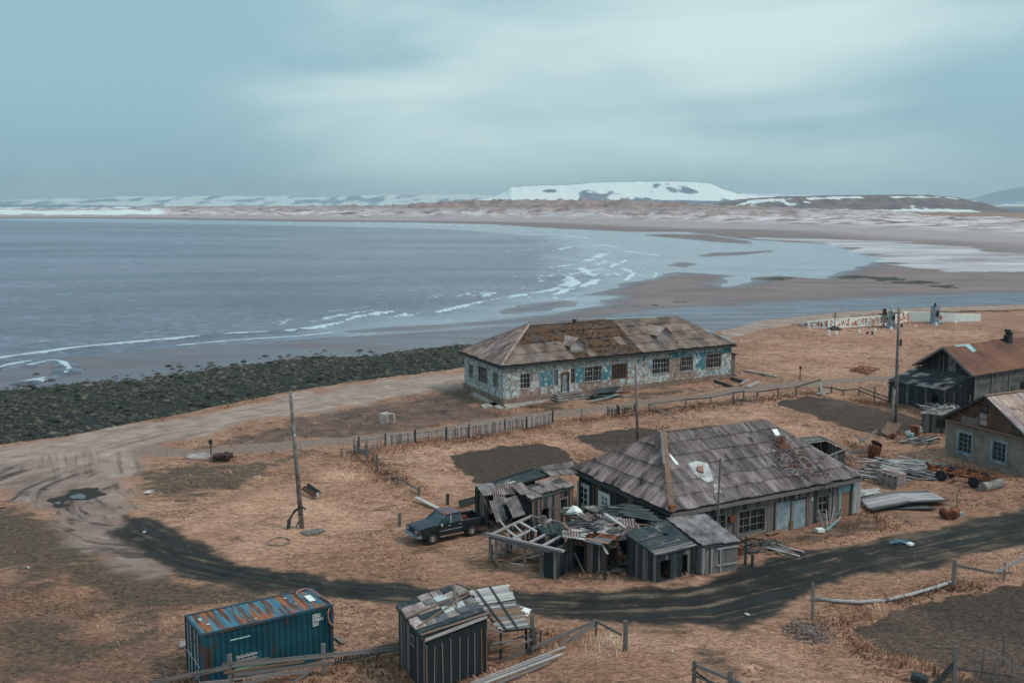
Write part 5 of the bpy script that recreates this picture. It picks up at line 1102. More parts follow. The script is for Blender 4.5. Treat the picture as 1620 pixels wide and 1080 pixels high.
# ------------------------------------------------------------------ shipping container
def container():
    th_ = math.radians(32.6); uu = U(32.6); vv = Vector((-uu.y, uu.x, 0)); O = Vector((-13.46, 40.78, 0)); L, Wd, Hh = 6.1, 2.5, 2.59
    T = thing('shipping_container', 'blue shipping container with rust-streaked corrugated roof', 'container', O)
    q = lambda s, t, z: O + uu * s + vv * t + Vector((0, 0, z))
    def steel(name, sd_, th__, st=(1, 1, 1), base_=None, fl=(52, 96, 128)):
        return M(name, base_ or [S(14, 58, 70), S(20, 70, 83), S(28, 84, 96)], .6, (1, 1, 1), rough=.6, bump=.1, extra=[(S(72, 52, 44), sd_, th__, .06, st), (S(46, 56, 60), sd_ * 1.7, .60, .08, st), (S(120, 74, 50), sd_ * 2.2, th__ + .11, .05, st)])
    side = steel('container_side', .9, .60, (1, 1, .28)); roofm = M('container_roof', [S(50, 98, 118), S(78, 126, 144)], .8, (5, .35, 1), rough=.6, bump=.1, rot=-32.6,
             extra=[(S(92, 62, 48), .55, .48, .05, (4.6, .5, 1)), (S(148, 88, 52), .7, .53, .05, (4.8, .45, 1)), (S(66, 96, 112), 1.6, .60, .05, (2, .5, 1))])
    fr = M('container_frame', [S(28, 60, 76), S(40, 78, 96)], 1.0, rough=.6, extra=[(S(76, 56, 48), 1.4, .48, .1)])
    def corr(p, du, dl, dn, n, amp, name, m):   # corrugated panel: p corner, du run, dl ribs' length direction, dn outward
        mb = MB(); k = 0; st_ = du.length / n; d = du.normalized(); pts = []
        for i in range(n):
            x = i * st_
            pts += [(x, 0), (x + st_ * .28, 0), (x + st_ * .5, -amp), (x + st_ * .78, -amp)]
        pts.append((du.length, 0))
        for (x0, h0), (x1, h1) in zip(pts, pts[1:]):
            a, b = p + d * x0 + dn * h0, p + d * x1 + dn * h1; mb.poly([a, b, b + dl, a + dl])
        return mb.build(name, m, T)
    Zv = Vector((0, 0, Hh - .3))
    corr(q(.12, .03, .16), uu * (L - .24), Zv, -vv, 22, .045, 'side_panel', side)
    corr(q(L - .03, .12, .16), vv * (Wd - .24), Zv, uu, 9, .045, 'end_panel', side)
    corr(q(L - .12, Wd - .03, .16), -uu * (L - .24), Zv, vv, 22, .045, 'side_panel', side)
    corr(q(.12, .1, Hh - .02), uu * (L - .24), vv * (Wd - .2), Vector((0, 0, 1)), 20, .03, 'roof_panel', roofm)
    mb = MB()
    for s in (.06, L - .06):
        for t in (.06, Wd - .06): mb.beam(q(s, t, 0), q(s, t, Hh), .14, .14, up=uu)
    for t in (.05, Wd - .05):
        mb.beam(q(.13, t, Hh - .06), q(L - .13, t, Hh - .06), .1, .12); mb.beam(q(.13, t, .08), q(L - .13, t, .08), .1, .16)
    for s in (.05, L - .05):
        mb.beam(q(s, .13, Hh - .06), q(s, Wd - .13, Hh - .06), .1, .12); mb.beam(q(s, .13, .08), q(s, Wd - .13, .08), .1, .16)
    mb.build('frame', fr, T)
    for s in (.09, L - .09):
        for t in (.09, Wd - .09):
            for z in (.06, Hh - .055):
                mb = MB(); mb.box(q(s, t, z), (.19, .19, .13), th_); mb.build('corner_casting', fr, T)
    for k in range(2):
        mb = MB(); t0 = .13 + k * (Wd - .26) / 2; t1 = t0 + (Wd - .26) / 2 - .02; mb.beam(q(.06, (t0 + t1) / 2, .17), q(.06, (t0 + t1) / 2, Hh - .13), t1 - t0, .05, up=uu); dr = mb.build('door', side, T)
        for f in (.28, .72):
            mb = MB(); mb.tube([q(.0, t0 + (t1 - t0) * f, .1), q(.0, t0 + (t1 - t0) * f, Hh - .1)], .025, 6); mb.build('lock_rod', metal_pale, dr)
        mb = MB(); mb.beam(q(-.01, t0 + .1, 1.0), q(-.01, t1 - .1, 1.05), .05, .03, up=uu); mb.build('door_handle', metal_pale, dr)
    # stencilled code, white panels
    for i, (txt, z, sz) in enumerate((('CRXU', 2.17, .17), ('510264 1', 1.98, .17), ('22G1', 1.77, .17))):
        cu = bpy.data.curves.new('stencil', 'FONT'); cu.body = txt; cu.size = sz * 1.35; cu.extrude = .002; cu.offset = .006; ob = bpy.data.objects.new('stencil', cu); sc.collection.objects.link(ob)
        dg_ = bpy.context.evaluated_depsgraph_get(); me = bpy.data.meshes.new_from_object(ob.evaluated_get(dg_)); bpy.data.objects.remove(ob)
        me.materials.clear(); me.materials.append(white_paint); to = bpy.data.objects.new('lettering', me); link(to, T)
        R = Matrix((uu, Vector((0, 0, 1)), -vv)).transposed().to_4x4(); to.matrix_basis = Matrix.Translation(q(5.1, .0, z) - O) @ R @ Matrix.Diagonal((.62, 1, 1, 1))
    to = None
    mb = MB(); mb.box(q(L - .62, 1.25, Hh + .02), (.3, .75, .02), th_); mb.build('marking', white_paint, T)
    for sx_q, tx_q, dx_q, dy_q in ((.45, 1.6, .14, .36), (.62, .9, .14, .14), (2.6, .35, .16, .1), (4.7, 1.0, .08, .16), (4.5, 1.9, .12, .12)): mb = MB(); mb.box(q(sx_q, tx_q, Hh + .012), (dx_q, dy_q, .02), th_); mb.build('scrap', mortar, T)
    mb = MB(); mb.box(q(1.75, .02, 2.02), (.9, .02, .06), th_); mb.build('weld_patch', cap_blue, T)
    # old hose
    hs = M('hose_pink', [S(168, 112, 98), S(186, 134, 116)], 2, rough=.6, bump=0)
    pts = [q(L - 1.0, 2.0, Hh + .05), q(L - .8, 2.3, Hh + .06), q(L - .4, 2.35, Hh + .07), q(L - .22, 1.9, Hh + .06), q(L - .15, 1.2, Hh + .06), q(L - .05, .5, Hh + .08), q(L + .06, .15, Hh - .1), q(L + .1, .1, 1.9), q(L + .05, -.08, 1.62), q(L - .2, -.08, 1.8), q(L - .25, -.05, 2.3), q(L + .04, .2, Hh - .05)]
    sm = []
    for i in range(len(pts) - 1):
        p0, p1, p2, p3 = pts[max(i - 1, 0)], pts[i], pts[i + 1], pts[min(i + 2, len(pts) - 1)]
        for k in range(4):
            t = k / 4; sm.append(.5 * ((2 * p1) + (-p0 + p2) * t + (2 * p0 - 5 * p1 + 4 * p2 - p3) * t * t + (-p0 + 3 * p1 - 3 * p2 + p3) * t ** 3))
    mb = MB(); mb.tube(sm, .032, 6); tag(mb.build('hose', hs, smooth=True), 'old pinkish hose looped over the right end of the blue container', 'hose')
container()

# ------------------------------------------------------------------ tarred shed in front
DS = thing('tarred_shed', 'black tarred board shed with patchwork felt roof beside the wooden fence', 'shed', xy(g(672, 1009, 2.55)))
D = [g(672, 1012, 2.45), g(770, 976, 2.6), g(724, 928, 2.75), g(631, 962, 2.6)]
dwf, dwr, dwb, dwl = Wall(D[0], D[1]), Wall(D[1], D[2]), Wall(D[2], D[3]), Wall(D[3], D[0])
tar = M('tar_board', [S(22, 32, 34), S(30, 42, 44), S(44, 52, 52)], 2.5, (.6, 8, 8), space='O', rand=.2)
solid_wall(DS, dwf, -.3, 2.4, [], [tar]); 
board_wall(DS, dwf, -.3, lambda s: 2.36 + .12 * s / dwf.L, .4, [tar], gap=.01)
for s in (.06, .42, .9, 1.32, 1.78, 2.2, 2.6, 3.0, dwf.L - .05): plank('batten', DS, dwf.p(s, -.2, .04), dwf.p(s + random.uniform(-.06, .06), random.uniform(1.95, 2.25), .045), .045, .03, random.choice([wood_grey, wood_brown, wood_grey]), up=dwf.n)
board_wall(DS, dwl, -.3, 2.45, .18, [wood_dark, wood_black, wood_grey], lean=.02, backing=wood_black)
board_wall(DS, dwr, -.3, 2.5, .3, [wood_dark]); board_wall(DS, dwb, -.3, 2.6, .3, [wood_dark])
RF = [D[0] + Vector((-.15, -.1, .12)), D[1] + Vector((.1, -.1, .1)), D[2] + Vector((.1, .1, .2)), D[3] + Vector((-.15, .05, .12))]
mb = MB(); mb.hexa([p - up for p in RF], [p + up * .2 for p in RF]); mb.build('roof_frame', wood_dark, DS)
nd = (RF[1] - RF[0]).cross(RF[3] - RF[0]).normalized()
for i in range(5):
    for j in range(6):
        if random.random() < .12 and i > 0: continue
        P_ = lambda f, h: RF[0].lerp(RF[1], f).lerp(RF[3].lerp(RF[2], f), h); h0 = .22 + i * .156; f0 = j / 6; e_ = lambda: random.uniform(-.015, .02)
        a, b, c_, d = P_(f0 + e_(), h0 + e_()), P_(f0 + .16 + e_(), h0 + e_()), P_(f0 + .16 + e_(), h0 + .15 + e_()), P_(f0 + e_(), h0 + .15 + e_()); l = nd * (.03 + random.uniform(0, .02))
        m = slate if (i == 4 or j == 0) and random.random() < .6 else (metal_pale if (i == 1 and j in (3, 4)) or (i == 3 and j == 3) else random.choice([felt_patch, felt_patch, slate, felt_black, beam_grey]))
        mb = MB(); mb.hexa([a + l, b + l, c_ + l, d + l], [p + l * 1.4 for p in (a, b, c_, d)]); mb.build('roof_patch', m, DS)
quad_boards(DS, [RF[0], RF[1], RF[1].lerp(RF[2], .2), RF[0].lerp(RF[3], .2)], 2, [felt_black], lift=.05)
plank('fascia', DS, RF[0] + Vector((.2, -.05, -.05)), RF[1] + Vector((-.1, -.05, .0)), .04, .14, wood_pale, up=(0, 0, 1)); plank('fascia', DS, RF[0] + nd * .12 + Vector((0, .1, 0)), RF[1] + nd * .12 + Vector((0, .1, 0)), .1, .04, wood_brown)
for f0, h0, f1, h1 in ((.05, .25, 1.0, .62), (.0, .55, 1.0, .66), (.66, .3, .9, 1.0), (.92, .98, 1.1, .6)):
    plank('roof_batten', DS, P_(f0, h0) + nd * .1, P_(f1, h1) + nd * .1, .07, .04, wood_brown)
o = dwl.op(651, 990, 657, 1008); window(DS, dwl, (o[0], o[1], 1.6, 2.1), wood_grey, glass, vs=(), hs=(), depth=-.05)
# collapsed lean-to beside it
FB = thing('collapsed_lean_to', 'collapsed board roof of weathered and white planks beside the tarred shed', 'shed', xy(g(790, 998, 1.4)))
fb_ = [g(792, 999, 1.3), g(840, 993, 1.3), g(803, 925, 2.1), g(740, 935, 2.1)]
mb = MB(); mb.hexa([p - up * .5 for p in fb_], [p - up * .1 for p in fb_]); mb.build('roof_felt', wood_black, FB)
quad_boards(FB, [fb_[0], fb_[1], fb_[1].lerp(fb_[2], .62), fb_[0].lerp(fb_[3], .62)], 12, [wood_grey, wood_grey, wood_pale, wood_brown], jit=.06, ends=.12)
quad_boards(FB, [fb_[0].lerp(fb_[3], .64), fb_[1].lerp(fb_[2], .64), fb_[1].lerp(fb_[2], 1), fb_[0].lerp(fb_[3], 1)], 6, [wood_white, wood_white, wood_pale], jit=.05, ends=.1)
for f in (.18, .55): plank('batten', FB, fb_[0].lerp(fb_[1], f) + up * .9, fb_[3].lerp(fb_[2], f) + up * .9, .08, .05, wood_dark)
for p in fb_: plank('post', FB, xy(p, -.2), p - up * .3, .14, .12, wood_dark, up=(1, 0, 0))
for (a, b, m, w) in ((g(778, 1018, .9), g(815, 1012, 1.0), wood_grey, .14), (g(775, 1026, .6), g(822, 1018, .7), wood_brown, .25), (g(812, 1023, .9), g(842, 1010, 1.2), wood_grey, .12), (g(812, 1010, 1.2), g(850, 1000, 1.4), wood_dark, .12), (g(770, 992, 1.6), g(800, 1002, 1.2), wood_grey, .14)):
    plank('loose_board', FB, a, b, w, .04, m)
for px, y0, y1, w in ((833, 1030, 988, .12), (838, 1031, 990, .13), (843, 1026, 974, .2), (848, 1028, 992, .1), (854, 1024, 996, .08)):
    b = g(px, y0); plank('upright', FB, b - up * 2, b + Vector((random.uniform(-.05, .05), 0, top(b, y1))), w, .06, random.choice([wood_dark, wood_grey]), up=(0, 1, 0))
mb = MB(); c_ = g(824, 966, .15)
for k in range(6): mb.box(c_ + Vector((random.uniform(-.3, .3), random.uniform(-.3, .3), random.uniform(-.05, .1))), (.5, .4, .03), k * 1.1)
tag(mb.build('scrap_sheet', white_paint), 'white sheet scraps lying at the road beside the collapsed plank roof', 'scrap')

# ------------------------------------------------------------------ fences
def vpl(b1, b2):
    b1 = xy(b1); b2 = xy(b2); n_ = (b2 - b1).cross(Vector((0, 0, 1))).normalized(); return lambda px, py: onplane(px, py, b1, n_)
def fence(label, base, posts, rails, m=wood_grey, name='wooden_fence', pw=.14, group=None, rt=.04):
    """posts: (px, base row, top row); rails: (x0,y0,x1,y1,width[,material]) in the fence's vertical plane"""
    T = thing(name, label, 'fence', xy(g(*posts[0][:2])), group); F = vpl(g(*base[0]), g(*base[1]))
    for p in posts:
        b = g(p[0], p[1]); w = p[3] if len(p) > 3 else pw
        plank('post', T, b - up * 2, b + Vector((random.uniform(-.04, .04), 0, top(b, p[2]))), w, w * .8, m, up=(0, 1, 0))
    for r in rails:
        a, b = F(r[0], r[1]), F(r[2], r[3]); mm = r[5] if len(r) > 5 else m; nn = (b - a).cross(Vector((0, 0, 1))).normalized()
        off_ = nn * .09; plank('rail', T, a + off_, b + off_, r[4], rt, mm, up=nn)
    return T, F
tF, FF = fence('weathered plank fence running in front of the blue container', ((366, 1100), (512, 1068)), [(262, 1112, 1057), (366, 1100, 1035, .19), (512, 1068, 1018, .16)],
      [(240, 1077, 362, 1053, .2), (351, 1049, 424, 1040, .14), (370, 1050, 640, 1022, .18), (370, 1065, 530, 1046, .15), (370, 1071, 482, 1060, .18), (314, 1080, 363, 1075, .16), (373, 1081, 424, 1071, .14), (465, 1077, 512, 1042, .14), (355, 1062, 480, 1044, .1, wood_brown)])
mb = MB(); mb.tube([FF(371, 1059), FF(421, 1049)], .07, 8); tag(mb.build('pipe', M('green_paint', [S(84, 130, 104), S(110, 156, 124)], 2, rough=.6)), 'light green pipe leaning on the fence at the container', 'pipe')
# fallen picket panel
TP = thing('fallen_fence', 'fallen picket panel sagging between the container and the tarred shed', 'fence', xy(g(536, 1046)))
pa, pb, pc, pd = g(527, 1047, .1), g(636, 1026, .25), g(636, 1014, .75), g(530, 1039, .45)
plank('rail', TP, pa, pb, .12, .05, wood_grey); plank('rail', TP, pd, pc, .12, .05, wood_brown)
for k in range(24): f = (k + .5) / 24; plank('picket', TP, pa.lerp(pb, f) - up * .3, pd.lerp(pc, f) + up * .3, .07, .025, random.choice([wood_grey, wood_dark]), up=(0, -1, .5))
TL = thing('pallet', 'small pale wooden pallet leaning on the container side behind the fence', 'pallet', xy(g(395, 1050)))
F2 = vpl(g(366, 1085), g(512, 1055))
for k in range(4): plank('slat', TL, F2(375 + k * 7.5, 1036 - k * 1.6), F2(379 + k * 7.5, 1046 - k * 1.6), .08, .03, wood_pale, up=(0, -1, 0))
for r in (0, 6): plank('rail', TL, F2(374, 1040 + r), F2(407, 1032 + r), .08, .04, wood_pale, up=(0, -1, 0))
TB = thing('board_stack', 'stack of grey planks on the ground behind the container fence', 'boards', xy(g(330, 1072)))
for k in range(7): plank('board', TB, g(318 - k * 2, 1062 + k * 2.4, .5 - k * .05), g(350 + k * 6, 1052 + k * 2.6, .5 - k * .05), .14, .05, random.choice([wood_grey, wood_pale, wood_brown, wood_grey]))
TB = thing('board_pair', 'two grey boards lying left of the blue container', 'boards', xy(g(290, 1016)))
for k in range(3): plank('board', TB, g(284, 1016 + k * 3, .1 + .04 * k), g(299, 1012 + k * 3, .1), .12, .05, wood_pale)
TB = thing('board', 'short board lying at the right end of the blue container', 'board', xy(g(536, 1012))); plank('plank', TB, g(530, 1006, .08), g(543, 1016, .08), .2, .05, wood_grey)
fence('broken rail fence rising from the tarred shed to a lone leaning post', ((843, 1030), (944, 1004)), [(943, 1006, 981, .12), (989, 1031, 982, .2)], [(777, 1050, 943, 980, .17), (846, 1040, 944, 984, .2)])
tt, _ = fence('single rail sloping down to the leaning post in the dry grass', ((943, 1004), (989, 1030)), [(943.5, 1006, 983, .1)], [(942, 980, 986, 1003, .12)])
TB = thing('pole_bundle', 'bundle of long thin pale poles lying on the grass below the tarred shed', 'poles', xy(g(820, 1054)))
for (x0, y0, x1, y1, m) in ((745, 1080, 893, 1023, wood_pale), (750, 1086, 889, 1034, wood_white), (760, 1090, 885, 1040, wood_brown), (740, 1086, 870, 1036, wood_pale), (755, 1094, 870, 1048, wood_grey)): plank('pole', TB, g(x0, y0, .12), g(x1, y1, .16), .09, .07, m)
fence('short rail fence with two grey posts at the bottom edge', ((1098, 1088), (1155, 1112)), [(1098, 1090, 1044, .16), (1155, 1114, 1060, .16)], [(1098, 1049, 1205, 1092, .16), (1096, 1057, 1135, 1083, .06, wood_black), (1100, 1066, 1200, 1108, .14)])
fence('lone leaning wooden post beside the dark road', ((1287, 978), (1508, 925)), [(1285, 979, 920, .13)], [])
fence('grey fence post with a fallen rail at the right bend of the dark road', ((1508, 926), (1600, 915)), [(1508, 927, 885, .16), (1588, 916, 890, .08)], [(1510, 893, 1572, 905, .14), (1566, 905, 1600, 905, .12), (1572, 905, 1625, 878, .14, wood_pale)])
mb = MB(); mb.tube([g(x, y, .14) for x, y in ((1290, 945), (1320, 950), (1360, 952), (1400, 949), (1440, 940), (1475, 930), (1505, 920))], .1, 8); tag(mb.build('fallen_pole', wood_pale, smooth=True), 'long pale curved pole lying along the edge of the dark road', 'pole')
fence('crooked dark posts and stakes in the weeds of the bottom right corner', ((1509, 1080), (1600, 1065)), [(1509, 1082, 1022, .16), (1553, 1068, 1023, .08), (1587, 1050, 1003, .1), (1543, 1074, 1045, .06), (1574, 1076, 1048, .08), (1562, 1078, 1050, .05), (1600, 1078, 1040, .05)],
      [(1478, 1082, 1507, 1048, .3, wood_dark), (1577, 1034, 1625, 1062, .12), (1509, 1055, 1625, 1072, .06, wood_dark)])
fence('broken grey rail fence crossing the dry grass left of the pickup', ((560, 712), (663, 785)), [(541, 722, 709, .14), (560.6, 714, 695, .12), (566, 714, 697, .1), (581, 729, 701, .16), (597, 745, 719, .14), (629, 764, 752, .14), (663, 786, 769, .16)],
      [(560, 702, 583, 718, .14), (560, 706, 582, 720, .1), (559, 714, 583, 716, .1), (585, 713, 620, 741, .1), (592, 721, 599, 745, .1), (601, 750, 629, 756, .1), (629, 755, 663, 773, .12), (646, 773, 663, 781, .12), (590, 748, 618, 748, .1, wood_dark)])
fence('short stout post behind the pickup truck cab', ((708, 799), (760, 790)), [(708, 799, 781, .22)], [], m=wood_dark)
fence('short stout grey post standing left of the pickup truck', ((632, 831), (700, 820)), [(632, 831, 811, .2)], [])
TB = thing('long_board', 'long pale turquoise board lying at the end of the rail fence', 'board', xy(g(675, 794))); plank('plank', TB, g(659, 786, .3), g(692, 803, .12), .32, .05, wood_white)
TB = thing('long_board', 'wide dark plank resting against the collapsed barn beside the pickup bed', 'board', xy(g(740, 800))); plank('plank', TB, g(726, 797, .3), g(757, 789, .5), .5, .05, wood_dark, up=(0, -1, .4))
# picket fence in front of the track
PF = thing('picket_fence', 'long grey picket fence with uneven pickets along the footpath', 'fence', xy(g(568, 711)))
path = [(568, 712), (610, 707), (657, 700), (706, 695), (742, 691), (799, 683), (833, 678), (874, 669)]
for (xa, ya), (xb, yb) in zip(path, path[1:]):
    a, b = g(xa, ya), g(xb, yb); d = b - a; L = d.length; n_ = int(L / .16); nn = Vector((d.y, -d.x, 0)).normalized()
    plank('post', PF, a - up, a + Vector((0, 0, 1.2)), .13, .13, wood_dark, up=(0, 1, 0))
    for h in (.3, .85): plank('rail', PF, a + up * h * 10 - nn * .04, b + up * h * 10 - nn * .04, .06, .04, wood_grey, up=nn)
    dens = random.choice([.95, .95, .7, .9])
    for k in range(n_):
        if random.random() > dens: continue
        p = a + d * ((k + .5) / n_); hgt = random.uniform(.85, 1.15); plank('picket', PF, p, p + Vector((random.uniform(-.05, .05), random.uniform(-.03, .03), hgt)), .1 if dens > .8 else .06, .025, random.choice([wood_grey, wood_grey, wood_pale, wood_pale]), up=nn)
plank('post', PF, g(874.5, 669) - up, g(874.5, 669) + Vector((0, 0, 1.3)), .14, .14, wood_dark, up=(0, 1, 0))
tt, _ = fence('short run of dark pickets with a leaning white stick near the middle pole', ((845 / 3.24 + 700, 657), (1004, 652)), [(961, 658, 643, .12), (977, 656, 640, .2), (1004, 652, 640, .12)], [(962, 650, 1004, 645, .08), (973, 648, 977, 658, .1, wood_white)], m=wood_dark)
for k in range(26):
    f = k / 25; b = g(962 + 42 * f, 658 - 6 * f); 
    if random.random() < .8: plank('picket', tt, b, b + Vector((random.uniform(-.04, .04), 0, random.uniform(.6, .95))), .08, .025, random.choice([wood_dark, wood_grey]), up=(0, -1, 0))
lp = [(1027, 650, 637), (1084, 645, 630), (1124, 640, 627), (1160, 635, 619), (1176, 634, 617), (1198, 629, 618), (1231, 627, 613), (1259, 624, 610), (1296, 621, 599)]
TF = thing('rail_fence', 'low sagging rail fence with short posts behind the hipped house', 'fence', xy(g(1027, 650)))
for i, p in enumerate(lp):
    b = g(p[0], p[1]); plank('post', TF, b - up, b + Vector((0, 0, top(b, p[2]))), .16, .14, wood_grey, up=(0, 1, 0))
    if i < len(lp) - 1: b2 = g(*lp[i + 1][:2]); plank('rail', TF, b + Vector((0, 0, top(b, p[2] + 2))), b2 + Vector((0, 0, top(b2, lp[i + 1][2] + 2))), .12, .05, wood_dark if i % 2 else wood_grey, up=(0, -1, 0))
plank('rail', TF, g(1160, 633, .2), g(1177, 632, .2), .3, .05, wood_grey, up=(0, -1, 0)); plank('rail', TF, g(920, 665, 0), g(920.5, 665, 0) + Vector((0, 0, 1.2)), .12, .1, wood_grey, up=(0, 1, 0))
lp = [(1296, 621, 606), (1315, 623, 611), (1334, 627, 615), (1359, 624, 614), (1383, 633, 611.5), (1411, 643, 612), (1434, 645, 621), (1462, 655, 640)]
TF = thing('rail_fence', 'two-rail fence bounding the back of the upper garden plot', 'fence', xy(g(1296, 621)))
for i, p in enumerate(lp):
    b = g(p[0], p[1]); plank('post', TF, b - up, b + Vector((0, 0, top(b, p[2]))), .15, .13, wood_grey, up=(0, 1, 0))
    if i < len(lp) - 1:
        b2 = g(*lp[i + 1][:2])
        for h in ((.85, .45) if i > 2 else (.7,)): plank('rail', TF, b + Vector((0, 0, h)), b2 + Vector((0, 0, h - .05)), .12, .05, wood_dark, up=(0, -1, 0))
TB = thing('leaning_board', 'white board leaning on the corner post of the upper garden fence', 'board', xy(g(1304, 627))); plank('plank', TB, g(1304.5, 627, .02), g(1297, 605.5, 0) * 0 + g(1304.5, 627) + Vector((-.5, .5, 1.5)), .28, .04, wood_white, up=(0, -1, 0))
plank('crosspiece', TB, g(1292, 622, .3), g(1313, 619, .3), .12, .04, wood_white, up=(0, -1, .3))
TF = thing('broken_fence', 'toppled grey fence rails in the grass behind the lumber heap', 'fence', xy(g(1355, 706)))
for (x0, y0, z0, x1, y1, z1, w) in ((1354, 688, .9, 1380, 712, .3, .14), (1362, 697, .3, 1388, 680, .8, .16), (1353, 702, 0, 1354, 700, 1.1, .18), (1389, 690, 0, 1389, 690, 1.1, .18), (1345, 715, .2, 1375, 712, .2, .3), (1400, 722, 0, 1400, 722, 1.1, .16), (1341, 712, .4, 1352, 726, .2, .2)):
    a, b = g(x0, y0, z0), g(x1, y1, z1); plank('rail', TF, a, b, w, .08, wood_grey, up=(0, -1, 0))
TF = thing('broken_fence', 'fallen branches and rails beyond the picket run at the footpath', 'rails', xy(g(1030, 645)))
for (x0, y0, x1, y1) in ((1027, 638, 1052, 652), (1050, 652, 1072, 662), (1040, 650, 1070, 655)): plank('rail', TF, g(x0, y0, .5), g(x1, y1, .15), .14, .08, wood_grey)

# ------------------------------------------------------------------ poles
def pole(label, px, py, pt, r0, r1, cat='pole', lean=0.0):
    b = g(px, py); h = top(b, pt); T = thing('utility_pole', label, cat, b)
    mb = MB(); mb.tube([b + Vector((0, 0, -.3)), b + Vector((lean * .5, 0, h * .5)), b + Vector((lean, 0, h))], [r0, (r0 + r1) / 2, r1], 10); mb.build('pole', beam_grey, T, True); return T, b, h
T, b, h = pole('tall bare utility pole with bent brace standing in the dry grass at left', 478, 836, 618, .17, .10, lean=-.5)
mb = MB(); mb.tube([b + Vector((-.85, -.2, 0)), b + Vector((-.8, -.15, .6)), b + Vector((-.45, -.05, 1.2)), b + Vector((0, 0, 1.5)), b + Vector((.3, 0, 1.3))], [.12, .13, .1, .09, .06], 8); mb.build('brace', wood_dark, T)
plank('stub', T, b + Vector((-.5, -.1, -.1)), b + Vector((0, -.1, .9)), .14, .12, wood_grey)
for k in (0, 1): mb = MB(); c_ = b + Vector((-.42 + .12, -.1, h - .35 - k * 2.6)); mb.tube([c_, c_ + Vector((.04, 0, .14))], .05, 6); mb.build('insulator', white_paint, T)
T, b, h = pole('thin grey pole rising behind the hipped house roof', 1009, 700, 566, .15, .10, lean=-.35)
plank('crossarm', T, b + Vector((-.75, 0, h - .05)), b + Vector((.0, 0, h - .05)), .08, .08, wood_grey)
T, b, h = pole('tallest utility pole with lamp head beside the upper garden plot', 1416, 680, 487, .19, .10, lean=-.25)
mb = MB(); mb.tube([b + Vector((-.42, -.15, -.3)), b + Vector((-.3, -.1, 3.9))], [.15, .12], 8); mb.build('stub_pole', beam_grey, T, True)
plank('crossarm', T, b + Vector((-.8, 0, h - .5)), b + Vector((.3, 0, h - .5)), .08, .08, wood_dark)
mb = MB(); mb.tube([b + Vector((-.7, 0, h - .45)), b + Vector((-.7, 0, h - .2))], [.07, .05], 6); mb.tube([b + Vector((.2, 0, h - .45)), b + Vector((.2, 0, h - .2))], [.07, .05], 6); mb.build('insulator', white_paint, T)
for p_, z_ in ((.86, 0), (.72, 0)): mb = MB(); c_ = b + Vector((.05, -.12, h * p_)); mb.box(c_, (.16, .12, .3 if p_ == .86 else .6)); mb.build('bracket', dark_iron, T)
def stake(label, px, py, pt, head):
    b = g(px, py); h = top(b, pt); T = thing('standpipe', label, 'post', b); mb = MB(); mb.tube([b - up, b + Vector((0, 0, h))], .05, 6); mb.build('post', dark_iron, T)
    mb = MB(); mb.box(b + Vector((0, 0, h - .1)), (.25, .2, .35)); mb.build('head', dark_iron, T)
stake('thin dark standpipe on the roadside left of the footpath fork', 334, 722, 697, 1); stake('thin dark post in the grass right of the turquoise building', 1265.5, 602, 580, 1)
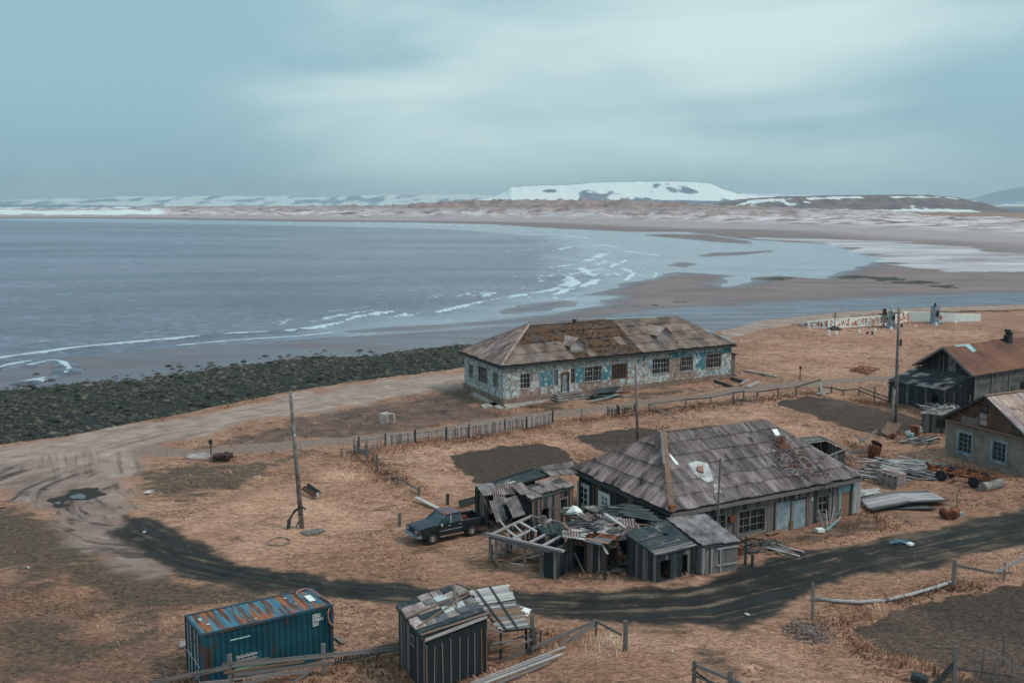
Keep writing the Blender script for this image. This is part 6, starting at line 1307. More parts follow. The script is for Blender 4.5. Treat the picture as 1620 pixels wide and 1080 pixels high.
# ------------------------------------------------------------------ pickup truck (built at the origin facing +x, then set down)
def pickup():
    T = thing('pickup_truck', 'old dark pickup truck with rusty roof parked on the dry grass', 'truck', (0, 0, 0))
    pm = M('truck_paint', [S(20, 30, 34), S(27, 37, 41)], 1.5, space='P', rough=.35, bump=0, spec=.5, extra=[(S(84, 60, 50), 2.0, .66, .05)])
    hm = M('truck_hood', [S(44, 54, 64), S(54, 65, 76)], 1.5, rough=.5, bump=0, extra=[(S(50, 60, 70), 2.5, .6, .1)])
    rm = M('truck_roof', [S(82, 84, 100), S(92, 92, 106)], 1.5, rough=.55, bump=.1, extra=[(S(128, 80, 62), 2.6, .50, .04)])
    chrome = M('truck_trim', [S(150, 160, 166), S(176, 184, 188)], 2, rough=.3, bump=0)
    gl = M('truck_glass', [S(24, 36, 42), S(40, 54, 62)], 1.5, rough=.08, bump=0, spec=.8)
    hub = M('wheel_rim', [S(150, 134, 126), S(178, 162, 152)], 5, rough=.6, bump=0, extra=[(S(110, 84, 70), 9, .56, .05)])
    W2_ = .83; FX, RX, WR = 1.42, -1.43, .37
    def side_strip(pts_top, x0, x1, arches, zb):   # body side outline with wheel arches
        out = []; seg = []
        pts = [(x0, zb)]
        for cx in arches:
            for k in range(9):
                a = math.pi - math.pi * k / 8; pts.append((cx + .47 * math.cos(a), max(zb, .37 + .47 * math.sin(a))))
        pts.append((x1, zb)); return pts + pts_top
    # lower body: front clip and cab
    low = side_strip([(2.42, .80), (2.40, .98), (2.30, 1.03), (.98, 1.12), (-.72, 1.12)], -.72, 2.38, [FX], .42)
    mb = MB(); mb.prism([(x, -W2_, z) for x, z in low], (0, 2 * W2_, 0)); body = mb.build('body', pm, T)
    # bed: outer sides with arches, inside hollow
    bedo = side_strip([(-.76, 1.12), (-2.42, 1.10)], -2.42, -.76, [RX], .45)
    bedo = [(-2.42, .5), (-1.91, .5)] + [(RX + .47 * math.cos(math.pi - math.pi * k / 8), max(.5, .37 + .47 * math.sin(math.pi - math.pi * k / 8))) for k in range(9)] + [(-.76, .5), (-.76, 1.1), (-2.42, 1.08)]
    mb = MB()
    for s in (-1, 1): mb.prism([(x, s * W2_ if s < 0 else W2_ - .09, z) for x, z in bedo], (0, .09, 0))
    mb.beam((-.8, -.74, .85), (-.8, .74, .85), .06, .55); mb.build('bed', pm, T)
    mb = MB(); mb.box((-1.6, 0, .62), (1.58, 1.48, .05)); mb.build('bed_floor', rust, T)
    mb = MB(); mb.box((-1.43, .6, .78), (.8, .26, .3)); mb.box((-1.43, -.6, .78), (.8, .26, .3)); mb.build('wheel_well', rust, T)
    mb = MB(); mb.box((-2.42, 0, .83), (.05, 1.6, .5)); mb.build('tailgate', pm, T)
    mb = MB()
    for s in (-1, 1): mb.beam((-.76, s * (W2_ - .045), 1.12), (-2.44, s * (W2_ - .045), 1.10), .11, .04)
    mb.build('bed_rail', hm, T)
    # hood as crowned plate
    mb = MB(); n = 6; rows = [(2.40, .99, .70), (2.28, 1.05, .76), (1.6, 1.11, .79), (1.0, 1.16, .80)]
    vs = [[Vector((x, -w + 2 * w * k / n, z + .035 * math.sin(math.pi * k / n))) for k in range(n + 1)] for x, z, w in rows]
    for i in range(3):
        for k in range(n): mb.poly([vs[i][k], vs[i][k + 1], vs[i + 1][k + 1], vs[i + 1][k]])
    mb.build('hood', hm, T, True)
    # greenhouse
    zb, zt = 1.12, 1.66; prof = [(1.0, zb), (.42, zt - .02), (-.55, zt), (-.74, zb)]; ws = {zb: W2_ - .02, 'top': .64}
    bl = [Vector((1.0, -.80, zb)), Vector((1.0, .80, zb)), Vector((-.74, .80, zb)), Vector((-.74, -.80, zb))]; tl = [Vector((.40, -.64, zt - .02)), Vector((.40, .64, zt - .02)), Vector((-.62, .64, zt)), Vector((-.62, -.64, zt))]
    mb = MB(); ins_ = .03
    mb.poly([bl[0], bl[3], bl[2], bl[1]])
    mb.build('cabin_floor', dark_iron, T)
    mb = MB()   # pillars
    for a, b in ((bl[0], tl[0]), (bl[1], tl[1]), (bl[2], tl[2]), (bl[3], tl[3])): mb.beam(a, b, .07, .07)
    for s, y0, y1 in ((-1, -.80, -.64), (1, .80, .64)): mb.beam(Vector((.12, y0, zb)), Vector((.02, y1, zt)), .09, .05, up=(0, 1, 0))
    for a, b in ((tl[0], tl[1]), (tl[1], tl[2]), (tl[2], tl[3]), (tl[3], tl[0])): mb.beam(a, b, .07, .06)
    mb.build('pillars', pm, T)
    mb = MB(); mb.beam(bl[0] + Vector((.02, -.02, 0)), tl[0] + Vector((.03, -.02, 0)), .035, .03); mb.beam(bl[1] + Vector((.02, .02, 0)), tl[1] + Vector((.03, .02, 0)), .035, .03); mb.beam(bl[0] + Vector((.03, 0, .02)), bl[1] + Vector((.03, 0, .02)), .05, .03)
    for y, yt in ((.82, .66), (-.82, -.66)): mb.beam(Vector((.12, y, zb + .02)), Vector((.02, yt, zt)), .05, .02, up=(0, 1, 0)); mb.beam(Vector((-.70, y, zb + .02)), Vector((-.62, yt, zt)), .05, .02, up=(0, 1, 0))
    mb.build('window_trim', chrome, T)
    def pane(name, p, par=T): mb = MB(); mb.poly(p); return mb.build(name, gl, par)
    pane('windscreen', [bl[0], bl[1], tl[1], tl[0]]); pane('rear_window', [bl[2], bl[3], tl[3], tl[2]])
    # roof crowned
    mb = MB(); rows = [(.46, zt - .03, .60), (.30, zt + .015, .66), (-.45, zt + .03, .66), (-.66, zt - .0, .62)]
    vs = [[Vector((x, -w + 2 * w * k / n, z + .04 * math.sin(math.pi * k / n))) for k in range(n + 1)] for x, z, w in rows]
    for i in range(3):
        for k in range(n): mb.poly([vs[i][k], vs[i][k + 1], vs[i + 1][k + 1], vs[i + 1][k]])
    mb.build('roof', rm, T, True)
    for s in (-1, 1):
        y = s * (W2_ + .006)
        for x0, x1 in ((.10, .92), (-.70, .08)):
            mb = MB(); p = [(x0, .50), (x1, .50), (x1 + (.03 if x1 > .5 else 0), 1.10), (x0, 1.10)]; q_ = [(x, y, z) for x, z in p]; mb.prism(q_, (0, .012 * s, 0)); d = mb.build('door', pm, T)
            mb = MB(); mb.box((x0 + .14, y + .025 * s, 1.0), (.13, .03, .035)); mb.build('door_handle', chrome, d)
            xm0, xm1 = x0 + .02, x1 - .02; yy = lambda z: s * (.80 - (z - zb) / (zt - zb) * .16 + .004)
            tx = lambda x, z: x - (z - zb) * (1.05 if x > .5 else (.1 if x > -.5 else -.18))
            pane('side_window', [Vector((tx(x, z), yy(z), z)) for x, z in ((xm0, zb + .01), (xm1, zb + .01), (xm1, zt - .06), (xm0, zt - .06))], d)
        mb = MB(); mb.box((.86, s * .98, 1.16), (.08, .16, .13)); mb.beam((.86, s * .84, 1.12), (.86, s * .94, 1.14), .04, .04); mb.build('mirror', chrome, T)
        mb = MB(); mb.beam((.95, s * .90, .40), (-.75, s * .90, .38), .16, .05); mb.build('running_board', M('dust', [S(120, 92, 80), S(142, 112, 98)], 2) if s < 0 else bpy.data.materials['dust'], T)
        mb = MB(); mb.beam((.95, y + .01 * s, .74), (-.72, y + .01 * s, .74), .02, .035, up=(0, 0, 1)); mb.build('side_moulding', zinc, T)
        for cx in (FX, RX):
            W_ = thing('wheel', None, None, (cx, s * .74, WR)); W_.parent = T
            mb = MB(); pr = [(.20, -.11), (.36, -.12), (.385, -.07), (.385, .07), (.36, .12), (.20, .11)]; N = 24; c_ = Vector((cx, s * .74, WR))
            for k in range(N):
                a, b = 2 * math.pi * k / N, 2 * math.pi * (k + 1) / N
                for (r0, y0), (r1, y1) in zip(pr, pr[1:]): mb.poly([c_ + Vector((r0 * math.cos(a), y0, r0 * math.sin(a))), c_ + Vector((r0 * math.cos(b), y0, r0 * math.sin(b))), c_ + Vector((r1 * math.cos(b), y1, r1 * math.sin(b))), c_ + Vector((r1 * math.cos(a), y1, r1 * math.sin(a)))])
            mb.build('tyre', rubber, W_, True)
            mb = MB(); yo = s * .09; fan = [c_ + Vector((.235 * math.cos(2 * math.pi * k / 20), yo + .015 * s, .235 * math.sin(2 * math.pi * k / 20))) for k in range(20)]
            dish = [c_ + Vector((.17 * math.cos(2 * math.pi * k / 20), yo - .04 * s, .17 * math.sin(2 * math.pi * k / 20))) for k in range(20)]
            for k in range(20): mb.poly([fan[k], fan[(k + 1) % 20], dish[(k + 1) % 20], dish[k]])
            mb.poly(dish); mb.tube([c_ + Vector((0, yo - .03 * s, 0)), c_ + Vector((0, yo + .03 * s, 0))], .06, 8); mb.build('rim', hub, W_)
            mb = MB()
            for k in range(6): a = k * math.pi / 3; mb.box(c_ + Vector((.125 * math.cos(a), yo - .03 * s, .125 * math.sin(a))), (.045, .03, .045))
            mb.build('rim_slots', rubber, W_)
        mb = MB(); mb.prism([(FX + .52 * math.cos(math.pi * k / 10), s * (W2_ + (.0 if s > 0 else -.045)), .40 + .52 * math.sin(math.pi * k / 10)) for k in range(11)] + [(FX + .45 * math.cos(math.pi - math.pi * k / 10), s * (W2_ + (.0 if s > 0 else -.045)), .38 + .45 * math.sin(math.pi - math.pi * k / 10)) for k in range(11)], (0, .045, 0)); mb.build('wheel_arch', pm, T)
        mb = MB(); mb.prism([(RX + .52 * math.cos(math.pi * k / 10), s * (W2_ + (.0 if s > 0 else -.045)), .40 + .52 * math.sin(math.pi * k / 10)) for k in range(11)] + [(RX + .45 * math.cos(math.pi - math.pi * k / 10), s * (W2_ + (.0 if s > 0 else -.045)), .38 + .45 * math.sin(math.pi - math.pi * k / 10)) for k in range(11)], (0, .045, 0)); mb.build('wheel_arch', pm, T)
        mb = MB(); mb.box((2.43, s * .56, .86), (.05, .26, .15)); mb.build('headlight', chrome, T)
        mb = MB(); mb.box((2.36, s * .80, .86), (.16, .08, .15)); mb.build('turn_signal', rust, T)
    mb = MB(); mb.box((2.43, 0, .86), (.04, .82, .16)); mb.build('grille', dark_iron, T)
    mb = MB(); mb.box((2.47, 0, .60), (.16, 1.66, .17)); mb.box((2.36, -.80, .60), (.3, .1, .17)); mb.box((2.36, .80, .60), (.3, .1, .17)); mb.build('bumper', zinc, T)
    mb = MB(); mb.beam((2.3, 0, .5), (-2.3, 0, .5), .7, .12); mb.tube([(FX, -.7, WR), (FX, .7, WR)], .06, 6); mb.tube([(RX, -.7, WR), (RX, .7, WR)], .07, 6); mb.build('chassis', dark_iron, T)
    hd = math.radians(180 + 33); c, s_ = math.cos(hd), math.sin(hd); contact = g(685, 860); lx, ly = FX, .84
    T.location = (contact.x - (lx * c - ly * s_), contact.y - (lx * s_ + ly * c), -.01); T.rotation_euler = (0, 0, hd)
pickup()
# ------------------------------------------------------------------ yard things on the right
def plank_heap(label, cx, cy, n, L, wd, mats, spread=(28, 12), zmax=.8, ang=(-25, 10), name='plank_heap', base=None, pk=.15):
    T = thing(name, label, 'planks', xy(g(cx, cy)))
    for k in range(n):
        x = cx + random.uniform(-1, 1) * spread[0]; y = cy + random.uniform(-1, 1) * spread[1]; r = math.hypot((x - cx) / spread[0], (y - cy) / spread[1])
        z = max(.06, zmax * (1 - r) * random.uniform(.4, 1)); a = g(x, y, z); an = math.radians(random.uniform(*ang)); l = random.uniform(*L); d = Vector((math.cos(an), math.sin(an), random.uniform(-.08, .08))) * l / 2
        plank('plank', T, a - d, a + d, random.uniform(*wd), .04, random.choice(mats))
    return T
T = plank_heap('large untidy heap of split grey planks behind the stack of slate sheets', 1418, 742, 110, (1.5, 4.0), (.1, .2), [wood_grey, wood_pale, wood_dark, wood_grey, wood_pale, wood_white], (42, 15), .8, (-45, 0))
mb = MB(); mb.hexa([g(1375, 738, -.05), g(1420, 760, -.05), g(1460, 748, -.05), g(1400, 728, -.05)], [g(1388, 738, .3), g(1420, 752, .3), g(1445, 746, .3), g(1405, 733, .3)]); mb.build('heap_core', wood_dark, T)
T = thing('slate_sheet_stack', 'neat stack of corrugated slate sheets between the hipped house and the plank heap', 'stack', xy(g(1418, 773)))
f0, f1, fL = g(1418, 774), g(1434, 767), g(1387, 763)
uu_ = (f1 - f0); vv_ = (fL - f0)
for k in range(13):
    z = Vector((0, 0, .02 + k * .072)); j = Vector((random.uniform(-.04, .04), random.uniform(-.04, .04), 0)); p4 = [f0 + z + j, f1 + z + j, f1 + vv_ + z + j, f0 + vv_ + z + j]; sheets(T, p4, p4[0], p4[1], 1.5, 3, slate, waves=6, amp=.03, name='slate_sheet', jitter=0, lift=0)
mb = MB(); mb.hexa([f0 + uu_ * .02, f1 - uu_ * .02, f1 + vv_, f0 + vv_], [p + Vector((0, 0, .88)) for p in (f0 + uu_ * .02, f1 - uu_ * .02, f1 + vv_, f0 + vv_)]); mb.build('stack_core', beam_grey, T)
T = thing('board_pile', 'low pile of long pale wide boards right of the hipped house corner', 'boards', xy(g(1430, 800)))
for k in range(11):
    f = k / 10 + random.uniform(-.03, .03); a = g(1362 + 16 * f, 789 + 17 * f, .3 - .1 * abs(f - .4)); b = g(1468 + 30 * f, 777 + 14 * f, .32 - .1 * abs(f - .4)); m = a.lerp(b, .5) + Vector((0, 0, .22))
    mm_ = random.choice([wood_pale, wood_pale, wood_grey, wood_dark]); plank('board', T, a + up * random.uniform(-1, .6), m, random.uniform(.22, .4), .05, mm_); plank('board', T, m, b + up * random.uniform(-1, .6), random.uniform(.22, .4), .05, mm_)
for k in range(8): plank('board', T, g(1366 + 6 * k, 800 + k * .6, .1), g(1430 + 7 * k, 790 + 2 * k, .1), .3, .05, wood_dark if k % 2 else wood_grey)
def barrel(label, c, ax, r, L, m, bulge=.0):
    T = thing('barrel', label, 'barrel', xy(c)); a = c - ax * L / 2; mb = MB(); rr = []; pts = []
    for t, q in ((0, 1), (.02, 1.04), (.05, 1), (.32, 1), (.34, 1.05), (.36, 1), (.64, 1), (.66, 1.05), (.68, 1), (.95, 1), (.98, 1.04), (1, 1)): pts.append(a + ax * L * t); rr.append(r * q)
    mb.tube(pts, rr, 16, caps=False); mb.build('shell', m, T)
    for s, t in ((1, .02), (-1, .98)):
        mb = MB(); mb.tube([a + ax * L * (t - .01 * s), a + ax * L * (t + .01 * s)], r * .97, 16); mb.build('lid', m, T)
barrel('rusty barrel lying left of its twin beside the dark road', g(1497, 812, .3), U(100), .3, .85, rust); barrel('rusty barrel lying right of its twin beside the dark road', g(1509, 811, .32), U(60), .31, .9, rust)
T = thing('iron_rod', 'thin iron rod standing in the grass behind the rusty barrels', 'rod', g(1513, 804)); plank('rod', T, g(1513, 804), g(1513, 804) + Vector((0, 0, 1.0)), .04, .04, dark_iron, up=(0, 1, 0))
mb = MB(); c = g(1519, 816); mb.box(c + Vector((0, 0, .12)), (.35, .25, .3), .4); tag(mb.build('scrap_block', zinc), 'small grey metal block beside the rusty barrels', 'scrap')
# wheeled chassis
T = thing('trailer_chassis', 'rusty four-wheeled trailer chassis before the plaster house', 'trailer', xy(g(1520, 750)))
w1_, w2_, w3_ = g(1489, 752, .4), g(1541, 763, .4), g(1507, 740, .4); ax_ = (w2_ - w1_).normalized(); sdv = Vector((-ax_.y, ax_.x, 0)); w4_ = w2_ + sdv * 1.7; w3_ = w1_ + sdv * 1.7
for c in (w1_, w2_, w3_, w4_):
    W_ = thing('wheel', None, None, c); W_.parent = T; W_.location = c - wl(T)
    mb = MB(); mb.tube([c - sdv * .13, c - sdv * .11, c + sdv * .11, c + sdv * .13], [.33, .42, .42, .33], 16); mb.build('tyre', rubber, W_, False); mb = MB(); mb.tube([c - sdv * .15, c + sdv * .15], .2, 12); mb.build('rim', dark_iron, W_)
for o_ in (.3, 1.4): plank('frame_rail', T, w1_ + sdv * o_ - ax_ * .9 + up * 2.2, w2_ + sdv * o_ + ax_ * 1.0 + up * 2.2, .14, .16, rust)
for t in (-.1, .25, .5, .75, 1.0): p = w1_.lerp(w2_, t) + up * 2.6; plank('crossbar', T, p, p + sdv * 1.7, .1, .12, rust)
for o_ in (0, 1.7): plank('deck_rail', T, w1_.lerp(w2_, .5) + sdv * o_ + up * 5, w2_ + ax_ * 1.1 + sdv * o_ + up * 5, .08, .08, rust)
for t in (.5, 1.45): p = w1_.lerp(w2_, t) + up * 5; plank('deck_rail', T, p, p + sdv * 1.7, .08, .08, rust)
for t in (.55, 1.4):
    for o_ in (.05, 1.65): p = w1_.lerp(w2_, t) + sdv * o_; plank('upright', T, p + up * 2, p + up * 5, .08, .08, rust, up=(0, 1, 0))
mb = MB(); p = w1_ - ax_ * 1.1 + sdv * .8 + up * 3; mb.box(p, (.5, .6, .4), .3); mb.tube([p - ax_ * .2, p - ax_ * .5 + up * 3], .12, 8); mb.build('drawbar', rust, T)
c = w2_ + ax_ * .75 + sdv * .2; barrel('grey steel drum lying at the rear of the rusty trailer', Vector((c.x, c.y, .34)) + ax_ * .35 + sdv * .3, (sdv + ax_ * .2).normalized(), .36, 2.2, beam_grey)
# rusty tank, boxes near tall pole
T = thing('rusty_tank', 'dark rusty tank sunk in the grass behind the plank heap', 'tank', g(1382, 722)); mb = MB(); b = g(1382, 722); mb.tube([b - up, b + Vector((0, 0, .2)), b + Vector((.1, 0, .9)), b + Vector((.25, .1, 1.1))], [.45, .5, .55, .5], 12); mb.build('shell', rust, T); mb = MB(); mb.tube([b + Vector((.25, .1, 1.05)), b + Vector((.25, .1, 1.12))], .42, 10); mb.build('hole', dark_iron, T)
mb = MB(); a = g(1402, 690); mb.beam(a + Vector((0, 0, .1)), g(1418, 680) + Vector((0, .2, .8)), 1.1, .04, up=(0, -1, 1)); tag(mb.build('sheet_panel', M('rusty_mesh', [S(92, 74, 66), S(120, 92, 80)], 2)), 'tilted rusty sheet panel at the foot of the tallest utility pole', 'panel')
T = thing('barrel', 'upright rusty barrel near the small flat-roofed shed', 'barrel', g(1447, 688)); b = g(1447, 689); mb = MB(); mb.tube([b, b + Vector((0, 0, .95))], .42, 14); mb.build('shell', rust, T)
for i, (x, y, lb, m) in enumerate(((1438, 688, 'crumpled white bag left of the upright rusty barrel', white_paint), (1454, 684, 'crumpled white bag right of the upright rusty barrel', white_paint), (1441, 693, 'turquoise scrap lying before the upright rusty barrel', cap_blue), (1478, 684, 'dark tyre-like lump against the small shed wall', rubber), (1412, 694, 'dark rusty bucket lump below the tallest utility pole', rust))):
    mb = MB(); b = g(x, y)
    for k in range(5): mb.box(b + Vector((random.uniform(-.2, .2), random.uniform(-.2, .2), .12 + .08 * k)), (.35, .3, .16), k)
    tag(mb.build('scrap', m), lb, 'scrap')
plank_heap('small pile of grey and dark planks before the small flat-roofed shed', 1452, 696, 22, (1.2, 3.0), (.12, .25), [wood_pale, wood_grey, wood_dark, wood_dark], (18, 6), .3, (-5, 30))
plank_heap('white slate scraps piled at the right corner of the hipped house', 1374, 781, 26, (.6, 1.3), (.25, .4), [wood_white, wood_pale, wood_white], (13, 7), .4, (-40, 60), name='scrap_heap')
T = thing('blue_tarpaulin', 'small crumpled blue tarpaulin at the edge of the dark road', 'tarpaulin', g(1425, 857))
mb = MB(); pts = [(1406, 857), (1416, 853), (1428, 853), (1442, 856), (1441, 861), (1430, 859), (1420, 859), (1410, 860)]; c = g(1424, 857, .16)
P_ = [g(x, y, .05 + .05 * (i % 2)) for i, (x, y) in enumerate(pts)]
for i in range(8): mb.poly([P_[(i + 1) % 8], P_[i], c]); 
for i in range(8): mb.poly([P_[i] - up, P_[(i + 1) % 8] - up, c - up])
mb.build('cloth', M('tarp_blue', [S(50, 78, 98), S(96, 124, 138)], 4), T); mb = MB(); mb.box(g(1440, 860, .1), (.4, .3, .12), .5); mb.build('white_end', white_paint, T)
# tangle of old chair frames by the door
T = thing('chair_frames', 'tangle of broken pale chair frames before the right window of the hipped house', 'chairs', g(1312, 838))
for (x0, y0, z0, x1, y1, z1) in ((1303, 836, 0, 1295, 806, 1.1), (1309, 838, 0, 1307, 806, 1.2), (1313, 836, 0, 1320, 800, 1.4), (1322, 832, 0, 1331, 804, 1.3), (1298, 824, .5, 1308, 826, .5), (1306, 838, .1, 1330, 818, .7), (1300, 812, .9, 1308, 814, .9), (1318, 812, .9, 1330, 812, .9), (1296, 832, .1, 1316, 838, .1)):
    plank('stick', T, g(x0, y0, z0), g(x1, y1, z1), .07, .06, wood_pale, up=(0, -1, .1))
plank('board', T, g(1308, 838, .1), g(1325, 822, .6), .16, .04, wood_teal, up=(0, -1, .3)); mb = MB(); mb.box(g(1297, 838, .15), (.5, .4, .2), .3); mb.build('white_scrap', white_paint, T)
plank_heap('brushwood and fallen boards on the ground below the double window', 1200, 862, 46, (.5, 1.4), (.05, .12), [wood_brown, wood_dark, wood_dark, wood_grey], (38, 12), .4, (-80, 80), name='brushwood')
plank_heap('three grey boards sliding from the brushwood toward the road', 1240, 868, 6, (1.6, 2.2), (.16, .22), [wood_grey, wood_pale], (12, 5), .2, (-55, -35))
T = thing('low_bench', 'long low plank shelf along the wall below the double window', 'bench', g(1185, 850)); plank('seat', T, g(1172, 852, .3), g(1200, 844, .35), .3, .06, wood_brown); plank('seat', T, g(1214, 845, .15), g(1236, 838, .2), .3, .06, wood_brown)
for x, y, yt, lb in ((1179, 893, 848, 'dark post standing right of the pale corrugated lean-to'), (1190, 896, 876, 'short dark stump right of the pale corrugated lean-to'), (957, 916, 886, 'thin stake in the grass before the board-roof shed'), (1002, 900, 876, 'leaning stub in the rubbish before the black felt roofed shed')):
    b = g(x, y); T = thing('wooden_post', lb, 'post', b); plank('post', T, b - up, b + Vector((0, 0, top(b, yt))), .14, .12, wood_dark, up=(0, 1, 0))
mb = MB(); mb.box(g(1172, 872, .9), (.25, .2, .45), .3); T = tag(mb.build('rusty_can', rust), 'rusty orange can hanging at the right side of the pale lean-to', 'can')
for k, (x, y, lb) in enumerate(((973, 882, 'heap of pale rubbish at the doorway of the board-roof shed'), (1092, 880, 'white bag inside the felt roof shed doorway'))):
    mb = MB(); b = g(x, y)
    for j in range(6): mb.box(b + Vector((random.uniform(-.25, .25), random.uniform(-.1, .1), .15 + .08 * j)), (.4, .3, .15), j * 1.2)
    tag(mb.build('rubbish', mortar), lb, 'rubbish')
plank_heap('scattered boards and rags on the ground before the ruined sheds', 985, 893, 40, (.4, 1.3), (.08, .18), [wood_grey, wood_dark, wood_brown, wood_pale], (52, 10), .3, (-80, 80), name='board_scatter')
# beside the turquoise building
T = plank_heap('pile of dark boards and pale laths before the turquoise building wall', 957, 625, 46, (1.2, 3.5), (.14, .3), [wood_grey, wood_dark, wood_pale, wood_dark, wood_white], (24, 6), .6, (10, 45)); 
for k in range(5): plank('board', T, g(942 + k * 7, 622 - k * .5, .75), g(950 + k * 7, 614 - k * .8, .85), .5, .05, wood_dark)
plank('board', T, g(936, 634, .3), g(978, 624, .4), .2, .05, wood_teal)
for i, (x0, y0, x1, y1, w, m, lb) in enumerate(((1131, 602, 1156, 610, .35, wood_dark, 'dark log lying in the grass at the right part of the turquoise building'), (1172, 608, 1184, 600, .3, wood_pale, 'pale log left of the other pale log beyond the porch'), (1182, 612, 1201, 604, .3, wood_pale, 'pale log lying lowest in the grass beyond the porch'),
      (1158, 598, 1176, 603, .4, wood_dark, 'dark beam lying at the foot of the end porch'), (1180, 586, 1230, 596, .45, concrete, 'long pale concrete strip in the grass beyond the porch'), (1152, 590, 1165, 594, .3, wood_grey, 'short grey beam against the right end of the turquoise wall'))):
    T = thing('timber' if i != 4 else 'concrete_strip', lb, 'log' if i != 4 else 'slab', xy(g(x0, y0))); plank('beam', T, g(x0, y0, .16), g(x1, y1, .16), w, .2, m)
T = thing('bed_frames', 'flat rusty metal bed frames lying in the grass field', 'frame', xy(g(1368, 584)))
for (x0, y0, x1, y1) in ((1345, 585, 1362, 579), (1352, 586, 1370, 580), (1362, 588, 1378, 581), (1370, 589, 1388, 583), (1345, 585, 1374, 590), (1362, 579, 1392, 583), (1355, 582, 1384, 586)): plank('bar', T, g(x0, y0, .18), g(x1, y1, .18), .22, .1, rust)
for k, (x, lb) in enumerate(((607, 'left upright broken concrete block below the shore road'), (618, 'right tumbled broken concrete block below the shore road'))):
    T = thing('concrete_block', lb, 'block', g(x, 668)); b = g(x, 669 - k * 2); mb = MB(); mb.hexa([b + Vector(p) for p in ((-.4, -.3, -.1), (.4, -.35, -.1), (.45, .3, -.1), (-.35, .3, -.1))], [b + Vector(p) for p in ((-.35, -.25, 1.0 - .3 * k), (.3, -.3, .9), (.4, .3, 1.1 - .3 * k), (-.4, .25, .9))]); mb.build('block', concrete, T)
T = thing('trough', 'open dark wooden trough lying right of the left utility pole', 'trough', g(490, 782)); a, b = g(479, 771, .35), g(499, 784, .3)
plank('side', T, a, b, .38, .06, M('red_wood', [S(70, 46, 40), S(98, 64, 52)], 3, GR, space='O'), up=(0, -1, .7)); plank('side', T, a + Vector((.2, .5, 0)), b + Vector((.2, .5, 0)), .4, .06, wood_dark, up=(0, -1, .3)); plank('end_board', T, b + Vector((.1, -.1, .05)), b + Vector((.2, .3, .05)), .3, .05, wood_pale, up=(1, -.3, .1))
T = thing('flat_board', 'grey board panel lying in front of the left utility pole', 'board', g(494, 844)); mb = MB(); mb.prism([g(474, 842, .05), g(487, 848, .05), g(514, 840, .05), g(503, 837, .05)], (0, 0, .08)); mb.build('panel', wood_grey, T)
T = thing('hoop', 'thin grey hoop lying on the dry grass left of the utility pole', 'hoop', g(441, 856)); c = g(441, 856, .12); mb = MB(); mb.tube([c + Vector((.68 * math.cos(k * math.pi / 14), .68 * math.sin(k * math.pi / 14) * 1.05, .03 * math.sin(k))) for k in range(29)], .035, 6); mb.build('ring', beam_grey, T)
T = thing('well_cover', 'pale concrete well cover beside the roadside standpipe', 'cover', g(316, 723)); mb = MB(); c = g(315, 723); mb.tube([c, c + Vector((0, 0, .15))], 1.0, 16); mb.build('ring', concrete, T)
mb = MB()
for k in range(26):
    c = g(random.uniform(340, 366), random.uniform(717, 723), random.uniform(.05, .4)); mb.box(c, (random.uniform(.2, .6), random.uniform(.2, .5), random.uniform(.1, .3)), random.random() * 3)
tag(mb.build('scrap_heap', M('dark_scrap', [S(44, 40, 38), S(76, 52, 46)], 2)), 'dark heap of scrap right of the roadside standpipe', 'scrap', kind='stuff')
mb = MB()
for k in range(420):
    an = random.random() * 6.28; r = random.random() ** .7; c = g(1280, 1000) + Vector((math.cos(an) * r * 1.3, math.sin(an) * r * 1.3, .12 * (1 - r))); s = random.uniform(.02, .08); mb.box(c, (s * 1.5, s * 1.2, s), random.random() * 3)
tag(mb.build('gravel_pile', M('gravel', [S(96, 84, 82), S(136, 120, 114)], 6)), 'low grey gravel pile below the leaning post', 'gravel', kind='stuff')
mb = MB(); mb.tube([g(1468 + 0, 1076, .2), g(1442, 1068, .25)], .22, 10); tag(mb.build('log', wood_dark), 'dark log lying in weeds at the bottom right', 'log')
for (x, y, s, lb) in ((45, 897, .14, 'tiny white scrap on the grass at the left edge'), (1182, 971, .16, 'pale flat scrap in the dark muddy turning'), (968, 1006, .14, 'small white scrap beside the lone leaning post'), (228, 841, .16, 'pale stone chip on the black mud near the junction'), (235, 778, .45, 'thin pale board lying by the tyre tracks at left'), (1064, 1030, .1, 'small white fleck in the grass at the bottom middle')):
    mb = MB(); mb.box(g(x, y, .08), (s * 1.6, s, .06), random.random() * 3); tag(mb.build('litter', mortar), lb, 'litter')

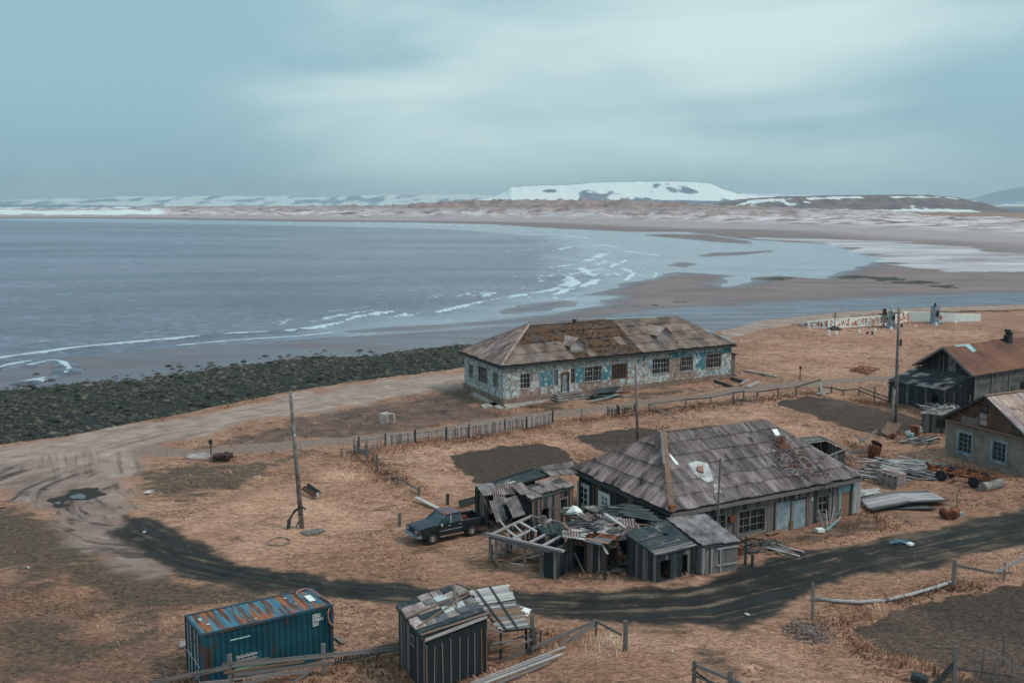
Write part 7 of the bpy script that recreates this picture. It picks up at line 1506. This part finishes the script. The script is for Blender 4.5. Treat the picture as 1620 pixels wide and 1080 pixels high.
# ------------------------------------------------------------------ memorial on the shore
def mural_wall():
    T = thing('memorial_wall', 'low white memorial wall with orange painted figures and plain right half', 'wall', xy(g(1262, 512)))
    base = [(1262, 514, .25), (1278, 519, 1.15), (1310, 519.5, 1.5), (1345, 517.5, 1.6), (1405, 514, 1.7), (1437, 508.5, 1.8), (1470, 508.8, 1.7), (1510, 509, 1.5), (1551, 508, 1.3)]
    B = [g(x, y) for x, y, h in base]; Hs = [b[2] for b in base]
    for i in range(len(B) - 1):
        w = Wall(B[i], B[i + 1]); mb = MB(); t = .3; q = [w.p(0, -.3), w.p(w.L, -.3), w.p(w.L, -.3, -t), w.p(0, -.3, -t)]
        tp = [w.p(0, Hs[i]), w.p(w.L, Hs[i + 1]), w.p(w.L, Hs[i + 1], -t), w.p(0, Hs[i], -t)]; mb.hexa(q, tp); ws_ = mb.build('wall_section', white_paint, T)
        if i >= 5 : continue
        mb = MB(); rs_ = random.Random(i * 7 + 3); s = .25
        def line(pts, wd=.13):
            for (s0, h0), (s1, h1) in zip(pts, pts[1:]): mb.beam(w.p(s0, h0, .012), w.p(s1, h1, .012), wd, .012, up=w.n)
        hA = lambda s_: Hs[i] + (Hs[i + 1] - Hs[i]) * s_ / w.L
        if i == 4:
            pass
        while s < w.L - .4:
            h = max(.3, hA(s)); k = rs_.choice((0, 2, 4, 4, 4, 4, 3)); wd = min(rs_.uniform(.7, 1.6), w.L - s)
            if k == 0:
                c_, r_ = s + wd * .45, min(h * .42, .5); line([(c_ + r_ * .8 * math.cos(a * math.pi / 6), h * .5 + r_ * math.sin(a * math.pi / 6)) for a in range(13)], .11)
            elif k == 4:
                for _ in range(4): x0, z0_ = s + rs_.uniform(.1, .9) * wd, rs_.uniform(.15, .85) * h; line([(x0, z0_), (min(x0 + rs_.uniform(-.4, .4), w.L - .05), min(max(z0_ + rs_.uniform(-.4, .4), .08), h * .95)), (min(x0 + rs_.uniform(-.2, .5), w.L - .05), rs_.uniform(.1, .9) * h)], rs_.uniform(.08, .2))
            elif k == 1: line([(s, .08), (s + wd * .4, h * .92), (s + wd * .8, .1)]); line([(s + wd * .2, h * .5), (s + wd * .6, h * .5)]); line([(s + wd * .4, h * .9), (s + wd * .4, h * .5)])
            elif k == 2: line([(s + wd * .05, h * .9), (s + wd * .15, h * .35), (s + wd * .5, h * .1), (s + wd * .8, h * .4), (s + wd * .9, h * .9)], .1); line([(s + wd * .3, h * .65), (s + wd * .65, h * .7)])
            else: line([(s, h * .15), (s + wd * .5, h * .6), (s + wd * .9, h * .2)]); line([(s, h * .85), (s + wd * .45, h * .3), (s + wd * .9, h * .85)]); line([(s + wd * .1, .1), (s + wd * .8, .12)], .12)
            s += wd * rs_.uniform(.7, 1.0)
        if mb.v: mb.build('painted_figures', orange_paint, ws_)
    w = Wall(B[4], B[5]); mb = MB(); mb.beam(w.p(w.L - .15, 0, .02), w.p(w.L - .15, 1.75, .02), .3, .03, up=w.n); mb.build('orange_band', orange_paint, T)
    w = Wall(B[6], B[7]); mb = MB(); c_ = w.p(w.L * .42, .75, .02)
    for k in range(5): a = k * 2 * math.pi / 5; mb.beam(c_, c_ + w.u * .5 * math.cos(a) + Vector((0, 0, .5 * math.sin(a))), .2, .012, up=w.n)
    mb.build('orange_star', orange_paint, T)
mural_wall()
b = g(1410, 519); T = thing('bust_monument', 'pale bust on a blue-grey pedestal with a black plaque before the painted wall', 'statue', b)
mb = MB(); hp = top(b, 494); mb.box(b + Vector((0, 0, .1)), (1.7, 1.5, .4), .1); mb.hexa([b + Vector(p) for p in ((-.5, -.45, .3), (.5, -.45, .3), (.5, .45, .3), (-.5, .45, .3))], [b + Vector((0, 0, hp)) + Vector(p) for p in ((-.42, -.38, 0), (.42, -.38, 0), (.42, .38, 0), (-.42, .38, 0))]); mb.box(b + Vector((0, 0, hp + .05)), (.98, .9, .12)); mb.build('pedestal', pedestal_blue, T)
mb = MB(); mb.box(b + Vector((.12, -.45, hp * .68)), (.5, .04, .7)); mb.build('plaque', dark_iron, T)
# bust: shoulders, neck and head as one lofted body
rings = [(0.0, .30, .20, 0), (.12, .46, .26, 0), (.26, .52, .27, 0), (.36, .40, .22, 0), (.43, .16, .15, .02), (.52, .13, .14, .03), (.58, .16, .17, .05), (.68, .20, .22, .05), (.80, .21, .24, .03), (.90, .20, .22, .01), (.98, .12, .14, 0), (1.01, .02, .03, 0)]
mb = MB(); N = 16; c_ = b + Vector((0, 0, hp + .1)); R_l = []
for z_, rx, ry, fy in rings:
    ring = []
    for k in range(N):
        a = 2 * math.pi * k / N; x = rx * math.cos(a); y = ry * math.sin(a) - fy
        if .6 < z_ < .78 and abs(a - 1.5 * math.pi) < .25: y -= .06 if z_ < .75 else .03      # nose
        if .78 < z_ < .85 and .3 < abs(a - 1.5 * math.pi) < .6: y += .03                       # eye sockets
        if .64 < z_ < .84 and (a < .2 or abs(a - math.pi) < .2 or a > 6.1): x *= 1.14          # ears
        ring.append(c_ + Vector((x, y, z_)))
    R_l.append(ring)
for p, q in zip(R_l, R_l[1:]):
    for k in range(N): mb.poly([p[k], p[(k + 1) % N], q[(k + 1) % N], q[k]])
mb.poly(R_l[-1]); mb.build('bust', statue_grey, T, True)
b = g(1478, 512); T = thing('column_monument', 'square blue-grey stone monument with dark plaque and small finial', 'monument', b); h = top(b, 485)
mb = MB(); mb.box(b + Vector((0, 0, .1)), (2.2, 2.0, .35), .2); mb.box(b + Vector((0, 0, h * .5)), (1.0, 1.0, h), .35); mb.box(b + Vector((.25, .1, h * .5 + .1)), (.8, .8, h + .15), .35); mb.build('column', pedestal_blue, T)
mb = MB(); mb.box(b + Vector((.32, -.55, h * .62)), (.6, .06, 1.0), .35); mb.build('plaque', dark_iron, T); mb = MB(); mb.tube([b + Vector((0, 0, h)), b + Vector((0, 0, h + .35)), b + Vector((0, 0, h + .7))], [.35, .22, .1], 8); mb.build('finial', dark_iron, T)
T = thing('memorial_cross', 'dark orthodox style cross standing on a stone mound at the painted wall', 'cross', g(1320, 520)); b = g(1320, 521)
plank('upright', T, b, b + Vector((0, 0, 2.9)), .1, .1, dark_iron, up=(0, 1, 0), var=0); plank('crossbar', T, b + Vector((-.45, 0, 2.2)), b + Vector((.45, 0, 2.2)), .1, .1, dark_iron, var=0); plank('crossbar', T, b + Vector((-.2, 0, 2.55)), b + Vector((.2, 0, 2.55)), .09, .09, dark_iron, var=0)
mb = MB()
for k in range(120): an = random.random() * 6.28; r = random.random() ** .6; mb.box(b + Vector((math.cos(an) * r * 1.2, math.sin(an) * r * .8, .55 * (1 - r))), (.3, .25, .22), random.random() * 3)
tag(mb.build('stone_mound', felt_patch), 'mound of dark stones under the memorial cross', 'stones', kind='stuff')
mb = MB(); b = g(1398, 517)
for k in range(900):
    h = random.random() ** .8; an = random.random() * 6.28; r = (1 - h) * 1.25 * random.uniform(.5, 1); c_ = b + Vector((math.cos(an) * r, math.sin(an) * r, .2 + h * 3.0)); d = Vector((math.cos(an), math.sin(an), -.3)) * .3; s_ = Vector((-math.sin(an), math.cos(an), .2)) * .07
    mb.poly([c_ - s_, c_ + s_, c_ + d])
spr = thing('small_spruce', 'small dark conical spruce standing left of the bust', 'tree', b); mb.build('foliage', M('spruce', [S(34, 44, 40), S(52, 60, 52)], 4), spr)
mb = MB(); mb.tube([b - up, b + Vector((0, 0, 2.6))], [.1, .03], 6); mb.build('trunk', wood_dark, spr)
mb = MB(); c_ = g(1418, 515, .5)
for k in range(14): a = k * 2 * math.pi / 14; mb.box(c_ + Vector((.28 * math.cos(a), 0, .28 * math.sin(a))), (.14, .1, .14), k)
tag(mb.build('wreath', M('wreath_m', [S(60, 120, 130), S(150, 70, 60)], 5)), 'round colourful wreath leaning at the foot of the bust', 'wreath')
for i, (x, y, yt) in enumerate(((1311, 529, 521), (1323, 529, 524), (1359, 526, 521), (1384, 524, 519), (1410, 522, 517), (1448, 517.5, 514.5), (1481, 516, 510), (1512, 511.5, 508))):
    b = g(x, y); h = top(b, yt); mb = MB(); mb.tube([b - up, b + Vector((0, 0, h * .8)), b + Vector((0, 0, h))], [.24, .2, .08], 8)
    tag(mb.build('white_bollard', white_paint), ['leftmost white bollard, tallest, at the left end of the memorial', 'white bollard right under the memorial cross', 'white bollard between the cross and the small bench', 'white bollard right of the small bench', 'white bollard below the bust pedestal', 'white bollard midway between bust and column monument',
        'tall white bollard before the column monument', 'rightmost white bollard at the plain white wall'][i], 'bollard', 'white bollards round the memorial')
b = g(1376, 529); T = thing('small_bench', 'small dark bench among the white bollards', 'bench', b); plank('seat', T, b + Vector((-.5, 0, .45)), b + Vector((.5, 0, .45)), .35, .06, wood_dark)
for s in (-.42, .42): plank('leg', T, b + Vector((s, 0, 0)), b + Vector((s, 0, .42)), .08, .3, wood_dark, up=(1, 0, 0))

# ------------------------------------------------------------------ shore stones
def stone_mesh(sd_, m, sub=1):
    import bmesh
    bm_ = bmesh.new(); bmesh.ops.create_icosphere(bm_, subdivisions=sub, radius=.5); rs_ = random.Random(sd_)
    for v in bm_.verts: v.co *= rs_.uniform(.78, 1.15); v.co.z *= .7
    me = bpy.data.meshes.new('stone'); bm_.to_mesh(me); bm_.free(); me.materials.append(m); return me
stone_m = M('stone_m', [S(24, 32, 28), S(46, 49, 42), S(100, 92, 80)], .55, (1, 1, 1), rough=.7, rand=.5, bump=.4, extra=[(S(40, 50, 40), .35, .52, .1)])
sms = [stone_mesh(i, stone_m, 2) for i in range(6)]
# candidate spots over the rocky belt
bx0, by0, bx1, by1 = P_rocks[:, 0].min(), P_rocks[:, 1].min(), P_rocks[:, 0].max(), P_rocks[:, 1].max()
NS = 52000; sx1 = RNG.uniform(max(bx0, -75), bx1, NS); sy1 = RNG.uniform(by0, by1, NS)
dr_ = sdist(sx1, sy1, P_rocks); dv_ = sdist(sx1, sy1, P_village); nz = fbm(sx1 / 6, sy1 / 6, 3)
keep = (dr_ > -1.0 - RNG.exponential(2.2, NS) + (nz - .5) * 12) & (dv_ < -.5); sx1, sy1, dr_ = sx1[keep], sy1[keep], dr_[keep]
zz1 = np.where(dr_ > -2, np.minimum(-3.0 + .06 * (dr_ + 2), -.7), -3.05) - .12; size = np.clip(np.exp(RNG.normal(-.95, .42, len(sx1))), .15, 1.1)
order = np.argsort(np.hypot(sx1, sy1) / size)
vis = [i for i in order if abs(sx1[i] / sy1[i]) < .52]
for i in vis[:300]:
    o = bpy.data.objects.new('shore_stone', sms[i % 6]); s = float(size[i]); o.location = (sx1[i], sy1[i], zz1[i] + .1 * s); o.scale = (s * 1.3, s, s); o.rotation_euler = (random.uniform(-.2, .2), random.uniform(-.2, .2), random.random() * 6.28)
    link(o); tag(o, 'dark rounded boulder in the nearest part of the stony shore', 'boulder', 'boulders of the stony shore')
rest_i = np.array(sorted(set(range(len(sx1))) - set(vis[:300])))
tri = [stone_mesh(i, stone_m, 1) for i in range(5)]
base_v = [np.array([v.co[:] for v in t_.vertices]) for t_ in tri]; base_f = [np.array([p.vertices[:] for p in t_.polygons]) for t_ in tri]
VV, FFc, off = [], [], 0
for i in rest_i:
    k = i % 5; a = RNG.uniform(0, 6.28); c, s_ = math.cos(a), math.sin(a); v = base_v[k] * size[i] * np.array([1.3, 1, 1]); v = np.stack([v[:, 0] * c - v[:, 1] * s_ + sx1[i], v[:, 0] * s_ + v[:, 1] * c + sy1[i], v[:, 2] + zz1[i] + .1 * size[i]], 1)
    VV.append(v); FFc.append(base_f[k] + off); off += len(v)
def np_mesh(name, V_, F_, m, col=None):
    me = bpy.data.meshes.new(name); k = F_.shape[1]; me.vertices.add(len(V_)); me.loops.add(F_.size); me.polygons.add(len(F_)); me.vertices.foreach_set('co', V_.astype(np.float32).ravel()); me.loops.foreach_set('vertex_index', F_.astype(np.int32).ravel())
    me.polygons.foreach_set('loop_start', np.arange(0, F_.size, k, dtype=np.int32)); me.update(calc_edges=True)
    if col is not None: a = me.attributes.new('tone', 'FLOAT', 'POINT'); a.data.foreach_set('value', col.astype(np.float32))
    me.materials.append(m); o = bpy.data.objects.new(name, me); link(o); return o
stone_f = M('stone_field_m', [S(22, 30, 27), S(38, 43, 37), S(58, 58, 48), S(92, 84, 72), S(124, 112, 98)], 1.4, (1, 1, 1), rough=.75, bump=0, detail=3, lo=.34, hi=.72)
print('stones', len(rest_i))
tag(np_mesh('shore_stones', np.concatenate(VV), np.concatenate(FFc), stone_f), 'wide belt of dark seaweed-covered shore stones beyond the nearest boulders', 'stones', kind='stuff')

# ------------------------------------------------------------------ dry grass
def cover(Xq, Yq):
    """bilinear-ish lookup of how grassy the survey grid is at points"""
    r = np.hypot(Xq, Yq); t = np.arctan2(Xq, Yq); i = np.clip(np.searchsorted(rs, r) - 1, 0, nr - 2); j = np.clip(np.searchsorted(th, t) - 1, 0, nt - 2)
    cov = np.clip(1 - road * 2.2 - mud * 2.0 - track - soil * 1.3, 0, 1) * (sv > .5)
    return cov[i, j], Z[i, j], dark[i, j], bare[i, j], bright[i, j] - dim[i, j]
def blades(N, rmin, rmax, L, Wd, H, pw=1.0, half=.6, name='dry_grass', label='matted dry straw-coloured grass covering the open ground', seedz=0, clump=None, lo=.35, thr=.0):
    r = np.sqrt(RNG.uniform(0, 1, N) ** pw * (rmax ** 2 - rmin ** 2) + rmin ** 2); t = RNG.uniform(-half, half, N); x = r * np.sin(t); y = r * np.cos(t)
    if clump is not None: x, y = clump(N)
    cv, z, dk, br, bd = cover(x, y); cl_n = fbm(x / 1.6 + seedz, y / 1.6, 4); ok = (cv * (1 - .75 * dk) * (1 - .5 * br) > RNG.uniform(.2, 1, N)) & (cl_n > thr); x, y, z, cl_n, bd = x[ok], y[ok], z[ok], cl_n[ok], bd[ok]; pat = fbm(x / 3.2 + 50, y / 4.6 + 9, 5); n_ = len(x)
    flow = fbm(x / 4.5 + 31, y / 4.5, 3) * 9.0 + RNG.normal(0, .5, n_); l = RNG.uniform(*L, n_) * (.6 + .9 * cl_n); h = RNG.uniform(*H, n_) * (.4 + 1.3 * cl_n); w = RNG.uniform(*Wd, n_)
    dx, dy = np.cos(flow), np.sin(flow); px_, py_ = -dy, dx
    a = np.stack([x - px_ * w, y - py_ * w, z - .02], 1); b = np.stack([x + px_ * w, y + py_ * w, z - .02], 1); m1 = np.stack([x + dx * l * .55 + px_ * w * .6, y + dy * l * .55 + py_ * w * .6, z + h], 1); m2 = np.stack([x + dx * l * .55 - px_ * w * .6, y + dy * l * .55 - py_ * w * .6, z + h], 1)
    V_ = np.stack([a, b, m1, m2], 1).reshape(-1, 3); F_ = np.arange(n_ * 4).reshape(-1, 4); tone = np.repeat(np.clip(RNG.normal(.0, .16, n_) + (cl_n - .5) * .5 + (pat - .5) * 1.7 + bd * .24 + .42, 0, 1), 4)
    return tag(np_mesh(name, V_, F_, grass_m, tone), label, 'grass', kind='stuff')
grass_m = bpy.data.materials.new('straw'); grass_m.use_nodes = True; t = grass_m.node_tree; t.nodes.clear()
out = NN(t, 'ShaderNodeOutputMaterial'); bs = NN(t, 'ShaderNodeBsdfPrincipled'); LK(t, bs.outputs[0], out.inputs[0]); at = NN(t, 'ShaderNodeAttribute', attribute_name='tone')
r = NN(t, 'ShaderNodeValToRGB'); LK(t, at.outputs['Fac'], r.inputs[0]); cr = r.color_ramp
for p, c in ((.08, S(80, 60, 50)), (.34, S(132, 98, 80)), (.6, S(180, 138, 114)), (.9, S(216, 180, 154))):
    e = cr.elements.new(p); e.color = c
cr.elements.remove(cr.elements[0]); cr.elements.remove(cr.elements[-1])
P = NN(t, 'ShaderNodeNewGeometry').outputs['Position']; nl = NOISE(t, P, .07, 5, .6)
c = MIX(t, SS(t, nl, .40, .62), r.outputs[0], MIX(t, 1.0, r.outputs[0], (.80, .76, .72, 1), 'MULTIPLY'))
LK(t, c, bs.inputs['Base Color']); bs.inputs['Roughness'].default_value = .9; bs.inputs['Specular IOR Level'].default_value = .1
blades(200000, 34, 80, (.18, .5), (.012, .03), (.008, .045)); blades(150000, 75, 190, (.3, .8), (.03, .07), (.015, .07), pw=1.2)
# taller tufts along walls, fences and banks
lines = [[(240, 1085), (366, 1100), (512, 1070), (640, 1048)], [(620, 1060), (680, 1090), (780, 1068), (850, 1035)], [(850, 1010), (945, 1008), (990, 1034)], [(560, 720), (660, 703), (742, 694), (870, 672), (1000, 655), (1160, 637), (1296, 623), (1430, 645)], [(700, 728), (780, 712), (860, 702), (915, 735)], [(915, 694), (1045, 677)],
         [(1040, 912), (1110, 908), (1180, 892)], [(1370, 800), (1400, 835), (1380, 845)], [(1290, 980), (1340, 985), (1400, 965), (1500, 935), (1620, 905)], [(1350, 1005), (1400, 1035), (1480, 1060), (1620, 1095)], [(1480, 1075), (1620, 1070)], [(100, 695), (230, 668), (330, 652), (440, 628)], [(1170, 522), (1300, 503), (1400, 496), (1620, 491)],
         [(560, 715), (600, 745), (665, 785)], [(1300, 625), (1380, 640), (1450, 662), (1420, 700)], [(900, 905), (1000, 905)], [(1240, 862), (1340, 838)], [(1140, 590), (1165, 600)], [(780, 655), (870, 640)], [(1480, 735), (1600, 760)], [(1260, 700), (1340, 740)], [(470, 843), (486, 838)], [(1340, 700), (1400, 725)]]
def near_lines(N):
    xs_, ys_ = [], []; wts = np.array([len(l) - 1 for l in lines], float); 
    for l in lines:
        Wp = W(l, 0); d = np.hypot(*np.diff(Wp, axis=0).T); n_ = int(N * d.sum() / tot_len); k = RNG.choice(len(d), n_, p=d / d.sum()); f = RNG.uniform(0, 1, n_); p = Wp[k] + (Wp[k + 1] - Wp[k]) * f[:, None] + RNG.normal(0, .75, (n_, 2)); xs_.append(p[:, 0]); ys_.append(p[:, 1])
    x = np.concatenate(xs_); y = np.concatenate(ys_); m = N - len(x)
    if m > 0: x = np.concatenate([x, x[:m]]); y = np.concatenate([y, y[:m]])
    return x[:N], y[:N]
tot_len = sum(np.hypot(*np.diff(W(l, 0), axis=0).T).sum() for l in lines)
blades(30000, 1, 2, (.15, .45), (.012, .035), (.06, .26), clump=near_lines, name='tall_grass', label='taller brown grass tufts along fences, walls and banks', seedz=9)

# ------------------------------------------------------------------ air between here and the mountains
def haze():
    m = bpy.data.materials.new('haze_air'); m.use_nodes = True; t = m.node_tree; t.nodes.clear(); out = NN(t, 'ShaderNodeOutputMaterial'); pv = NN(t, 'ShaderNodeVolumePrincipled')
    pv.inputs['Color'].default_value = (.86, .95, 1, 1); pv.inputs['Anisotropy'].default_value = .2; pv.inputs['Density'].default_value = HAZE; LK(t, pv.outputs[0], out.inputs['Volume'])
    mb = MB(); mb.hexa([(-12500, -12500, -9), (12500, -12500, -9), (12500, 12500, -9), (-12500, 12500, -9)], [(-12500, -12500, 230), (12500, -12500, 230), (12500, 12500, 230), (-12500, 12500, 230)])
    tag(mb.build('haze', m), 'thin pale haze over the whole bay', 'haze', kind='stuff')
HAZE = 8.0e-5
haze()
